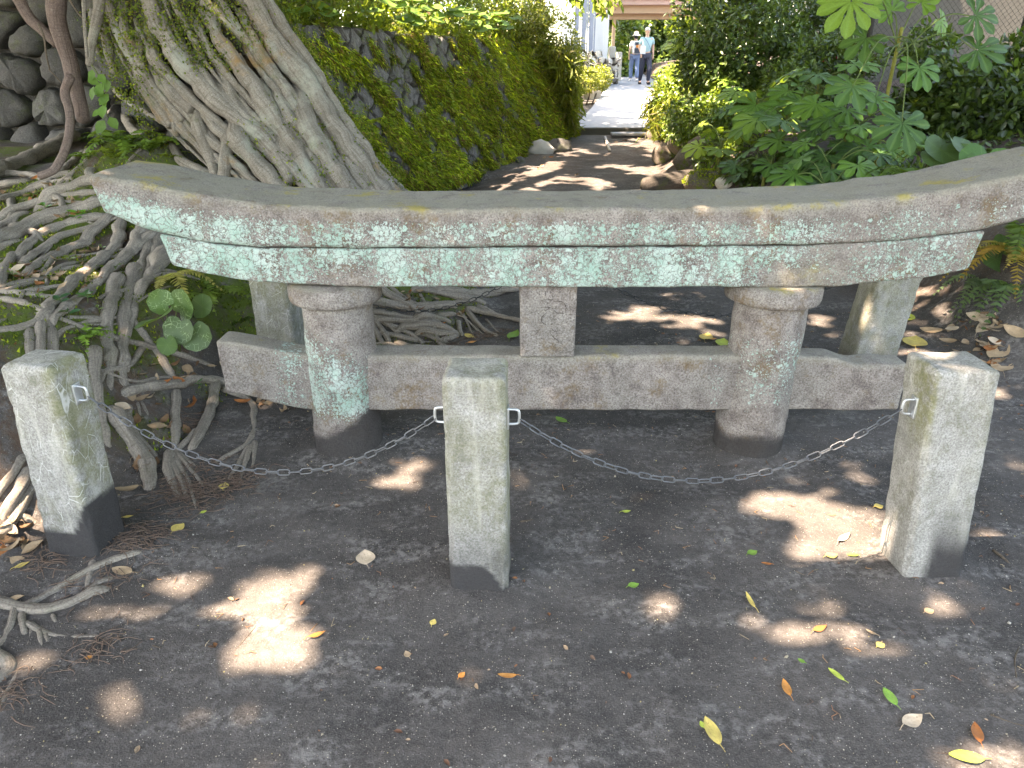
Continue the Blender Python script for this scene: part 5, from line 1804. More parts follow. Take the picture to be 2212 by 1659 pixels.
# seedlings between the roots
def seedling(u, v, label, n, s, col, hit=True, h=.05):
    p, _, _ = hit_many([(u, v)], False)
    p = p[0]
    e = tag(empty('seedling', tuple(p)), label, 'seedling')
    g = Geo()
    V, F, U = tube([(0, 0, 0), (.004, 0, h * .5), (0, 0, h)], [.0018, .0015, .001], 5, cap=False)
    g.add(V, F, (.10, .12, .04))
    local_child('stem', g.mesh('stem'), MAT['tint'], e)
    for i in range(n):
        a = i * 2.4 + rng.uniform(-.3, .3)
        g = Geo()
        scatter(g, LEAF_V, LEAF_F, np.zeros((1, 3)), frames(np.array([[math.cos(a), math.sin(a), .25]]), np.array([[0, -.3, 1.0]])), [s * rng.uniform(.7, 1.15)], np.array([col]) * rng.uniform(.8, 1.2))
        o = local_child('leaf', g.mesh('leaf'), MAT['leaf'], e)
        o.location = (0, 0, h * (.55 + .45 * i / n))
    return e


for u, v, lab, n, s, c in ((133, 664, 'dark-leaved seedling left of the root crossing', 4, .055, (.03, .10, .05)), (190, 655, 'larger seedling with paired leaves on the central root', 7, .05, (.045, .13, .04)), (150, 690, 'seedling with two drooping dark leaves below the root fork', 3, .06, (.03, .11, .05)), (98, 457, 'glossy seedling at the wall end of the thick roots', 3, .06, (.06, .20, .03)),
                           (165, 482, 'upright glossy seedling above the thickest root', 4, .055, (.07, .22, .03)), (88, 655, 'pale two-leaved seedling in the moss', 4, .03, (.16, .26, .05)), (152, 570, 'pale yellowish seedling in the leaf litter', 4, .05, (.16, .20, .05)), (222, 545, 'tiny seedling beside the broken root stub', 3, .035, (.10, .20, .04)),
                           (430, 843, 'tiny seedling on the bank above the hanging roots', 4, .03, (.05, .2, .06)), (170, 475, 'lime seedling near the beam tip', 5, .06, (.11, .30, .03)), (30, 605, 'small pale seedling in the dead leaves', 3, .035, (.13, .2, .06)), (215, 680, 'lime seedling beside the straight side root', 3, .03, (.16, .24, .04))):
    seedling(u, v, lab, n, s, c)

# vine with heart leaves hanging on the trunk
e = tag(empty('climbing_vine', tuple(at_y(215, 150, 4.6))), 'light green vine with heart-shaped leaves hanging down the trunk', 'vine')
b0 = Vector(e.location)
g = Geo()
V, F, U = tube([at_y(*cO(p), 4.62) for p in ((790, 560), (850, 650), (870, 780), (900, 900), (930, 1010))], .004, 5, .03)
g.add(V - np.array(b0), F, (.10, .12, .04))
local_child('stem', g.mesh('stem'), MAT['tint'], e)
for x, y, s in ((760, 660, .06), (800, 600, .05), (850, 640, .055), (920, 680, .06), (850, 710, .06), (810, 745, .065), (870, 745, .05), (870, 825, .055), (940, 810, .07), (905, 790, .045), (890, 905, .07), (870, 950, .05), (905, 1040, .075), (945, 1010, .065)):
    p = at_y(*cO((x, y)), 4.58) - b0
    g = Geo()
    scatter(g, LEAF_V * np.array([1.45, 1, 1]), LEAF_F, np.zeros((1, 3)), frames(np.array([[rng.normal(0, .6), -.3, -.7 + rng.normal(0, .3)]]), np.array([[rng.normal(0, .25), -.8, .6]])), [s * 1.3], np.array([[.10, .20, .04]]) * rng.uniform(.8, 1.3))
    o = local_child('leaf', g.mesh('leaf'), MAT['leaf_soft'], e)
    o.location = p

# creeping fig: tiny leaves over the trunk
rng = np.random.RandomState(63)
M_ = 26000
uu, vv = rng.uniform(190, 880, M_), rng.uniform(-10, 400, M_)
tp3, _, ont = hit_many(np.stack([uu, vv], 1)[:9000], True, False)
P_ = tp3[ont]
msk = fbm(P_ * 2.6, 3, 95) + .25 * fbm(P_ * 7, 2, 96) + .10 * sstep(.7, 1.5, P_[:, 2])
P_ = P_[msk > .02]
P_ = np.concatenate([P_ + rng.normal(0, .022, P_.shape) for _ in range(3)])
n = len(P_)
g = Geo()
scatter(g, DIAM_V * np.array([1.3, 1, 1]), DIAM_F, P_ + np.array([0, -.03, 0]) * rng.uniform(.3, 2.2, (n, 1)), frames(unit(n), np.array([.2, -1.0, .4]) + rng.normal(0, .5, (n, 3))), rng.uniform(.010, .021, n), pick(rng, n, [3, 4, 2.4, 1.4, .3, 1.6]))
tag(obj('creeping_fig', g.mesh('creeping_fig'), MAT['leaf_soft']), 'tiny creeping leaves scattered over the tree trunk', 'creeper', kind='stuff')

# plants along the top of the leaning wall
rng = np.random.RandomState(66)
for i in range(17):
    s = -1.75 + i * .33 + rng.normal(0, .06)
    bx = Vector(wall_pt(s, WT + .05, -.10))
    bx.z = 1.90
    lv = []
    for j in range(rng.randint(4, 7)):
        a = rng.uniform(-2.2, .6) + math.atan2(WN.y, WN.x) * .5
        rad_, hh = rng.uniform(.10, .26), rng.uniform(.06, .34)
        p = bx + Vector((math.cos(a) * rad_, math.sin(a) * rad_, hh))
        lv.append((p, (math.cos(a), math.sin(a), -.25), (math.cos(a) * .6, math.sin(a) * .6 - .35, .8), rng.uniform(.065, .125)))
    nth = ('first', 'second', 'third', 'fourth', 'fifth', 'sixth', 'seventh', 'eighth', 'ninth', 'tenth', 'eleventh', 'twelfth', 'thirteenth', 'fourteenth', 'fifteenth', 'sixteenth', 'seventeenth')[i]
    herb('leopard_plant', 'round-leaved plant on the wall top, ' + nth + ' along from the trunk', tuple(bx), lv, 'leaf_big', rng, (.12, .23, .04), group='round-leaved plants along the wall top')
M_ = 9000
s = rng.uniform(-2.2, 5.4, M_)
bk_ = rng.uniform(-.12, 1.4, M_) ** 1.0
hgt = np.abs(rng.normal(0, .13, M_)) * (1 + .8 * sstep(2, 5, s)) + .01
pos = np.array([wl(a_, .52 + b_) for a_, b_ in zip(s, bk_)])
pos = np.concatenate([pos, (1.88 + hgt)[:, None]], 1)
g = Geo()
lb = fbm(pos * 1.3, 2, 44)
scatter(g, LEAF_V, LEAF_F, pos, frames(unit(M_) + np.array([.4, -.4, .1]), np.array([.2, -.3, 1.0]) + rng.normal(0, .5, (M_, 3))), rng.uniform(.035, .09, M_), pick(rng, M_, [1.5, 4, 4, 2.5, .4, 1.0]) * (1 + .4 * lb)[:, None])
tag(obj('weeds', g.mesh('weeds'), MAT['leaf_soft']), 'mixed green weeds along the top of the leaning wall', 'weeds', kind='stuff')
# ================================================================ shrubs and broad-leaved plants on the far bank
GP = {'dark': np.array([[.024, .050, .013], [.042, .080, .020], [.072, .125, .024], [.12, .18, .032]]),
      'fresh': np.array([[.055, .105, .016], [.105, .175, .022], [.17, .24, .028], [.24, .30, .032]]),
      'gold': np.array([[.10, .13, .015], [.17, .19, .02], [.25, .25, .03], [.12, .10, .03]])}


def ell(u, v, Y, ru, rv, ry):
    """an ellipsoid round a sighted point: half-width ru, half-height rv in px"""
    p = at_y(u, v, Y)
    k = (p.y * CT + (CAMZ - p.z) * ST) / FPX
    return (p.x, p.y, p.z, ru * k, ry, rv * k)


def foliage(ells, n, size, pal, rng, w=(3, 4, 3, 1), drop=.3, shell=.45, tmpl='leaf', clump=3.0, thr=-.12, light=(-.5, -.2, .9)):
    tot = sum(e[3] * e[4] * e[5] for e in ells)
    g = Geo()
    P_, C_ = [], []
    for e in ells:
        k = int(n * e[3] * e[4] * e[5] / tot * 2.0)
        d = unit(k)
        r = rng.uniform(shell ** 3, 1, k) ** (1 / 3)
        p = d * r[:, None] * np.array(e[3:6])
        p *= (1 + .22 * fbm(d * 2.5 + e[0], 3, 7))[:, None]
        q = p + np.array(e[:3])
        m = fbm(q * clump, 3, 15)
        kp = (m > thr) & (q[:, 2] > H(q[:, 0], q[:, 1], False) - .02)
        P_.append(q[kp])
        C_.append(d[kp])
    P_, C_ = np.concatenate(P_), np.concatenate(C_)
    if len(P_) > n:
        i = rng.permutation(len(P_))[:n]
        P_, C_ = P_[i], C_[i]
    k = len(P_)
    D = C_ * .7 + unit(k) * .9 + np.array([0, 0, -drop])
    N = C_ * .8 + np.array([0, -.15, .9]) + rng.normal(0, .4, (k, 3))
    ww = np.array(w, float)
    col = GP[pal][rng.choice(4, k, p=ww / ww.sum())] * rng.uniform(.75, 1.3, (k, 1))
    TV, TF = (LEAF_V, LEAF_F) if tmpl == 'leaf' else (DIAM_V, DIAM_F)
    scatter(g, TV, TF, P_, frames(D, N), rng.uniform(.7, 1.25, k) * size, col)
    return g


def shrub(name, label, ells, n, size, pal, seed, w=(3, 4, 3, 1), group=None, cat='shrub', stems=4, **kw):
    rng = np.random.RandomState(seed)
    c = ells[0]
    zb = hz(c[0], c[1])
    e = tag(empty(name, (c[0], c[1], zb)), label, cat, group)
    obj('foliage', foliage(ells, n, size, pal, rng, w, **kw).mesh('foliage'), MAT['leaf'], e)
    for i in range(stems):
        q = ells[i % len(ells)]
        a = (c[0] + rng.normal(0, .12), c[1] + rng.normal(0, .12), zb - .1)
        b = (q[0] + rng.normal(0, q[3] * .4), q[1] + rng.normal(0, q[4] * .4), q[2] + q[5] * .4)
        m = tuple((x + y) / 2 + rng.normal(0, .08) for x, y in zip(a, b))
        V, F, U = tube([a, m, b], [.022, .016, .006], 7, .06, .1, i)
        obj('stem', mesh('stem', V, F, None, U), MAT['twig'], e)
    return e


shrub('evergreen_shrub', 'tall dark glossy shrub overhanging the path on the fence side', [ell(1600, 110, 10.0, 130, 130, .9), ell(1515, 50, 10.4, 66, 80, .8), ell(1690, 160, 9.6, 150, 90, .8), ell(1530, 150, 9.9, 66, 60, .6)], 12000, .075, 'dark', 1, (3, 4, 3.5, 2.0))
shrub('evergreen_shrub', 'very dark shrub mass at the top, left of the white shed', [ell(1690, 20, 11.0, 130, 90, .8), ell(1790, 60, 10.8, 70, 60, .7), ell(1600, -20, 11.0, 120, 60, .7)], 6500, .075, 'dark', 2, (5, 3, 1, .5))
shrub('evergreen_shrub', 'light-tipped small-leaved shrub below the white shed', [ell(1790, 130, 9.0, 110, 55, .6), ell(1720, 190, 8.8, 120, 60, .6)], 6500, .055, 'dark', 3, (2, 3, 4, 3))
shrub('evergreen_shrub', 'dark shrub with round glossy leaves under the wire fence', [ell(2130, 240, 7.2, 150, 120, .7), ell(2230, 180, 7.4, 100, 120, .7), ell(2020, 250, 7.4, 90, 90, .6), ell(2080, 330, 6.6, 140, 40, .5), ell(1990, 110, 7.9, 60, 50, .4)], 9500, .085, 'dark', 4, (4, 4, 2.2, .6), thr=-.16)
shrub('leafy_shrub', 'yellow-green bush by the sunny kerb', [ell(1455, 225, 12.4, 55, 70, .6), ell(1500, 190, 11.8, 70, 70, .6), ell(1450, 180, 12.6, 40, 40, .5)], 6500, .06, 'fresh', 5, (2, 3, 3, 2))
shrub('leafy_shrub', 'loose green undergrowth at the path edge below the dark shrub', [ell(1560, 260, 9.0, 110, 60, .6), ell(1500, 265, 9.6, 70, 50, .5), ell(1640, 290, 8.4, 100, 70, .5), ell(1600, 340, 8.0, 100, 50, .4)], 8500, .055, 'fresh', 6, (4, 4, 2, .7), drop=.6)
shrub('leafy_shrub', 'low dark ground plants behind the right half of the gate beam', [ell(1700, 370, 7.2, 130, 40, .4), ell(1850, 370, 6.6, 150, 40, .5), ell(2050, 385, 5.6, 160, 30, .4)], 4500, .06, 'dark', 7, (3, 4, 3, 1), drop=.5)
shrub('leafy_shrub', 'overgrown bright bush hiding the far end of the leaning wall', [ell(1170, 90, 12.6, 80, 70, .8), ell(1205, 190, 12.7, 42, 80, .5), ell(1110, 50, 12.5, 80, 50, .8), ell(1220, 120, 13.0, 40, 60, .5)], 9000, .055, 'gold', 8, (2.5, 3, 3, 1), stems=3)
shrub('leafy_shrub', 'yellow-green bush on the bank right behind the wall-top plants', [ell(900, -10, 12.0, 140, 40, .8), ell(760, -20, 11.5, 120, 40, .8), ell(1030, 15, 12.6, 90, 35, .7)], 6000, .06, 'fresh', 9, (2, 3, 3, 2), stems=3)
shrub('leafy_shrub', 'sunlit tall bush behind the bank, glowing yellow', [ell(1060, -10, 17, 180, 70, 1.2), ell(800, -40, 17, 200, 70, 1.2), ell(600, -50, 16, 160, 70, 1.2)], 8000, .10, 'gold', 10, (1, 3, 4, 1), stems=3)

shrub('evergreen_shrub', 'dark shrub on the bank outside the picture, beyond the ferns', [(4.3, 4.4, 1.0, .75, .8, .55), (5.2, 5.6, 1.2, .9, .9, .7), (4.6, 3.2, .8, .6, .6, .4)], 5000, .085, 'dark', 23, (4, 4, 2, .6))

# drooping grass on the bank edge
rng = np.random.RandomState(71)
g = Geo()
for (u, v, Y, ru, rv, ry), k in ((( 1470, 250, 12.0, 60, 40, .4), 1500), ((1430, 240, 12.6, 30, 40, .3), 900), ((1640, 330, 8.0, 90, 40, .4), 900), ((1225, 220, 12.6, 22, 55, .3), 1700), ((1190, 140, 12.4, 60, 60, .4), 1500)):
    e_ = ell(u, v, Y, ru, rv, ry)
    p = np.array(e_[:3]) + rng.normal(0, .5, (k, 3)) * np.array(e_[3:])
    L = rng.uniform(.10, .28, k)
    D = rng.normal(0, .6, (k, 3)) + np.array([0, -.3, -.6])
    scatter(g, BLADE_V, BLADE_F, p, frames(D, unit(k)), np.stack([L * .07, L, L], 1), GP['gold' if u < 1500 else 'fresh'][rng.choice(4, k)] * rng.uniform(.6, 1.2, (k, 1)))
tag(obj('hanging_grass', g.mesh('hanging_grass'), MAT['leaf_soft']), 'thin drooping grass along both banks of the path', 'grass', kind='stuff')


# palmate leaves
def palmate(lobes, col, rng, seed):
    """a hand-shaped leaf, radius about 1; the stalk joins at the origin, the blade spreads along +y"""
    g = Geo()
    span = R(250)
    for i in range(lobes):
        th = -span / 2 + span * i / (lobes - 1) + rng.normal(0, .04)
        Lr = (0.72 + .28 * math.cos(th * .62)) * rng.uniform(.93, 1.05)
        w = .175 * Lr / .9 * (9 / lobes) ** .5
        d = np.array([math.sin(th), math.cos(th)])
        nrm = np.array([d[1], -d[0]])
        rs = np.array([0.03, .22, .42, .60, .76, .90, 1.0]) * Lr
        ws = np.array([.12, .36, .44, .86, 1.0, .70, .02]) * w
        zz_ = .05 - .10 * (rs - .15) ** 2 * (1.3 + rng.uniform(0, 1.6))
        V, T = [], []
        for r_, w_, z_ in zip(rs, ws, zz_):
            for sgn in (-1, -.12, .12, 1):
                xy = d * r_ + nrm * w_ * sgn
                V.append((xy[0], xy[1], z_ + (.10 * w_ / w * .35 if abs(sgn) == 1 else 0)))
                T.append(np.append(np.array(col) * (1.08 if abs(sgn) < 1 else .92), 1.0 if abs(sgn) < 1 else .55))
        F = []
        for k in range(len(rs) - 1):
            for c in range(3):
                a_ = k * 4 + c
                F.append((a_, a_ + 1, a_ + 5, a_ + 4))
        g.add(np.array(V), np.array(F), np.array(T))
    return g.mesh('leaf')


rng = np.random.RandomState(72)
PALM = []
for i, (c, nl) in enumerate((((.060, .150, .024), 8), ((.105, .225, .030), 9), ((.042, .105, .026), 8), ((.17, .285, .04), 9), ((.24, .33, .03), 8), ((.062, .140, .034), 7))):
    me = palmate(nl, c, rng, i)
    me.materials.append(MAT['leaf_big'])
    PALM.append(me)


def aralia(label, base, top, leaves, rng, kinds=(0, 1, 2, 5), stemc=(.16, .17, .04)):
    """base, top: points of the stem; leaves: (position, direction, normal, radius)"""
    base, top = Vector(base), Vector(top)
    e = tag(empty('paperplant', base), label, 'plant', 'hand-leaved plants on the bank')
    g = Geo()
    mid = base.lerp(top, .5) + Vector((rng.normal(0, .04), rng.normal(0, .04), 0))
    V, F, U = tube([base - Vector((0, 0, .1)), mid, top], [.018, .016, .014], 8, .05, .1)
    g.add(V - np.array(base), F, stemc)
    for i, (p, D, N, s) in enumerate(leaves):
        p = Vector(p)
        f = top.lerp(base, rng.uniform(0, .25))
        m = f.lerp(p, .55) + Vector((0, 0, .22 * (p - f).length))
        V, F, U = tube([f, m, p], [.006, .005, .004], 5, .04, cap=False)
        g.add(V - np.array(base), F, np.array([.12, .17, .05]))
        o = local_child('leaf', PALM[kinds[i % len(kinds)]], None, e)
        set_basis(o, p - base, D, N, s)
    local_child('stem', g.mesh('stem'), MAT['tint'], e)
    return e


def rosette(label, u, v, Y, n, s, seed, kinds=(0, 1, 2, 5), spread=.34, face=.5, drop=.35):
    """a whorl of leaves round the stem top sighted at (u, v)"""
    rng = np.random.RandomState(seed)
    top = at_y(u, v, Y)
    b = Vector((top.x + rng.normal(0, .06), top.y + .05, hz(top.x, top.y)))
    lv = []
    for i in range(n):
        a = 6.283 * i / n + rng.normal(0, .25)
        r_ = spread * rng.uniform(.6, 1.15)
        p = top + Vector((math.cos(a) * r_, math.sin(a) * r_, rng.uniform(-.20, .16)))
        d = np.array([math.cos(a), math.sin(a) - .25, -drop + rng.normal(0, .15)])
        N = np.array([math.cos(a) * .35, math.sin(a) * .35 - face, 1.0 + rng.normal(0, .1)])
        lv.append((p, d, N, s * rng.uniform(.75, 1.15)))
    return aralia(label, b, top, lv, rng, kinds)


rosette('hand-leaved plant in the thick of the bank, pale upper leaves', 1770, 175, 7.3, 10, .24, 1, (3, 1, 0, 5), .42)
rosette('hand-leaved plant beside the path with broad drooping leaves', 1700, 250, 7.0, 10, .25, 2, (1, 0, 3, 5), .42)
rosette('hand-leaved plant in the middle of the bank below the tall stem', 1840, 265, 6.5, 9, .22, 3, (0, 1, 2), .40)
rosette('hand-leaved plant hanging low over the moss-topped rock', 1670, 345, 6.7, 9, .20, 4, (0, 5, 2), .36)
rosette('hand-leaved plant just above the beam, dark star leaves', 1800, 355, 6.0, 9, .19, 5, (0, 1, 2), .34)
rosette('hand-leaved plant flush with the beam top, widest leaf spread flat', 1790, 398, 5.6, 7, .19, 6, (1, 0), .26)
rosette('small hand-leaved plant reaching over the walkers, glowing leaves', 1600, 175, 9.6, 8, .20, 7, (4, 3, 1, 4), .45)
rosette('hand-leaved plant with sunlit lime leaves over the undergrowth', 1560, 305, 7.6, 6, .17, 8, (4, 3, 4), .30)
rosette('hand-leaved plant at the top of the bank nearest the kerb', 1530, 120, 10.2, 7, .20, 9, (3, 4, 1), .40)
rosette('hand-leaved plant crowded between the pale-leaved and the low plants', 1745, 300, 6.6, 9, .21, 11, (0, 1, 5), .38)
rosette('hand-leaved plant right at the tall stem foot, leaves facing out', 1880, 300, 6.2, 8, .20, 12, (1, 0, 2), .36)
rosette('hand-leaved plant leaning to the path under the lime leaves', 1640, 215, 8.2, 8, .22, 13, (0, 3, 1), .42)
rosette('hand-leaved plant deep in shade under the dark shrub', 1920, 330, 6.3, 7, .18, 10, (2, 0), .30)
# the tall one before the fence, leaf by leaf
rng = np.random.RandomState(73)
lv = []
for u, v, Y, d, nn, s in ((1838, 5, 5.6, (-.15, -.5, -.75), (-.1, -.75, .6), .26), (1925, 25, 6.3, (-.5, .3, .5), (0, -.8, .5), .16), (1870, 85, 6.3, (-.6, -.2, -.5), (-.3, -.7, .6), .22), (1985, 148, 5.8, (.0, -.5, -.6), (.05, -.75, .7), .20), (1840, 190, 5.7, (-.5, -.5, -.35), (-.1, -.75, .75), .24),
                          (2110, 110, 5.9, (.7, -.3, -.1), (.2, -.75, .55), .22), (2105, 35, 6.0, (.7, -.2, -.3), (.2, -.8, .4), .20), (1948, 268, 5.3, (-.1, -.4, -.5), (0, -.6, .9), .24), (1890, 215, 5.7, (.3, -.5, -.3), (.1, -.6, .8), .18), (2030, 45, 6.5, (.4, .1, -.4), (.2, -.7, .5), .14), (1990, 5, 6.2, (.2, -.2, .6), (0, -.9, .3), .15)):
    lv.append((at_y(u, v, Y), d, nn, s))
tp0 = at_y(1948, 60, 6.1)
aralia('tall hand-leaved plant with yellow-green stem before the wire fence', (tp0.x + .02, tp0.y, hz(tp0.x, tp0.y)), tp0, lv, rng, (3, 1, 5, 0, 5, 2, 2, 2, 0, 1, 1), (.22, .22, .05))

# ferns and low leaves at the near end of the bank
rng = np.random.RandomState(74)


def fern_y(u, v, Y, n, L, col, label, **kw):
    p = at_y(u, v, Y)
    return fern((p.x, p.y, p.z), n, L, col, label, rng, **kw)


fern_at(2192, 548, 8, .40, [(.34, .22, .04), (.30, .22, .05), (.36, .20, .04)], 'rust-yellow fern arching from under the beam end', az0=R(-200), spread=R(170), up=.35, pairs=22, droop=.9)
fern_at(2205, 505, 7, .42, (.09, .16, .03), 'dark green fern high against the beam end', az0=R(-210), spread=R(170), up=.5, pairs=18)
fern_at(2120, 608, 8, .30, (.12, .17, .09), 'grey-green fern hanging over the leaf litter', az0=R(-200), spread=R(180), up=.25, pairs=14, droop=1.2)
fern_at(2180, 618, 8, .30, (.10, .17, .07), 'second grey-green fern closest to the picture edge', az0=R(-200), spread=R(180), up=.25, pairs=13, droop=1.2)
fern_y(2010, 335, 5.4, 5, .36, (.17, .24, .05), 'sunlit pale fern beside the broad floppy leaves', az0=R(150), spread=R(60), up=.35, pairs=20)
fern_y(1960, 372, 5.2, 7, .34, (.08, .15, .03), 'green fern lying along the top of the beam', az0=R(140), spread=R(130), up=.2, pairs=18)
fern_y(2040, 375, 5.1, 6, .34, (.06, .12, .025), 'dark fern behind the upswept far beam end', az0=R(150), spread=R(120), up=.2, pairs=18)
rngl = np.random.RandomState(75)
for lab, base, ls, col in (('plant with broad floppy leaves behind the upswept far beam end', (2080, 360, 5.2), ((2035, 325, .13), (2075, 318, .14), (2062, 345, .13), (2020, 340, .10), (2095, 335, .10)), (.085, .155, .055)),
                           ('single big leaf plant peeping over the far beam end', (2150, 375, 4.9), ((2125, 352, .16), (2165, 350, .10), (2110, 358, .09)), (.06, .15, .03)), ('broad mined leaf plant behind the rust-yellow fern', (2170, 600, 4.2), ((2150, 560, .10), (2180, 530, .09), (2190, 590, .08)), (.06, .12, .03))):
    lv = [(at_y(u, v, base[2] - .05), (rngl.normal(0, .5), -.5, -.4), (rngl.normal(0, .3), -.7, .7), s) for u, v, s in ls]
    bq = at_y(*base)
    herb('leopard_plant', lab, (bq.x, bq.y, hz(bq.x, bq.y)), lv, 'leaf_big', rngl, col)

# ================================================================ behind the bank: wire fence, plastered wall, shed
fe = tag(empty('wire_fence', (5.2, 9.0, .9)), 'diamond-mesh wire fence above the dark shrub, top corner', 'fence')
x0, x1, z0, z1, Yf, pit = 4.0, 7.4, 1.0, 2.75, 8.8, 0.064
hw = pit * .5
zig = [((0.0 if j % 2 else hw), z0 + j * hw) for j in range(int((z1 - z0) / hw))]
V, F, U = tube([(a_, 0.002 * (1 if j % 2 else -1), b_) for j, (a_, b_) in enumerate(zig)], .0027, 4, raw=True)
wm = mesh('wire', V, F, None, U, False)
wm.materials.append(MAT['fence'])
for i in range(int((x1 - x0) / hw)):
    o = bpy.data.objects.new('wire', wm)
    COL.objects.link(o)
    hang(o, fe)
    o.location = (x0 + (i if i % 2 == 0 else i + 1) * hw, Yf + .003 * (i % 2), 0)
    o.scale = (1 if i % 2 == 0 else -1, 1, 1)
for px_ in (4.0, 5.7, 7.4):
    V, F, U = tube([(px_, Yf + .04, .3), (px_, Yf + .04, 2.85)], .03, 10, .4)
    obj('fence_post', mesh('fence_post', V, F, None, U), MAT['fence'], fe)
V, F, U = tube([(x0, Yf + .02, 1.62), (x1, Yf + .02, 1.62)], .006, 6, .5)
obj('tension_wire', mesh('tension_wire', V, F, None, U), MAT['fence'], fe)


def box_at(name, c, h, mat, parent=None, r=.01, res=.3):
    V, F = rbox(h[0], h[1], h[2], min(r, min(h) * .4), res)
    return obj(name, mesh(name, V + np.array(c), F), MAT[mat], parent)


pw = tag(empty('plastered_building', (6.6, 11.3, 1)), 'grey plastered building wall behind the wire fence', 'building')
box_at('wall', (7.4, 11.4, 2.2), (2.6, .15, 1.8), 'plaster', pw)
box_at('plinth', (7.4, 11.22, .75), (2.62, .06, .35), 'concrete', pw)
sh = tag(empty('shed', (4.6, 12.3, 1)), 'white shed with a dark red base glimpsed between leaves', 'shed')
box_at('wall', (4.9, 12.6, 2.45), (.42, .3, .75), 'whitewash', sh)
box_at('red_base', (4.9, 12.58, 1.42), (.44, .32, .28), 'red', sh)
# ================================================================ the path beyond: kerb, asphalt, walls, gate, walkers
def asph_z(y):
    return 0.56 + 0.036 * (y - 13.0)


def on_asph(u, v):
    d = ray(u, v)
    t = (asph_z(0) - CAMZ) / (d.z - 0.036 * d.y)
    return Vector((d.x * t, d.y * t, CAMZ + d.z * t))


left = [on_asph(u, v) for u, v in ((1232, 281), (1255, 258), (1278, 233), (1298, 206), (1312, 184), (1318, 170))]
right = [on_asph(u, v) for u, v in ((1416, 281), (1424, 258), (1436, 233), (1450, 206), (1475, 184), (1500, 170))]
ys = np.linspace(13.0, 44, 70)
lx = np.interp(ys, [p.y for p in left], [p.x for p in left])
rx_ = np.interp(ys, [p.y for p in right], [p.x for p in right])
V, nxx = [], 14
for y, a_, b_ in zip(ys, lx, rx_):
    for k in range(nxx):
        x = a_ + (b_ - a_) * k / (nxx - 1)
        V.append((x, y + (.06 if y < 13.01 else 0), asph_z(y) + .004 + .006 * math.sin(3 * x + y)))
ii = np.arange(len(V)).reshape(len(ys), nxx)
F = np.stack([ii[:-1, :-1], ii[:-1, 1:], ii[1:, 1:], ii[1:, :-1]], -1).reshape(-1, 4)
tag(obj('asphalt_path', mesh('asphalt_path', V, F), MAT['asphalt']), kind='structure')
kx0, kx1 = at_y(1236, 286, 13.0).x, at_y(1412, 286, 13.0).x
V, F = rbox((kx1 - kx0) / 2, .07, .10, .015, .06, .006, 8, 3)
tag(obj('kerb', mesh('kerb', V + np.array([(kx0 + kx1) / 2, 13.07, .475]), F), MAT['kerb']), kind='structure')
gt = tag(empty('drain_grate', (2.0, 12.75, .45)), 'rusty iron drain grating in front of the kerb', 'grate')
g0, g1 = at_y(1320, 296, 12.75).x, at_y(1402, 296, 12.75).x
zg = hz((g0 + g1) / 2, 12.75) + .045
for yy in (12.63, 12.88):
    box_at('frame_bar', ((g0 + g1) / 2, yy, zg), ((g1 - g0) / 2, .014, .02), 'grate', gt, .004)
nb = 26
for i in range(nb):
    box_at('bar', (g0 + (g1 - g0) * (i + .5) / nb, 12.755, zg + .003), (.007, .115, .017), 'grate', gt, .003)
a_, b_ = on_ground(1307, 299), on_ground(1317, 328)
V, F, U = tube([a_ + Vector((0, 0, .02)), b_ + Vector((0, 0, .02))], .022, 8, .3)
tag(obj('metal_bar', mesh('metal_bar', V, F, None, U), MAT['concrete']), 'pale straight bar lying on the path below the grating', 'bar')


def rock(name, label, u, v, r, mat, seed, cat='rock', sq=(1, 1, .7), group=None, moss=None, Y=None):
    p = at_y(u, v, Y) if Y else on_ground(u, v)
    n1, n2 = 20, 12
    th, ph = np.meshgrid(np.linspace(0, 2 * math.pi, n1, endpoint=False), np.linspace(.02, math.pi - .02, n2))
    d = np.stack([np.sin(ph) * np.cos(th), np.sin(ph) * np.sin(th), np.cos(ph)], -1).reshape(-1, 3)
    k = 1 + .35 * fbm(d * 1.6 + seed, 3, seed)
    V = np.round(d * k[:, None] * 3.2) / 3.2 * .35 + d * k[:, None] * .65
    V = V * np.array(sq) * r
    ii = np.arange(n1 * n2).reshape(n2, n1)
    nx = np.roll(ii, -1, 1)
    F = np.stack([ii[:-1], ii[1:], nx[1:], nx[:-1]], -1).reshape(-1, 4)
    o = obj(name, mesh(name, V, F), MAT[mat])
    o.location = (p.x, p.y, p.z + r * sq[2] * .25)
    return tag(o, label, cat, group)


rock('rock', 'pale flat-topped stone by the wall foot on the path edge', 1168, 330, .17, 'concrete', 1, sq=(1.2, .9, .8))
rock('rock', 'dark chipped stone right next to the pale flat-topped one', 1206, 326, .17, 'boulder', 2, sq=(1.2, .8, .75))
mr = rock('rock', 'moss-topped rock at the beam, beside the dark log', 1522, 404, .17, 'mossrock', 3, sq=(1.3, 1, .85))
rng = np.random.RandomState(79)
d = unit(2600)
d[:, 2] = np.abs(d[:, 2])
L = rng.uniform(.012, .03, 2600)
g = Geo()
scatter(g, BLADE_V, BLADE_F, d * np.array([1.3, 1, .85]) * .17 * (1 + .3 * fbm(d * 1.6 + 3, 3, 3))[:, None] * .97, frames(d + rng.normal(0, .5, (2600, 3)), unit(2600)), np.stack([L * .5, L, L], 1), pick(rng, 2600, [.3, 1, 4, 4, .1, .6]) * 1.3)
tag(local_child('moss', g.mesh('moss'), MAT['moss'], mr), kind='stuff')
rock('rock', 'small pinkish rock touching the moss-topped one', 1566, 402, .10, 'cream', 4)
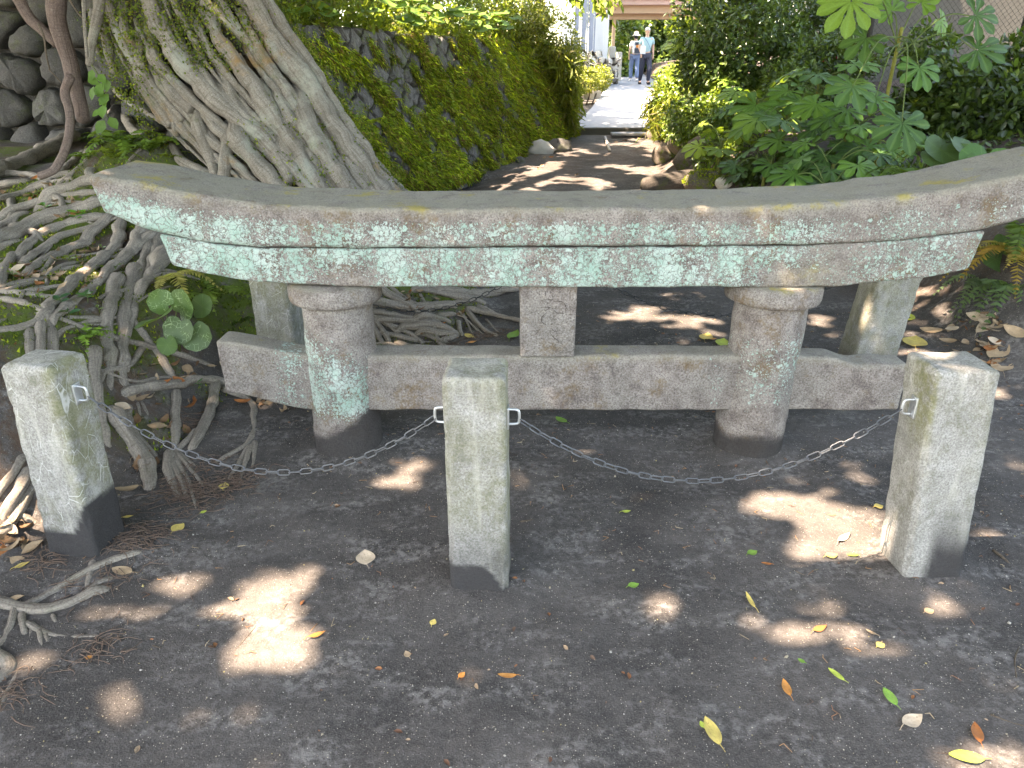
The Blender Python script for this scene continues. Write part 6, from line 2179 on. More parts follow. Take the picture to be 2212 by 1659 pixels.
for i, (u, v, r_, lab) in enumerate(((1418, 300, .20, 'square dark rock at the end of the kerb'), (1452, 290, .24, 'big tan rock under the yellow-green bush'), (1478, 320, .22, 'shaded rock below the big tan one'), (1440, 345, .20, 'small rock at the path edge, nearest the path'), (1490, 352, .18, 'rounded rock among roots above the log'), (1520, 330, .20, 'dark rock half under the undergrowth'))):
    rock('rock', lab, u, v, r_, 'mossrock', 10 + i, sq=(1, .9, .8))
pA, pB = at_y(1392, 402, 7.9), at_y(1560, 388, 8.2)
V, F, U = tube([pA, pA.lerp(pB, .5) + Vector((0, 0, .02)), pB], [.09, .125, .11], 16, .05, .25, 4)
tag(obj('fallen_log', mesh('fallen_log', V, F, None, U), MAT['log']), 'dark ribbed log lying across the bank foot behind the beam', 'log')
# foot stones of the leaning wall
for i, (u, v, r_) in enumerate(((930, 400, .13), (960, 392, .10), (1000, 378, .12), (1110, 338, .12), (1140, 330, .10), (1125, 352, .07), (900, 405, .12))):
    rock('foot_stone', ('loose grey stone at the wall foot, %s' % ('first from the trunk', 'second from the trunk', 'third from the trunk', 'fourth from the trunk', 'fifth from the trunk', 'smallest and farthest out', 'touching the trunk strands')[i]), u, v, r_, 'boulder', 30 + i, sq=(1, .8, 1.0))
# moss shelf over the gutter
p0, p1 = on_ground(985, 378), on_ground(1090, 350)
V, F, U = tube([p0 + Vector((-.12, 0, .10)), p0.lerp(p1, .5) + Vector((-.1, 0, .13)), p1 + Vector((-.1, 0, .10))], [.11, .16, .09], 12, .06, .3, 8)
g = Geo()
g.add(V, F, (.10, .13, .015))
rng = np.random.RandomState(80)
idx_ = rng.randint(0, len(V), 5000)
D = np.array([0, 0, .7]) + rng.normal(0, .6, (5000, 3))
L = rng.uniform(.02, .05, 5000)
scatter(g, BLADE_V, BLADE_F, V[idx_] + rng.normal(0, .02, (5000, 3)), frames(D, unit(5000)), np.stack([L * .4, L, L], 1), pick(rng, 5000, [.5, 2, 4, 3, .1, .6]))
tag(obj('moss_bank', g.mesh('moss_bank'), MAT['moss']), 'thick bright moss cushion bulging at the foot of the leaning wall', 'moss', kind='stuff')

# ---- far side
YR = 22.0
rw = tag(empty('rubble_wall', tuple(at_y(1270, 170, YR))), 'sunlit cream rubble wall below the fence panels', 'wall')
rng = np.random.RandomState(81)
seeds = []
for j in range(6):
    for i in range(9):
        seeds.append((1206 + i * 16 + (j % 2) * 8 + rng.normal(0, 3.0), 104 + j * 14 + rng.normal(0, 2.0)))
for poly in cells(seeds, (1200, 98, 1336, 182), 60):
    P = np.array(poly)
    c = P.mean(0)
    if c[1] < 106 + (c[0] - 1250) * .22:
        continue
    def t3(x, y, o):
        q = at_y(x, y, YR + (x - 1206) * .035)
        return (q.x, q.y - o, q.z)
    obj('stone', stone_mesh(poly, 1.2, .13, .3, rng, t3, .6), MAT['cream'], rw)
shrub('hedge', 'low sunlit yellow hedge in front of the rubble wall', [ell(1262, 172, 19.5, 40, 26, .5), ell(1295, 168, 20.5, 26, 28, .5), ell(1240, 180, 18.8, 30, 26, .5)], 5000, .07, 'gold', 21, (1, 3, 4, .3), cat='hedge', stems=2)
shrub('leafy_shrub', 'pale plants along the sunny side of the asphalt', [ell(1440, 190, 19.0, 26, 24, .5), ell(1460, 170, 20, 30, 24, .6)], 3000, .07, 'gold', 22, (1, 3, 4, .5), stems=2)
for i, (u, v, hx_, lab) in enumerate(((1250, 199, .16, 'tan edging block at the hedge foot, tallest'), (1272, 204, .12, 'tan edging block right of the tallest one'), (1288, 202, .10, 'smallest tan edging block near the asphalt'))):
    p = on_asph(u, v + 10)
    tag(box_at('edging_block', (p.x, p.y, p.z + .14 - .03 * i), (hx_, .15, .16 - .03 * i), 'cream', None, .02), lab, 'block')
p = on_asph(1432, 200)
tag(box_at('edging_slab', (p.x + .1, p.y + .3, p.z + .03), (.5, .5, .07), 'concrete', None, .02), 'white slab lying at the sunny asphalt edge', 'slab')

YG_ = 29.0
gh = tag(empty('roofed_gate', tuple(at_y(1325, 170, YG_))), 'beige roofed gateway spanning the path behind the walkers', 'gateway')


def px_box(name, u0, u1, v0, v1, Y, dep, mat, parent, r=.01):
    a1, a2 = at_y(u0, v1, Y), at_y(u1, v0, Y)
    return box_at(name, ((a1.x + a2.x) / 2, Y + dep / 2, (a1.z + a2.z) / 2), (abs(a2.x - a1.x) / 2, dep / 2, abs(a2.z - a1.z) / 2), mat, parent, r)


px_box('column', 1318, 1333, 2, 176, YG_, .3, 'beige', gh)
px_box('column', 1500, 1515, 2, 176, YG_, .3, 'beige', gh)
px_box('beam', 1296, 1540, 28, 41, YG_ - .05, .45, 'beige', gh)
px_box('fascia', 1290, 1545, 10, 29, YG_ - .35, .4, 'beige', gh)
px_box('roof_edge', 1284, 1550, -4, 10, YG_ - .6, 1.4, 'pink', gh)
px_box('roof', 1280, 1555, -22, -4, YG_ - .8, 1.8, 'pink', gh)
gp_ = tag(empty('gate_pillar', tuple(at_y(1308, 150, 27.5))), 'pale gate pillar with chamfered concrete blocks at its foot', 'pillar')
px_box('shaft', 1300, 1317, 22, 132, 27.6, .3, 'whitewash', gp_)
px_box('block', 1312, 1331, 100, 196, 26.8, .35, 'concrete', gp_, .05)
px_box('block', 1330, 1345, 112, 178, 28.2, .35, 'cream', gp_, .04)
px_box('slab', 1302, 1322, 140, 200, 25.6, .25, 'concrete', gp_, .04)
pn = tag(empty('panel_fence', tuple(at_y(1262, 115, 25.5))), 'blue-grey panel fence on top of the cream rubble wall', 'fence')
for i in range(3):
    px_box('panel', 1239 + i * 15.5, 1253.5 + i * 15.5, -12 + i * 6, 112 + i * 5, 25.5 + i * .5, .06, 'bluegrey', pn, .008)
for i in range(4):
    px_box('panel_post', 1237 + i * 15.5, 1239 + i * 15.5, -14 + i * 6, 116 + i * 5, 25.45 + i * .5, .09, 'bluegrey', pn, .008)
for i in range(4):
    px_box('rail', 1240, 1284, 2 + i * 28, 3.3 + i * 28, 25.44, .03, 'bluegrey', pn, .004)
ms = tag(empty('mesh_fence', tuple(at_y(1226, 112, 25))), 'white wire mesh panel at the end of the panel fence', 'fence')
for i in range(9):
    px_box('upright', 1212 + i * 3.1, 1212.8 + i * 3.1, -8, 112, 25.2, .02, 'whitewash', ms, .003)
for i in range(13):
    px_box('crossbar', 1211, 1239, -6 + i * 9.3, -5.2 + i * 9.3, 25.22, .02, 'whitewash', ms, .003)
ms = tag(empty('mesh_fence', tuple(at_y(1292, 125, 27))), 'white wire mesh panel between blue-grey panels and gate pillar', 'fence')
for i in range(8):
    px_box('upright', 1281 + i * 3.0, 1281.7 + i * 3.0, 36, 128, 27.2, .02, 'whitewash', ms, .003)
for i in range(10):
    px_box('crossbar', 1280, 1304, 37 + i * 9.5, 37.8 + i * 9.5, 27.22, .02, 'whitewash', ms, .003)
tag(px_box('low_wall', 1395, 1520, 163, 180, 31.5, .3, 'concrete', None, .03), 'grey low wall behind the walkers', 'wall')

# ---- trees beyond
def far_tree(label, ells, n, size, pal, seed, tr, w=(4, 3, 1.5, .5)):
    rng = np.random.RandomState(seed)
    e = tag(empty('broadleaf_tree', tr[0]), label, 'tree', 'trees beyond the path')
    V, F, U = tube(tr, np.linspace(.22, .10, len(tr)), 10, .2, .12, seed)
    obj('trunk', mesh('trunk', V, F, None, U), MAT['twig'], e)
    for k, q in enumerate(ells[:4]):
        V, F, U = tube([tr[-1], tuple((a__ + b__) / 2 for a__, b__ in zip(tr[-1], q[:3])), q[:3]], [.09, .06, .03], 7, .3, .1, k)
        obj('limb', mesh('limb', V, F, None, U), MAT['twig'], e)
    obj('crown', foliage(ells, n, size, pal, rng, w, shell=.2, tmpl='diam', clump=.9, thr=-.22).mesh('crown', False), MAT['leaf'], e)
    return e


far_tree('dark evergreen tree filling the gateway opening', [ell(1400, 80, 36, 90, 80, 2.0), ell(1470, 60, 36, 90, 90, 2.0), ell(1345, 90, 35, 40, 70, 1.5), ell(1420, -60, 37, 120, 80, 2), ell(1440, 140, 35, 110, 40, 1.5)], 15000, .30, 'dark', 31, [tuple(at_y(1420, 175, 36)), tuple(at_y(1424, 110, 36)), tuple(at_y(1415, 40, 36))], (4, 4, 2, .6))
far_tree('green bush-like tree just left of the walkers', [ell(1345, 130, 32, 26, 50, 1.0), ell(1355, 90, 33, 30, 50, 1.0)], 4000, .20, 'fresh', 32, [tuple(at_y(1350, 178, 32.5)), tuple(at_y(1350, 140, 32.5)), tuple(at_y(1350, 110, 32.5))], (4, 3, 1, .3))
far_tree('dark tree behind the panel fence', [ell(1300, 20, 31, 40, 40, 1.2), ell(1320, -30, 32, 60, 50, 1.2)], 3000, .25, 'dark', 33, [tuple(at_y(1300, 150, 31.5)), tuple(at_y(1300, 90, 31.5)), tuple(at_y(1305, 30, 31.5))])
far_tree('tall tree on the bank far behind the leaning wall', [(-4, 24, 6.5, 3.5, 3, 3.0), (-1.5, 26, 6.5, 3, 3, 3), (-7.5, 24, 6.5, 3.5, 3, 3), (-11, 22, 6, 3.5, 3, 3.4)], 9000, .36, 'fresh', 34, [(-4, 24, 1.9), (-4, 24, 4), (-4.2, 24, 6)])
far_tree('tall tree behind the wire fence and shed', [(8.2, 17, 5.0, 3.0, 3, 3.2), (6.2, 19.0, 4.6, 2.0, 2.2, 2.4), (11, 15, 5, 3.5, 3, 3.5)], 9000, .30, 'dark', 35, [(6, 17, 0.8), (6.2, 17, 2.6), (6.5, 17, 4.5)])

# leafy bough reaching in over the kerb, from a tree on the bank
rng = np.random.RandomState(36)
e = tag(empty('overhanging_tree', (0.55, 14.6, 1.9)), 'slim tree on the bank with a fresh green bough hanging over the kerb', 'tree', 'trees beyond the path')
V, F, U = tube([(0.55, 14.6, 1.7), (.5, 14.5, 3.2), (.6, 14.2, 4.6)], [.11, .10, .07], 10, .2, .1, 2)
obj('trunk', mesh('trunk', V, F, None, U), MAT['twig'], e)
tips = [at_y(1258, 34, 12.2), at_y(1296, 20, 12.0), at_y(1330, 22, 11.9), at_y(1312, 36, 12.0), at_y(1246, 22, 12.3), at_y(1282, 4, 12.2), at_y(1342, 4, 12.0), at_y(1230, 0, 12.5)]
g = Geo()
for i, tpt in enumerate(tips):
    st_ = Vector((.8 + .06 * i, 13.3, 3.1))
    m = st_.lerp(tpt, .6) + Vector((0, 0, .25))
    V, F, U = tube([st_, m, tpt], [.014, .009, .004], 6, .08)
    obj('twig', mesh('twig', V, F, None, U), MAT['twig'], e)
    k = 34
    tt = rng.uniform(.45, 1.0, k)
    pp = np.array([tuple(m.lerp(tpt, (a_ - .45) / .55)) for a_ in tt]) + rng.normal(0, .045, (k, 3))
    scatter(g, LEAF_V, LEAF_F, pp, frames(rng.normal(0, .5, (k, 3)) + np.array([.1, -.3, -.9]), rng.normal(0, .6, (k, 3)) + np.array([0, -.5, .5])), rng.uniform(.09, .15, k), GP['fresh'][rng.choice(4, k, p=[.1, .4, .3, .2])] * rng.uniform(.8, 1.3, (k, 1)))
V, F, U = tube([(.6, 14.2, 4.4), (.75, 13.7, 3.9), (.95, 13.2, 3.1)], [.05, .04, .02], 8, .2)
obj('limb', mesh('limb', V, F, None, U), MAT['twig'], e)
obj('bough_leaves', g.mesh('bough_leaves'), MAT['leaf_soft'], e)
k = 6500
gx2, gy2 = rng.uniform(-.8, 2.75, k), rng.uniform(13.0, 18.3, k)
ho = fbm(P3(gx2 * 1.5, gy2 * 1.5), 3, 87)
kp = (ho < .10) | (rng.rand(k) < .10)
gx2, gy2 = gx2[kp], gy2[kp]
k = len(gx2)
hh = rng.uniform(4.4, 6.0, k)
g = Geo()
scatter(g, DIAM_V, DIAM_F, np.stack([gx2 - SUNX * (hh - .6), gy2 - SUNY * (hh - .6), hh], 1), frames(unit(k), np.array([-.4, 0, 1.0]) + rng.normal(0, .4, (k, 3))), rng.uniform(.17, .26, k), np.array([[.05, .095, .016]]) * rng.uniform(.6, 1.5, (k, 1)))
obj('crown', g.mesh('crown', False), MAT['leaf_canopy'], e)
# unseen tree added to shade the walkers
e = tag(empty('overhanging_tree', (-1.0, 25.0, 2.0)), 'tree left of the gateway, its crown above the walkers', 'tree', 'trees beyond the path')
V, F, U = tube([(-1.0, 25.0, 1.7), (-.9, 25, 4.0), (-.6, 25, 6.0)], [.2, .17, .12], 10, .3, .1, 2)
obj('trunk', mesh('trunk', V, F, None, U), MAT['twig'], e)
k = 6000
gx2, gy2 = rng.uniform(1.5, 7.5, k), rng.uniform(22.7, 30, k)
hh = rng.uniform(6.0, 7.5, k)
g = Geo()
scatter(g, DIAM_V, DIAM_F, np.stack([gx2 - SUNX * (hh - 1), gy2 - SUNY * (hh - 1), hh], 1), frames(unit(k), np.array([-.4, 0, 1.0]) + rng.normal(0, .4, (k, 3))), rng.uniform(.25, .36, k), np.array([[.05, .095, .016]]) * rng.uniform(.6, 1.5, (k, 1)))
obj('crown', g.mesh('crown', False), MAT['leaf_canopy'], e)


# ---- the two walkers
def skin_body(name, joints, edges, mat, parent=None, sub=2):
    """a continuous surface grown round a skeleton; joints: name -> (x, y, z, rx, ry)"""
    names = list(joints)
    me = bpy.data.meshes.new(name)
    me.from_pydata([joints[k][:3] for k in names], [(names.index(a_), names.index(b_)) for a_, b_ in edges], [])
    o = bpy.data.objects.new(name, me)
    COL.objects.link(o)
    md_ = o.modifiers.new('skin', 'SKIN')
    md_.use_smooth_shade = True
    md_.branch_smoothing = .3
    sv = me.skin_vertices[0].data
    for i, k in enumerate(names):
        r_ = joints[k][3:]
        sv[i].radius = (r_[0], r_[-1])
    sv[0].use_root = True
    o.modifiers.new('sub', 'SUBSURF').levels = sub
    o.modifiers['sub'].render_levels = sub
    dg_ = bpy.context.evaluated_depsgraph_get()
    me2 = bpy.data.meshes.new_from_object(o.evaluated_get(dg_))
    me2.name = name
    bpy.data.objects.remove(o)
    me2.polygons.foreach_set('use_smooth', np.ones(len(me2.polygons), bool))
    q = bpy.data.objects.new(name, me2)
    me2.materials.clear()
    me2.materials.append(mat)
    COL.objects.link(q)
    if parent is not None:
        q.parent = parent
    return q


def ball(c, r, n=14):
    th, ph = np.meshgrid(np.linspace(0, 2 * math.pi, n, endpoint=False), np.linspace(.001, math.pi - .001, n // 2 + 2))
    d = np.stack([np.sin(ph) * np.cos(th), np.sin(ph) * np.sin(th), np.cos(ph)], -1).reshape(-1, 3)
    k = ph.shape[0]
    ii = np.arange(n * k).reshape(k, n)
    nx = np.roll(ii, -1, 1)
    return d * np.array(r) + np.array(c), np.stack([ii[:-1], ii[1:], nx[1:], nx[:-1]], -1).reshape(-1, 4)


for nm, col in (('shirt_teal', (.30, .46, .50)), ('trousers_dark', (.035, .038, .06)), ('jeans', (.15, .20, .32)), ('blouse', (.62, .58, .56)), ('grey_hair', (.55, .55, .55)), ('boots', (.03, .028, .026)), ('hat_cream', (.70, .64, .56)), ('pack_dark', (.05, .055, .07)), ('pack_light', (.55, .57, .6)), ('strap_blue', (.06, .10, .22)), ('mask_dark', (.02, .02, .025)), ('orange_patch', (.65, .22, .06)), ('shoe_white', (.7, .7, .7)), ('eye_dark', (.02, .015, .015)), ('lips', (.45, .18, .15))):
    MAT[nm] = plain(nm, col, .85, 90, .15)


def walker(name, label, foot, h, face, stride, leg_mat, top_mat, skin, female):
    """figure faces along local -y; face: heading of the body"""
    e = tag(empty(name, foot), label, 'person')
    e.rotation_euler = (0, 0, face)
    s = h / 1.75
    w = .92 if female else 1.0
    st = stride
    J = {'pelvis': (0, 0, .95, .135 * w, .10), 'waist': (0, 0, 1.08, .13 * w, .095), 'chest': (0, -.01, 1.30, .165 * w, .11), 'collar': (0, 0, 1.43, .09, .08), 'neck': (0, -.005, 1.50, .052, .055), 'skull0': (0, -.015, 1.58, .066, .075), 'skull1': (0, -.01, 1.66, .074, .088), 'crown': (0, 0, 1.715, .05, .06),
         'shL': (.185 * w, 0, 1.405, .058, .058), 'elL': (.245 * w, .03 + st * .04, 1.14, .042, .042), 'wrL': (.25 * w, -.06 + st * .1, .92, .030, .030), 'shR': (-.185 * w, 0, 1.405, .058, .058), 'elR': (-.24 * w, .03, 1.14, .042, .042), 'wrR': (-.21 * w, -.14, .97, .030, .030),
         'hipL': (.09, 0, .90, .095, .095), 'knL': (.10, -st * .14 - .03, .50, .062, .062), 'anL': (.10, -st * .10, .10, .042, .042), 'hipR': (-.09, 0, .90, .095, .095), 'knR': (-.10, st * .06 - .02, .50, .062, .062), 'anR': (-.10, st * .22, .11, .042, .042)}
    for sd, k in ((1, 'L'), (-1, 'R')):
        wr = J['wr' + k]
        J['palm' + k] = (wr[0], wr[1] - .01, wr[2] - .07, .036, .020)
        J['fing' + k] = (wr[0] - sd * .005, wr[1] - .02, wr[2] - .15, .026, .014)
        J['thumb' + k] = (wr[0] - sd * .035, wr[1] - .03, wr[2] - .10, .012, .012)
        an = J['an' + k]
        J['toe' + k] = (an[0] + sd * .02, an[1] - .14, .04, .042, .035)
    ED = [('pelvis', 'waist'), ('waist', 'chest'), ('chest', 'collar'), ('collar', 'neck'), ('neck', 'skull0'), ('skull0', 'skull1'), ('skull1', 'crown')]
    for k in 'LR':
        ED += [('chest', 'sh' + k), ('sh' + k, 'el' + k), ('el' + k, 'wr' + k), ('wr' + k, 'palm' + k), ('palm' + k, 'fing' + k), ('palm' + k, 'thumb' + k), ('pelvis', 'hip' + k), ('hip' + k, 'kn' + k), ('kn' + k, 'an' + k), ('an' + k, 'toe' + k)]
    S = {k: tuple(c * s for c in v_) for k, v_ in J.items()}
    skin_body('body', S, ED, MAT[skin], e)

    def fat(keys, k, over={}):
        return {q: (*S[q][:3], S[q][3] * over.get(q, k) + .012, S[q][4] * over.get(q, k) + .012) for q in keys}
    T = ['chest', 'waist', 'pelvis', 'collar', 'shL', 'shR', 'elL', 'elR']
    D_ = fat(T, 1.08)
    for k in 'LR':
        a__, b__ = Vector(D_['sh' + k][:3]), Vector(D_['el' + k][:3])
        m = a__.lerp(b__, .72)
        D_['el' + k] = (*m, .062 * s, .062 * s)
    skin_body('shirt', D_, [('chest', 'waist'), ('waist', 'pelvis'), ('chest', 'collar'), ('chest', 'shL'), ('chest', 'shR'), ('shL', 'elL'), ('shR', 'elR')], MAT[top_mat], e)
    D_ = fat(['pelvis', 'hipL', 'hipR', 'knL', 'knR', 'anL', 'anR'], 1.1, {'anL': 1.5 if female else 1.25, 'anR': 1.5 if female else 1.25, 'knL': 1.2, 'knR': 1.2})
    skin_body('trousers', D_, [('pelvis', 'hipL'), ('pelvis', 'hipR'), ('hipL', 'knL'), ('hipR', 'knR'), ('knL', 'anL'), ('knR', 'anR')], MAT[leg_mat], e)
    for k in 'LR':
        an, to = Vector(S['an' + k][:3]), Vector(S['toe' + k][:3])
        D_ = {'a': (*an, .060 * s, .060 * s), 'h': (an.x, an.y + .03 * s, .05 * s, .06 * s, .055 * s), 't': (to.x, to.y - .03 * s, to.z, .062 * s, .055 * s)}
        skin_body('shoe', D_, [('a', 'h'), ('h', 't')], MAT['shoe_white' if female else 'boots'], e, 1)
    hd = Vector((0, -.012, 1.64)) * s
    for sd in (-1, 1):
        V, F = ball(hd + Vector((sd * .078, .005, -.01)) * s, (.014 * s, .022 * s, .03 * s), 10)
        local_child('ear', mesh('ear', V, F), MAT[skin], e)
    if not female:
        V, F = ball(hd + Vector((0, -.098, -.015)) * s, (.014 * s, .018 * s, .026 * s), 10)
        local_child('nose', mesh('nose', V, F), MAT[skin], e)
        for sd in (-1, 1):
            V, F = ball(hd + Vector((sd * .032, -.086, .012)) * s, (.013 * s, .008 * s, .007 * s), 8)
            local_child('eye', mesh('eye', V, F), MAT['eye_dark'], e)
        V, F = ball(hd + Vector((0, -.083, -.062)) * s, (.026 * s, .008 * s, .007 * s), 8)
        local_child('mouth', mesh('mouth', V, F), MAT['lips'], e)
        g = Geo()
        V, F = ball(hd + Vector((0, .016, .035)) * s, (.088 * s, .098 * s, .075 * s), 18)
        V += .008 * np.stack([fbm(V * 40, 2, 3), fbm(V * 40 + 3, 2, 4), fbm(V * 40 + 7, 2, 5)], 1)
        g.add(V, F)
        local_child('hair', g.mesh('hair'), MAT['grey_hair'], e)
    return e, s, S


pm = on_asph(1391, 183)
man, s, S = walker('person', 'walker in a teal shirt and dark trousers with a strap across the chest', pm, 1.74, R(6), 1.0, 'trousers_dark', 'shirt_teal', 'skin', False)
V, F, U = tube([Vector((-.13, -.10, 1.44)) * s, Vector((-.02, -.15, 1.30)) * s, Vector((.14, -.125, 1.04)) * s], .013, 6, .05, flat=.5)
local_child('strap', mesh('strap', V, F, None, U), MAT['strap_blue'], man)
V, F = rbox(.09, .012, .12, .006, .05)
local_child('leaflet', mesh('leaflet', V + np.array([-.17, -.20, 1.06]) * s, F), MAT['pack_light'], man)
pf = on_asph(1368, 176)
wom, s, S = walker('person', 'walker in a cream sun hat and jeans with a patterned backpack', pf, 1.60, R(186), .7, 'jeans', 'blouse', 'skin', True)
g = Geo()
V, F = ball(Vector((0, .02, 1.70)) * s, (.095 * s, .10 * s, .085 * s), 18)
g.add(V, F)
n_ = 28
br_v, br_f = [], []
for k in range(3):
    for i in range(n_):
        a__ = 2 * math.pi * i / n_
        r_ = (.088, .15, .165)[k] * s
        br_v.append((r_ * math.cos(a__), r_ * math.sin(a__) + .015, (1.675, 1.645, 1.625)[k] * s + .006 * math.sin(3 * a__)))
for k in range(2):
    for i in range(n_):
        j = (i + 1) % n_
        br_f.append((k * n_ + i, k * n_ + j, (k + 1) * n_ + j, (k + 1) * n_ + i))
g.add(np.array(br_v), np.array(br_f))
local_child('sun_hat', g.mesh('sun_hat'), MAT['hat_cream'], wom)
V, F = ball(Vector((0, .02, 1.60)) * s, (.082 * s, .092 * s, .09 * s), 14)
local_child('hair', mesh('hair', V, F), MAT['mask_dark'], wom)
V, F = rbox(.14 * s, .075 * s, .21 * s, .05 * s, .04)
pk = local_child('backpack', mesh('backpack', V + np.array([0, .19, 1.20]) * s, F), MAT['pack_light'], wom)
for nm, c, hs, mt in (('pocket', (0, .275, 1.10), (.11, .022, .085), 'pack_dark'), ('flap', (0, .272, 1.345), (.09, .016, .05), 'pack_dark'), ('badge', (0, .275, 1.245), (.055, .014, .05), 'orange_patch')):
    V, F = rbox(*(x * s for x in hs), .012 * s, .03)
    local_child(nm, mesh(nm, V + np.array(c) * s, F), MAT[mt], pk)
# ================================================================ fallen leaves, twigs, grit
def fallen_leaf(L, W, curl, col, rng, stem=True, fold=.12):
    """a dropped leaf along +y, lying on z=0"""
    n = 9
    tt = np.linspace(0, 1, n)
    w = W * np.sin(math.pi * np.clip(tt, .02, .985) ** .85) ** .8
    V, T = [], []
    for t, ww in zip(tt, w):
        for sd in (-1, -.5, 0, .5, 1):
            z = fold * abs(sd) * ww + curl * L * (t - .5) ** 2 * 1.2 + .02 * L * math.sin(7 * t + 2 * sd)
            V.append((sd * ww * (1 - .25 * abs(curl)), L * t, z))
            T.append(np.array(col) * (1.12 if sd == 0 else 1.0) * rng.uniform(.88, 1.08))
    F = []
    for i in range(n - 1):
        for k in range(4):
            a_ = i * 5 + k
            F.append((a_, a_ + 1, a_ + 6, a_ + 5))
    V = np.array(V)
    V[:, 2] -= V[:, 2].min() - .002
    g = Geo()
    g.add(V, np.array(F), np.array(T))
    if stem:
        zb = V[2][2]
        Vs, Fs, U = tube([(0, .01 * L, zb), (.03 * L, -.12 * L, zb), (.07 * L, -.26 * L, .002)], [.0012, .0010, .0008], 5, cap=False)
        g.add(Vs, Fs, np.array(col) * .8)
    return g.mesh('fallen_leaf')


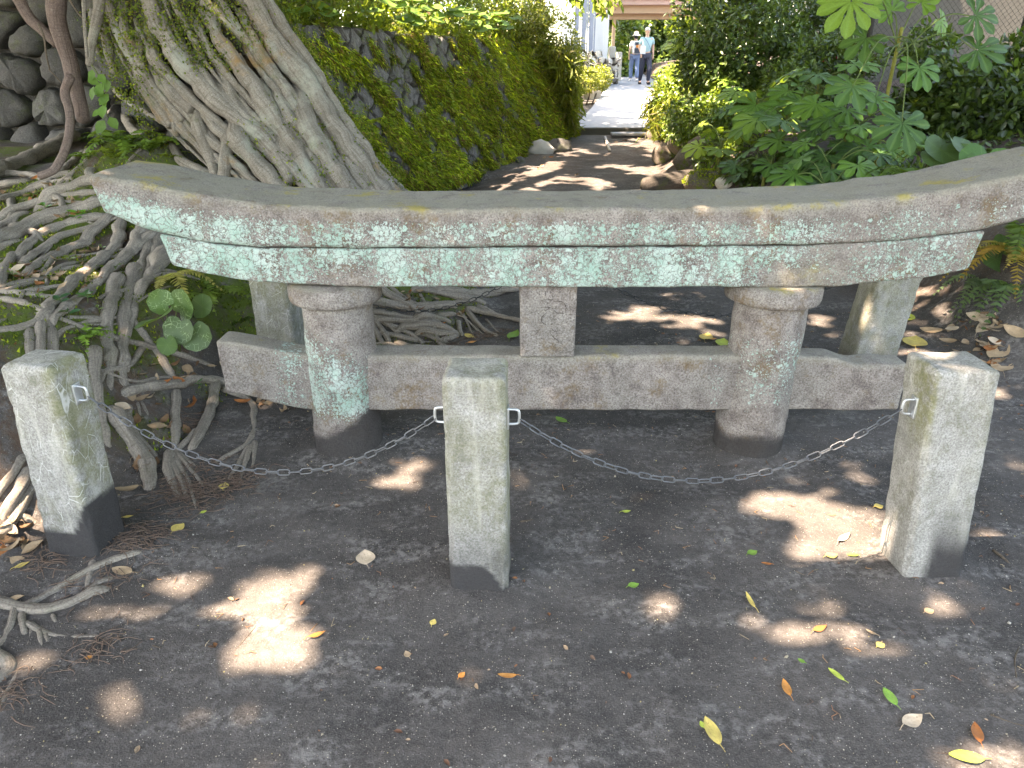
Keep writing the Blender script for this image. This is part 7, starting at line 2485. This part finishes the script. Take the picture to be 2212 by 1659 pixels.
rng = np.random.RandomState(91)
CL = {'yellow': (.60, .46, .13), 'green': (.16, .33, .05), 'lime': (.38, .46, .07), 'rust': (.36, .12, .035), 'orange': (.48, .20, .05), 'tan': (.42, .30, .19), 'pale tan': (.52, .41, .30), 'brown': (.20, .11, .06)}
KEY = [  # u, v, length px, heading in the picture (deg, 0 = to the right, 90 = up), colour, width ratio, curl, label
    (1537, 1582, 78, 118, 'yellow', .24, .1, 'large yellow speckled leaf alone in the foreground'), (1920, 1510, 54, 128, 'green', .27, .05, 'broad green leaf below the sunlit patches'), (1805, 1460, 50, 142, 'lime', .20, .1, 'narrow dull green leaf above the broad green leaf'), (2085, 1640, 90, 172, 'lime', .24, .1, 'big lime leaf cut by the picture bottom'),
    (1968, 1565, 52, 28, 'pale tan', .30, .5, 'folded pale tan leaf in the foreground'), (2108, 1590, 54, 105, 'rust', .22, .2, 'rust leaf in the front corner by the lime leaf'), (1698, 1490, 46, 112, 'orange', .22, .3, 'orange-brown leaf left of the narrow green leaf'), (1095, 1465, 46, 178, 'orange', .20, .5, 'orange boat-shaped leaf in the centre foreground'),
    (686, 1378, 46, 18, 'orange', .20, .5, 'orange leaf beside the largest bright patch'), (790, 1210, 34, 100, 'pale tan', .45, .2, 'pale tan stalked leaf between two front posts'), (386, 1146, 36, 40, 'yellow', .38, .1, 'yellowish oval leaf in front of the scratched post'), (1368, 1272, 28, 15, 'green', .38, .3, 'small bright green leaf right of the middle post'),
    (1352, 1112, 24, 8, 'lime', .25, .5, 'curled lime leaf under the chain'), (1212, 912, 30, 150, 'green', .30, .3, 'green leaf on the ground under the tie beam'), (1625, 1197, 24, 18, 'green', .40, .3, 'green leaf at the shadow edge left of the sun patch'), (1840, 1206, 28, 165, 'lime', .30, .2, 'lime leaf at the edge of the big sun patch'), (1897, 1098, 22, 10, 'yellow', .40, .2, 'yellow leaf against the algae-streaked post'),
    (1795, 1203, 30, 10, 'yellow', .35, .3, 'crumpled yellow leaf beside the lime leaf'), (1822, 1166, 34, 35, 'tan', .18, .3, 'narrow tan leaf inside the big sun patch'), (1770, 1362, 36, 22, 'rust', .22, .3, 'rust leaf in the lower bright patch'), (1655, 1220, 26, 170, 'rust', .25, .3, 'small dark orange leaf by the chain shadow'), (2005, 1327, 22, 10, 'tan', .45, .2, 'tan scrap before the algae-streaked post'),
    (1620, 1300, 46, 118, 'yellow', .12, .3, 'thin yellow strap leaf before the big sun patch'), (1900, 1402, 18, 20, 'yellow', .50, .1, 'tiny round yellow leaf below the lower bright patch'), (936, 1348, 16, 60, 'yellow', .45, .3, 'tiny yellow bud leaf left of the middle post foot'), (998, 1465, 20, 40, 'orange', .40, .3, 'tiny orange leaf left of the boat-shaped one'), (880, 1418, 18, 120, 'tan', .40, .4, 'tiny grey-brown leaf in the open foreground'),
    (1515, 1575, 16, 120, 'lime', .40, .3, 'tiny lime leaf touching the large yellow leaf'), (1730, 1432, 16, 150, 'green', .40, .3, 'tiny green leaf in the dark ground below the lower bright patch'), (1880, 1373, 30, 150, 'tan', .22, .4, 'tan curled leaf at the end of the lower bright patch'), (265, 1240, 50, 170, 'tan', .30, .2, 'brown dry leaf on the front root tip'), (38, 1300, 44, 12, 'tan', .28, .3, 'dry leaf with a long stalk at the front roots'),
    (195, 1424, 14, 0, 'orange', .45, .2, 'tiny orange scrap on the dark soil by the front roots'), (278, 1122, 30, 15, 'yellow', .30, .3, 'yellow-green leaf at the side of the scratched post'), (440, 1108, 18, 20, 'lime', .35, .2, 'small lime leaf between the scratched post and the chain'), (485, 1056, 16, 70, 'yellow', .45, .2, 'small yellow leaf beside the hanging root fan'), (50, 1225, 44, 15, 'yellow', .25, .3, 'yellow curled leaf left of the scratched post foot'),
    (1783, 765, 22, 175, 'orange', .35, .3, 'orange leaf behind the speckled pillar'), (1540, 735, 22, 0, 'orange', .25, .3, 'orange leaf on the ground between block and speckled pillar'), (1525, 730, 16, 60, 'yellow', .4, .3, 'yellow leaf left of the speckled pillar'), (1560, 744, 16, 80, 'lime', .4, .3, 'lime leaf touching the speckled pillar'), (1975, 742, 22, 90, 'yellow', .45, .3, 'bright yellow leaf right of the leaning rear post'),
    (2010, 718, 60, 165, 'tan', .22, .4, 'tan leaf on the sunlit strip behind the gate'), (2110, 690, 60, 165, 'pale tan', .28, .6, 'largest dry leaf below the grey-green fern'), (2140, 700, 50, 10, 'pale tan', .28, .6, 'second dry leaf below the grey-green fern'), (2195, 720, 60, 160, 'tan', .26, .5, 'long dry leaf at the picture edge by the ferns'), (2160, 760, 44, 20, 'tan', .35, .4, 'oval tan leaf in the litter right of the rear post'),
    (2165, 790, 36, 100, 'tan', .35, .4, 'small tan leaf nearest the algae-streaked post in the litter'), (1960, 690, 20, 30, 'lime', .45, .3, 'lime leaf by the leaning rear post'), (1110, 728, 26, 40, 'green', .30, .3, 'green leaf behind the tie beam left of the block'), (1013, 728, 22, 160, 'yellow', .35, .2, 'yellow leaf at the tip of the root heap'), (1020, 742, 24, 10, 'orange', .30, .3, 'orange leaf below the yellow one at the root heap')]


def lay(me, p, ang, normal=None, lift=.002, name='fallen_leaf'):
    o = obj(name, me, MAT['dry'])
    e_ = .05
    n = Vector((hz(p[0] - e_, p[1]) - hz(p[0] + e_, p[1]), hz(p[0], p[1] - e_) - hz(p[0], p[1] + e_), 2 * e_)).normalized() if normal is None else Vector(normal)
    d = Vector((math.cos(ang), math.sin(ang), 0))
    d = (d - n * d.dot(n)).normalized()
    x = d.cross(n)
    M = Matrix((x, d, n)).transposed().to_4x4()
    M.translation = Vector(p) + n * lift - d * 0
    o.matrix_world = M
    return o


kp3, kt3, _ = hit_many([(k[0], k[1]) for k in KEY], False)
for (u, v, L, hd_, cn, wr, cu, lab), p, t in zip(KEY, kp3, kt3):
    # turn the heading in the picture into a heading on the ground
    q = at_z(u + 20 * math.cos(R(hd_)), v - 20 * math.sin(R(hd_)), p[2])
    ang = math.atan2(q.y - p[1], q.x - p[0])
    Lm = L * .5 / 20 * 2 * math.hypot(q.x - p[0], q.y - p[1]) * .85
    Lm = min(.16, max(.02, Lm))
    me = fallen_leaf(Lm, Lm * wr, cu * .7, np.array(CL[cn]) * rng.uniform(.9, 1.1), rng)
    pp = (p[0] - math.cos(ang) * Lm / 2, p[1] - math.sin(ang) * Lm / 2)
    tag(lay(me, (pp[0], pp[1], hz(*pp)), ang), lab, 'leaf', 'single fallen leaves')

# leaf litter among the roots and under the bank
LV = []
for i in range(14):
    cn = ('tan', 'pale tan', 'brown', 'rust', 'brown', 'tan', 'tan')[i % 7]
    L = rng.uniform(.05, .09)
    LV.append(fallen_leaf(L, L * rng.uniform(.2, .32), rng.uniform(.1, .9), np.array(CL[cn]) * rng.uniform(.55, .95), rng, i % 3 == 0, rng.uniform(-.2, .5)))
spots = []
PL = ((70, 595, 90, 30, 34, 'in the litter hollow above the root crossing'), (230, 560, 60, 60, 22, 'caught between roots below the beam tip'), (150, 450, 140, 40, 26, 'among the upper roots near the reddish stem'), (330, 900, 90, 60, 26, 'on the slope between hanging roots'),
      (300, 1010, 40, 50, 14, 'piled right of the scratched post'), (410, 800, 70, 30, 18, 'on the bank below the round-leaved plant'), (40, 1170, 60, 50, 16, 'left of the scratched post foot'), (900, 650, 60, 20, 18, 'on top of the root heap behind the gate'), (960, 690, 80, 40, 14, 'in the root heap behind the tie beam'),
      (560, 870, 60, 12, 8, 'under the lifted tie beam end'), (60, 420, 60, 30, 12, 'at the foot of the boulder wall'), (2130, 760, 90, 60, 34, 'in the litter right of the leaning rear post'), (2090, 700, 90, 30, 14, 'under the grey-green ferns'), (1480, 372, 60, 20, 14, 'beside the dark log'),
      (1150, 345, 140, 30, 16, 'at the foot of the leaning wall'), (1350, 310, 50, 12, 8, 'in front of the drain grating'))
for (u0, v0, ru, rv, k, place) in PL:
    for _ in range(k):
        spots.append((u0 + rng.normal(0, .5) * ru, v0 + rng.normal(0, .5) * rv, place))
sp3, _, _ = hit_many([(s_[0], s_[1]) for s_ in spots], False)
CN = ('tan', 'pale tan', 'brown', 'rust-red', 'brown', 'tan', 'tan')
for i, (s_, p) in enumerate(zip(spots, sp3)):
    o = lay(LV[i % len(LV)], tuple(p), rng.uniform(0, 6.28), Vector((rng.normal(0, .35), rng.normal(0, .35) - .1, 1)).normalized(), .004 + .01 * rng.rand())
    tag(o, 'dry ' + CN[i % 14 % 7] + ' leaf ' + s_[2], 'leaf', 'dead leaves ' + s_[2])

# twigs
for i, (pts, r_, lab) in enumerate((([(1125, 1128), (1160, 1124), (1208, 1112)], .004, 'grey twig lying behind the middle post foot'), ([(492, 1445 - 20), (560, 1405 - 60), (582, 1310)], .0015, 'thin straw across the largest bright patch'), ([(2145, 1190), (2165, 1205), (2188, 1228)], .005, 'short dark stick beside the algae-streaked post'),
                                    ([(2200, 1400), (2192, 1430), (2196, 1465)], .002, 'thin bent twig at the picture edge'), ([(860, 1372), (852, 1390), (848, 1402)], .002, 'pale straight twig in the foreground'), ([(330, 1395), (370, 1410), (395, 1430), (410, 1445)], .002, 'forked thin twig right of the front roots'), ([(2140, 1545), (2175, 1560), (2212, 1570)], .003, 'pale straw in the front corner'),
                                    ([(280, 1118), (300, 1108), (320, 1112)], .003, 'curved twig at the scratched post'), ([(1160, 1190), (1172, 1200), (1186, 1212)], .0025, 'reddish stalk right of the middle post foot'), ([(1720, 1235), (1740, 1245), (1770, 1250)], .0025, 'reddish stalk in the chain shadow'), ([(19, 445), (40, 452), (75, 462)], .006, 'broken pale stick on the upper roots'))):
    p3, _, _ = hit_many(pts, False)
    p3[:, 2] += r_ * .8
    V, F, U = tube(p3, [r_, r_, r_ * .5], 6, .02, .15, i) if len(p3) == 3 else tube(p3, [r_, r_, r_, r_ * .5], 6, .02, .15, i)
    tag(obj('twig', mesh('twig', V, F, None, U), MAT['twig']), lab, 'twig', 'fallen twigs')

# grit and bud scales
rng = np.random.RandomState(95)
k = 9000
x, y = rng.uniform(-1.6, 2.7, k), rng.uniform(.85, 4.6, k) ** 1.0
kp = poly_sd(MOUND, x, y) < .05
x, y = x[kp], y[kp]
k = len(x)
oct_v = np.array([[1, 0, 0], [-1, 0, 0], [0, 1, 0], [0, -1, 0], [0, 0, .7], [0, 0, -.7]], float)
oct_f = np.array([[0, 2, 4], [2, 1, 4], [1, 3, 4], [3, 0, 4], [2, 0, 5], [1, 2, 5], [3, 1, 5], [0, 3, 5]])
g = Geo()
sz = np.exp(rng.normal(-6.35, .42, k))
base = np.array([[.34, .29, .21], [.42, .39, .34], [.20, .18, .16], [.10, .09, .09], [.38, .31, .14]])[rng.choice(5, k, p=[.3, .2, .25, .15, .1])]
scatter(g, oct_v, oct_f, np.stack([x, y, H(x, y) + sz * .2], 1), frames(unit(k), unit(k)), sz[:, None] * rng.uniform(.6, 1.3, (k, 3)), base)
tag(obj('grit', g.mesh('grit', False), MAT['tint']), 'pale grit scattered over the dark volcanic soil', 'grit', kind='stuff')
k = 900
x, y = rng.uniform(-1.5, 2.7, k), rng.uniform(.9, 4.5, k)
kp = (poly_sd(MOUND, x, y) < .02) & ((fbm(P3(x * 1.5, y * 1.5), 2, 60) > -.15) | (x > .6))
x, y = x[kp], y[kp]
g = Geo()
for a_, b_ in zip(x, y):
    an, L = rng.uniform(0, 6.28), rng.uniform(.008, .032)
    c_, s_ = math.cos(an) * L, math.sin(an) * L
    w = rng.normal(0, L * .4, 2)
    zb = hz(a_, b_)
    V, F, U = tube([(a_, b_, zb + .001), (a_ + c_ * .5 + w[0], b_ + s_ * .5 + w[1], zb + .004), (a_ + c_, b_ + s_, zb + .002)], [.0010, .0014, .0006], 4, raw=True, cap=False)
    g.add(V, F, np.array([(.36, .20, .10), (.26, .13, .07), (.42, .32, .2), (.13, .09, .07)][rng.randint(4)]) * rng.uniform(.7, 1.2))
k = 420
x, y = rng.uniform(-1.5, 2.7, k), rng.uniform(.9, 4.5, k)
kp = (poly_sd(MOUND, x, y) < .02) & ((fbm(P3(x * 1.2, y * 1.2), 2, 64) > 0.0) | (x > .9) & (rng.rand(k) < .6))
x, y = x[kp], y[kp]
k = len(x)
scatter(g, LEAF_V * np.array([1, 1, 2.5]), LEAF_F, np.stack([x, y, H(x, y) + .003], 1), frames(np.concatenate([rng.normal(0, 1, (k, 2)), rng.normal(0, .12, (k, 1))], 1), np.array([0, 0, 1.0]) + rng.normal(0, .35, (k, 3))), rng.uniform(.008, .026, k), np.array([(.30, .13, .06), (.22, .11, .07), (.40, .28, .18), (.16, .10, .07)])[rng.randint(0, 4, k)])
tag(obj('debris', g.mesh('debris'), MAT['tint']), 'fine stalks and bud scales strewn on the soil', 'debris', kind='stuff')
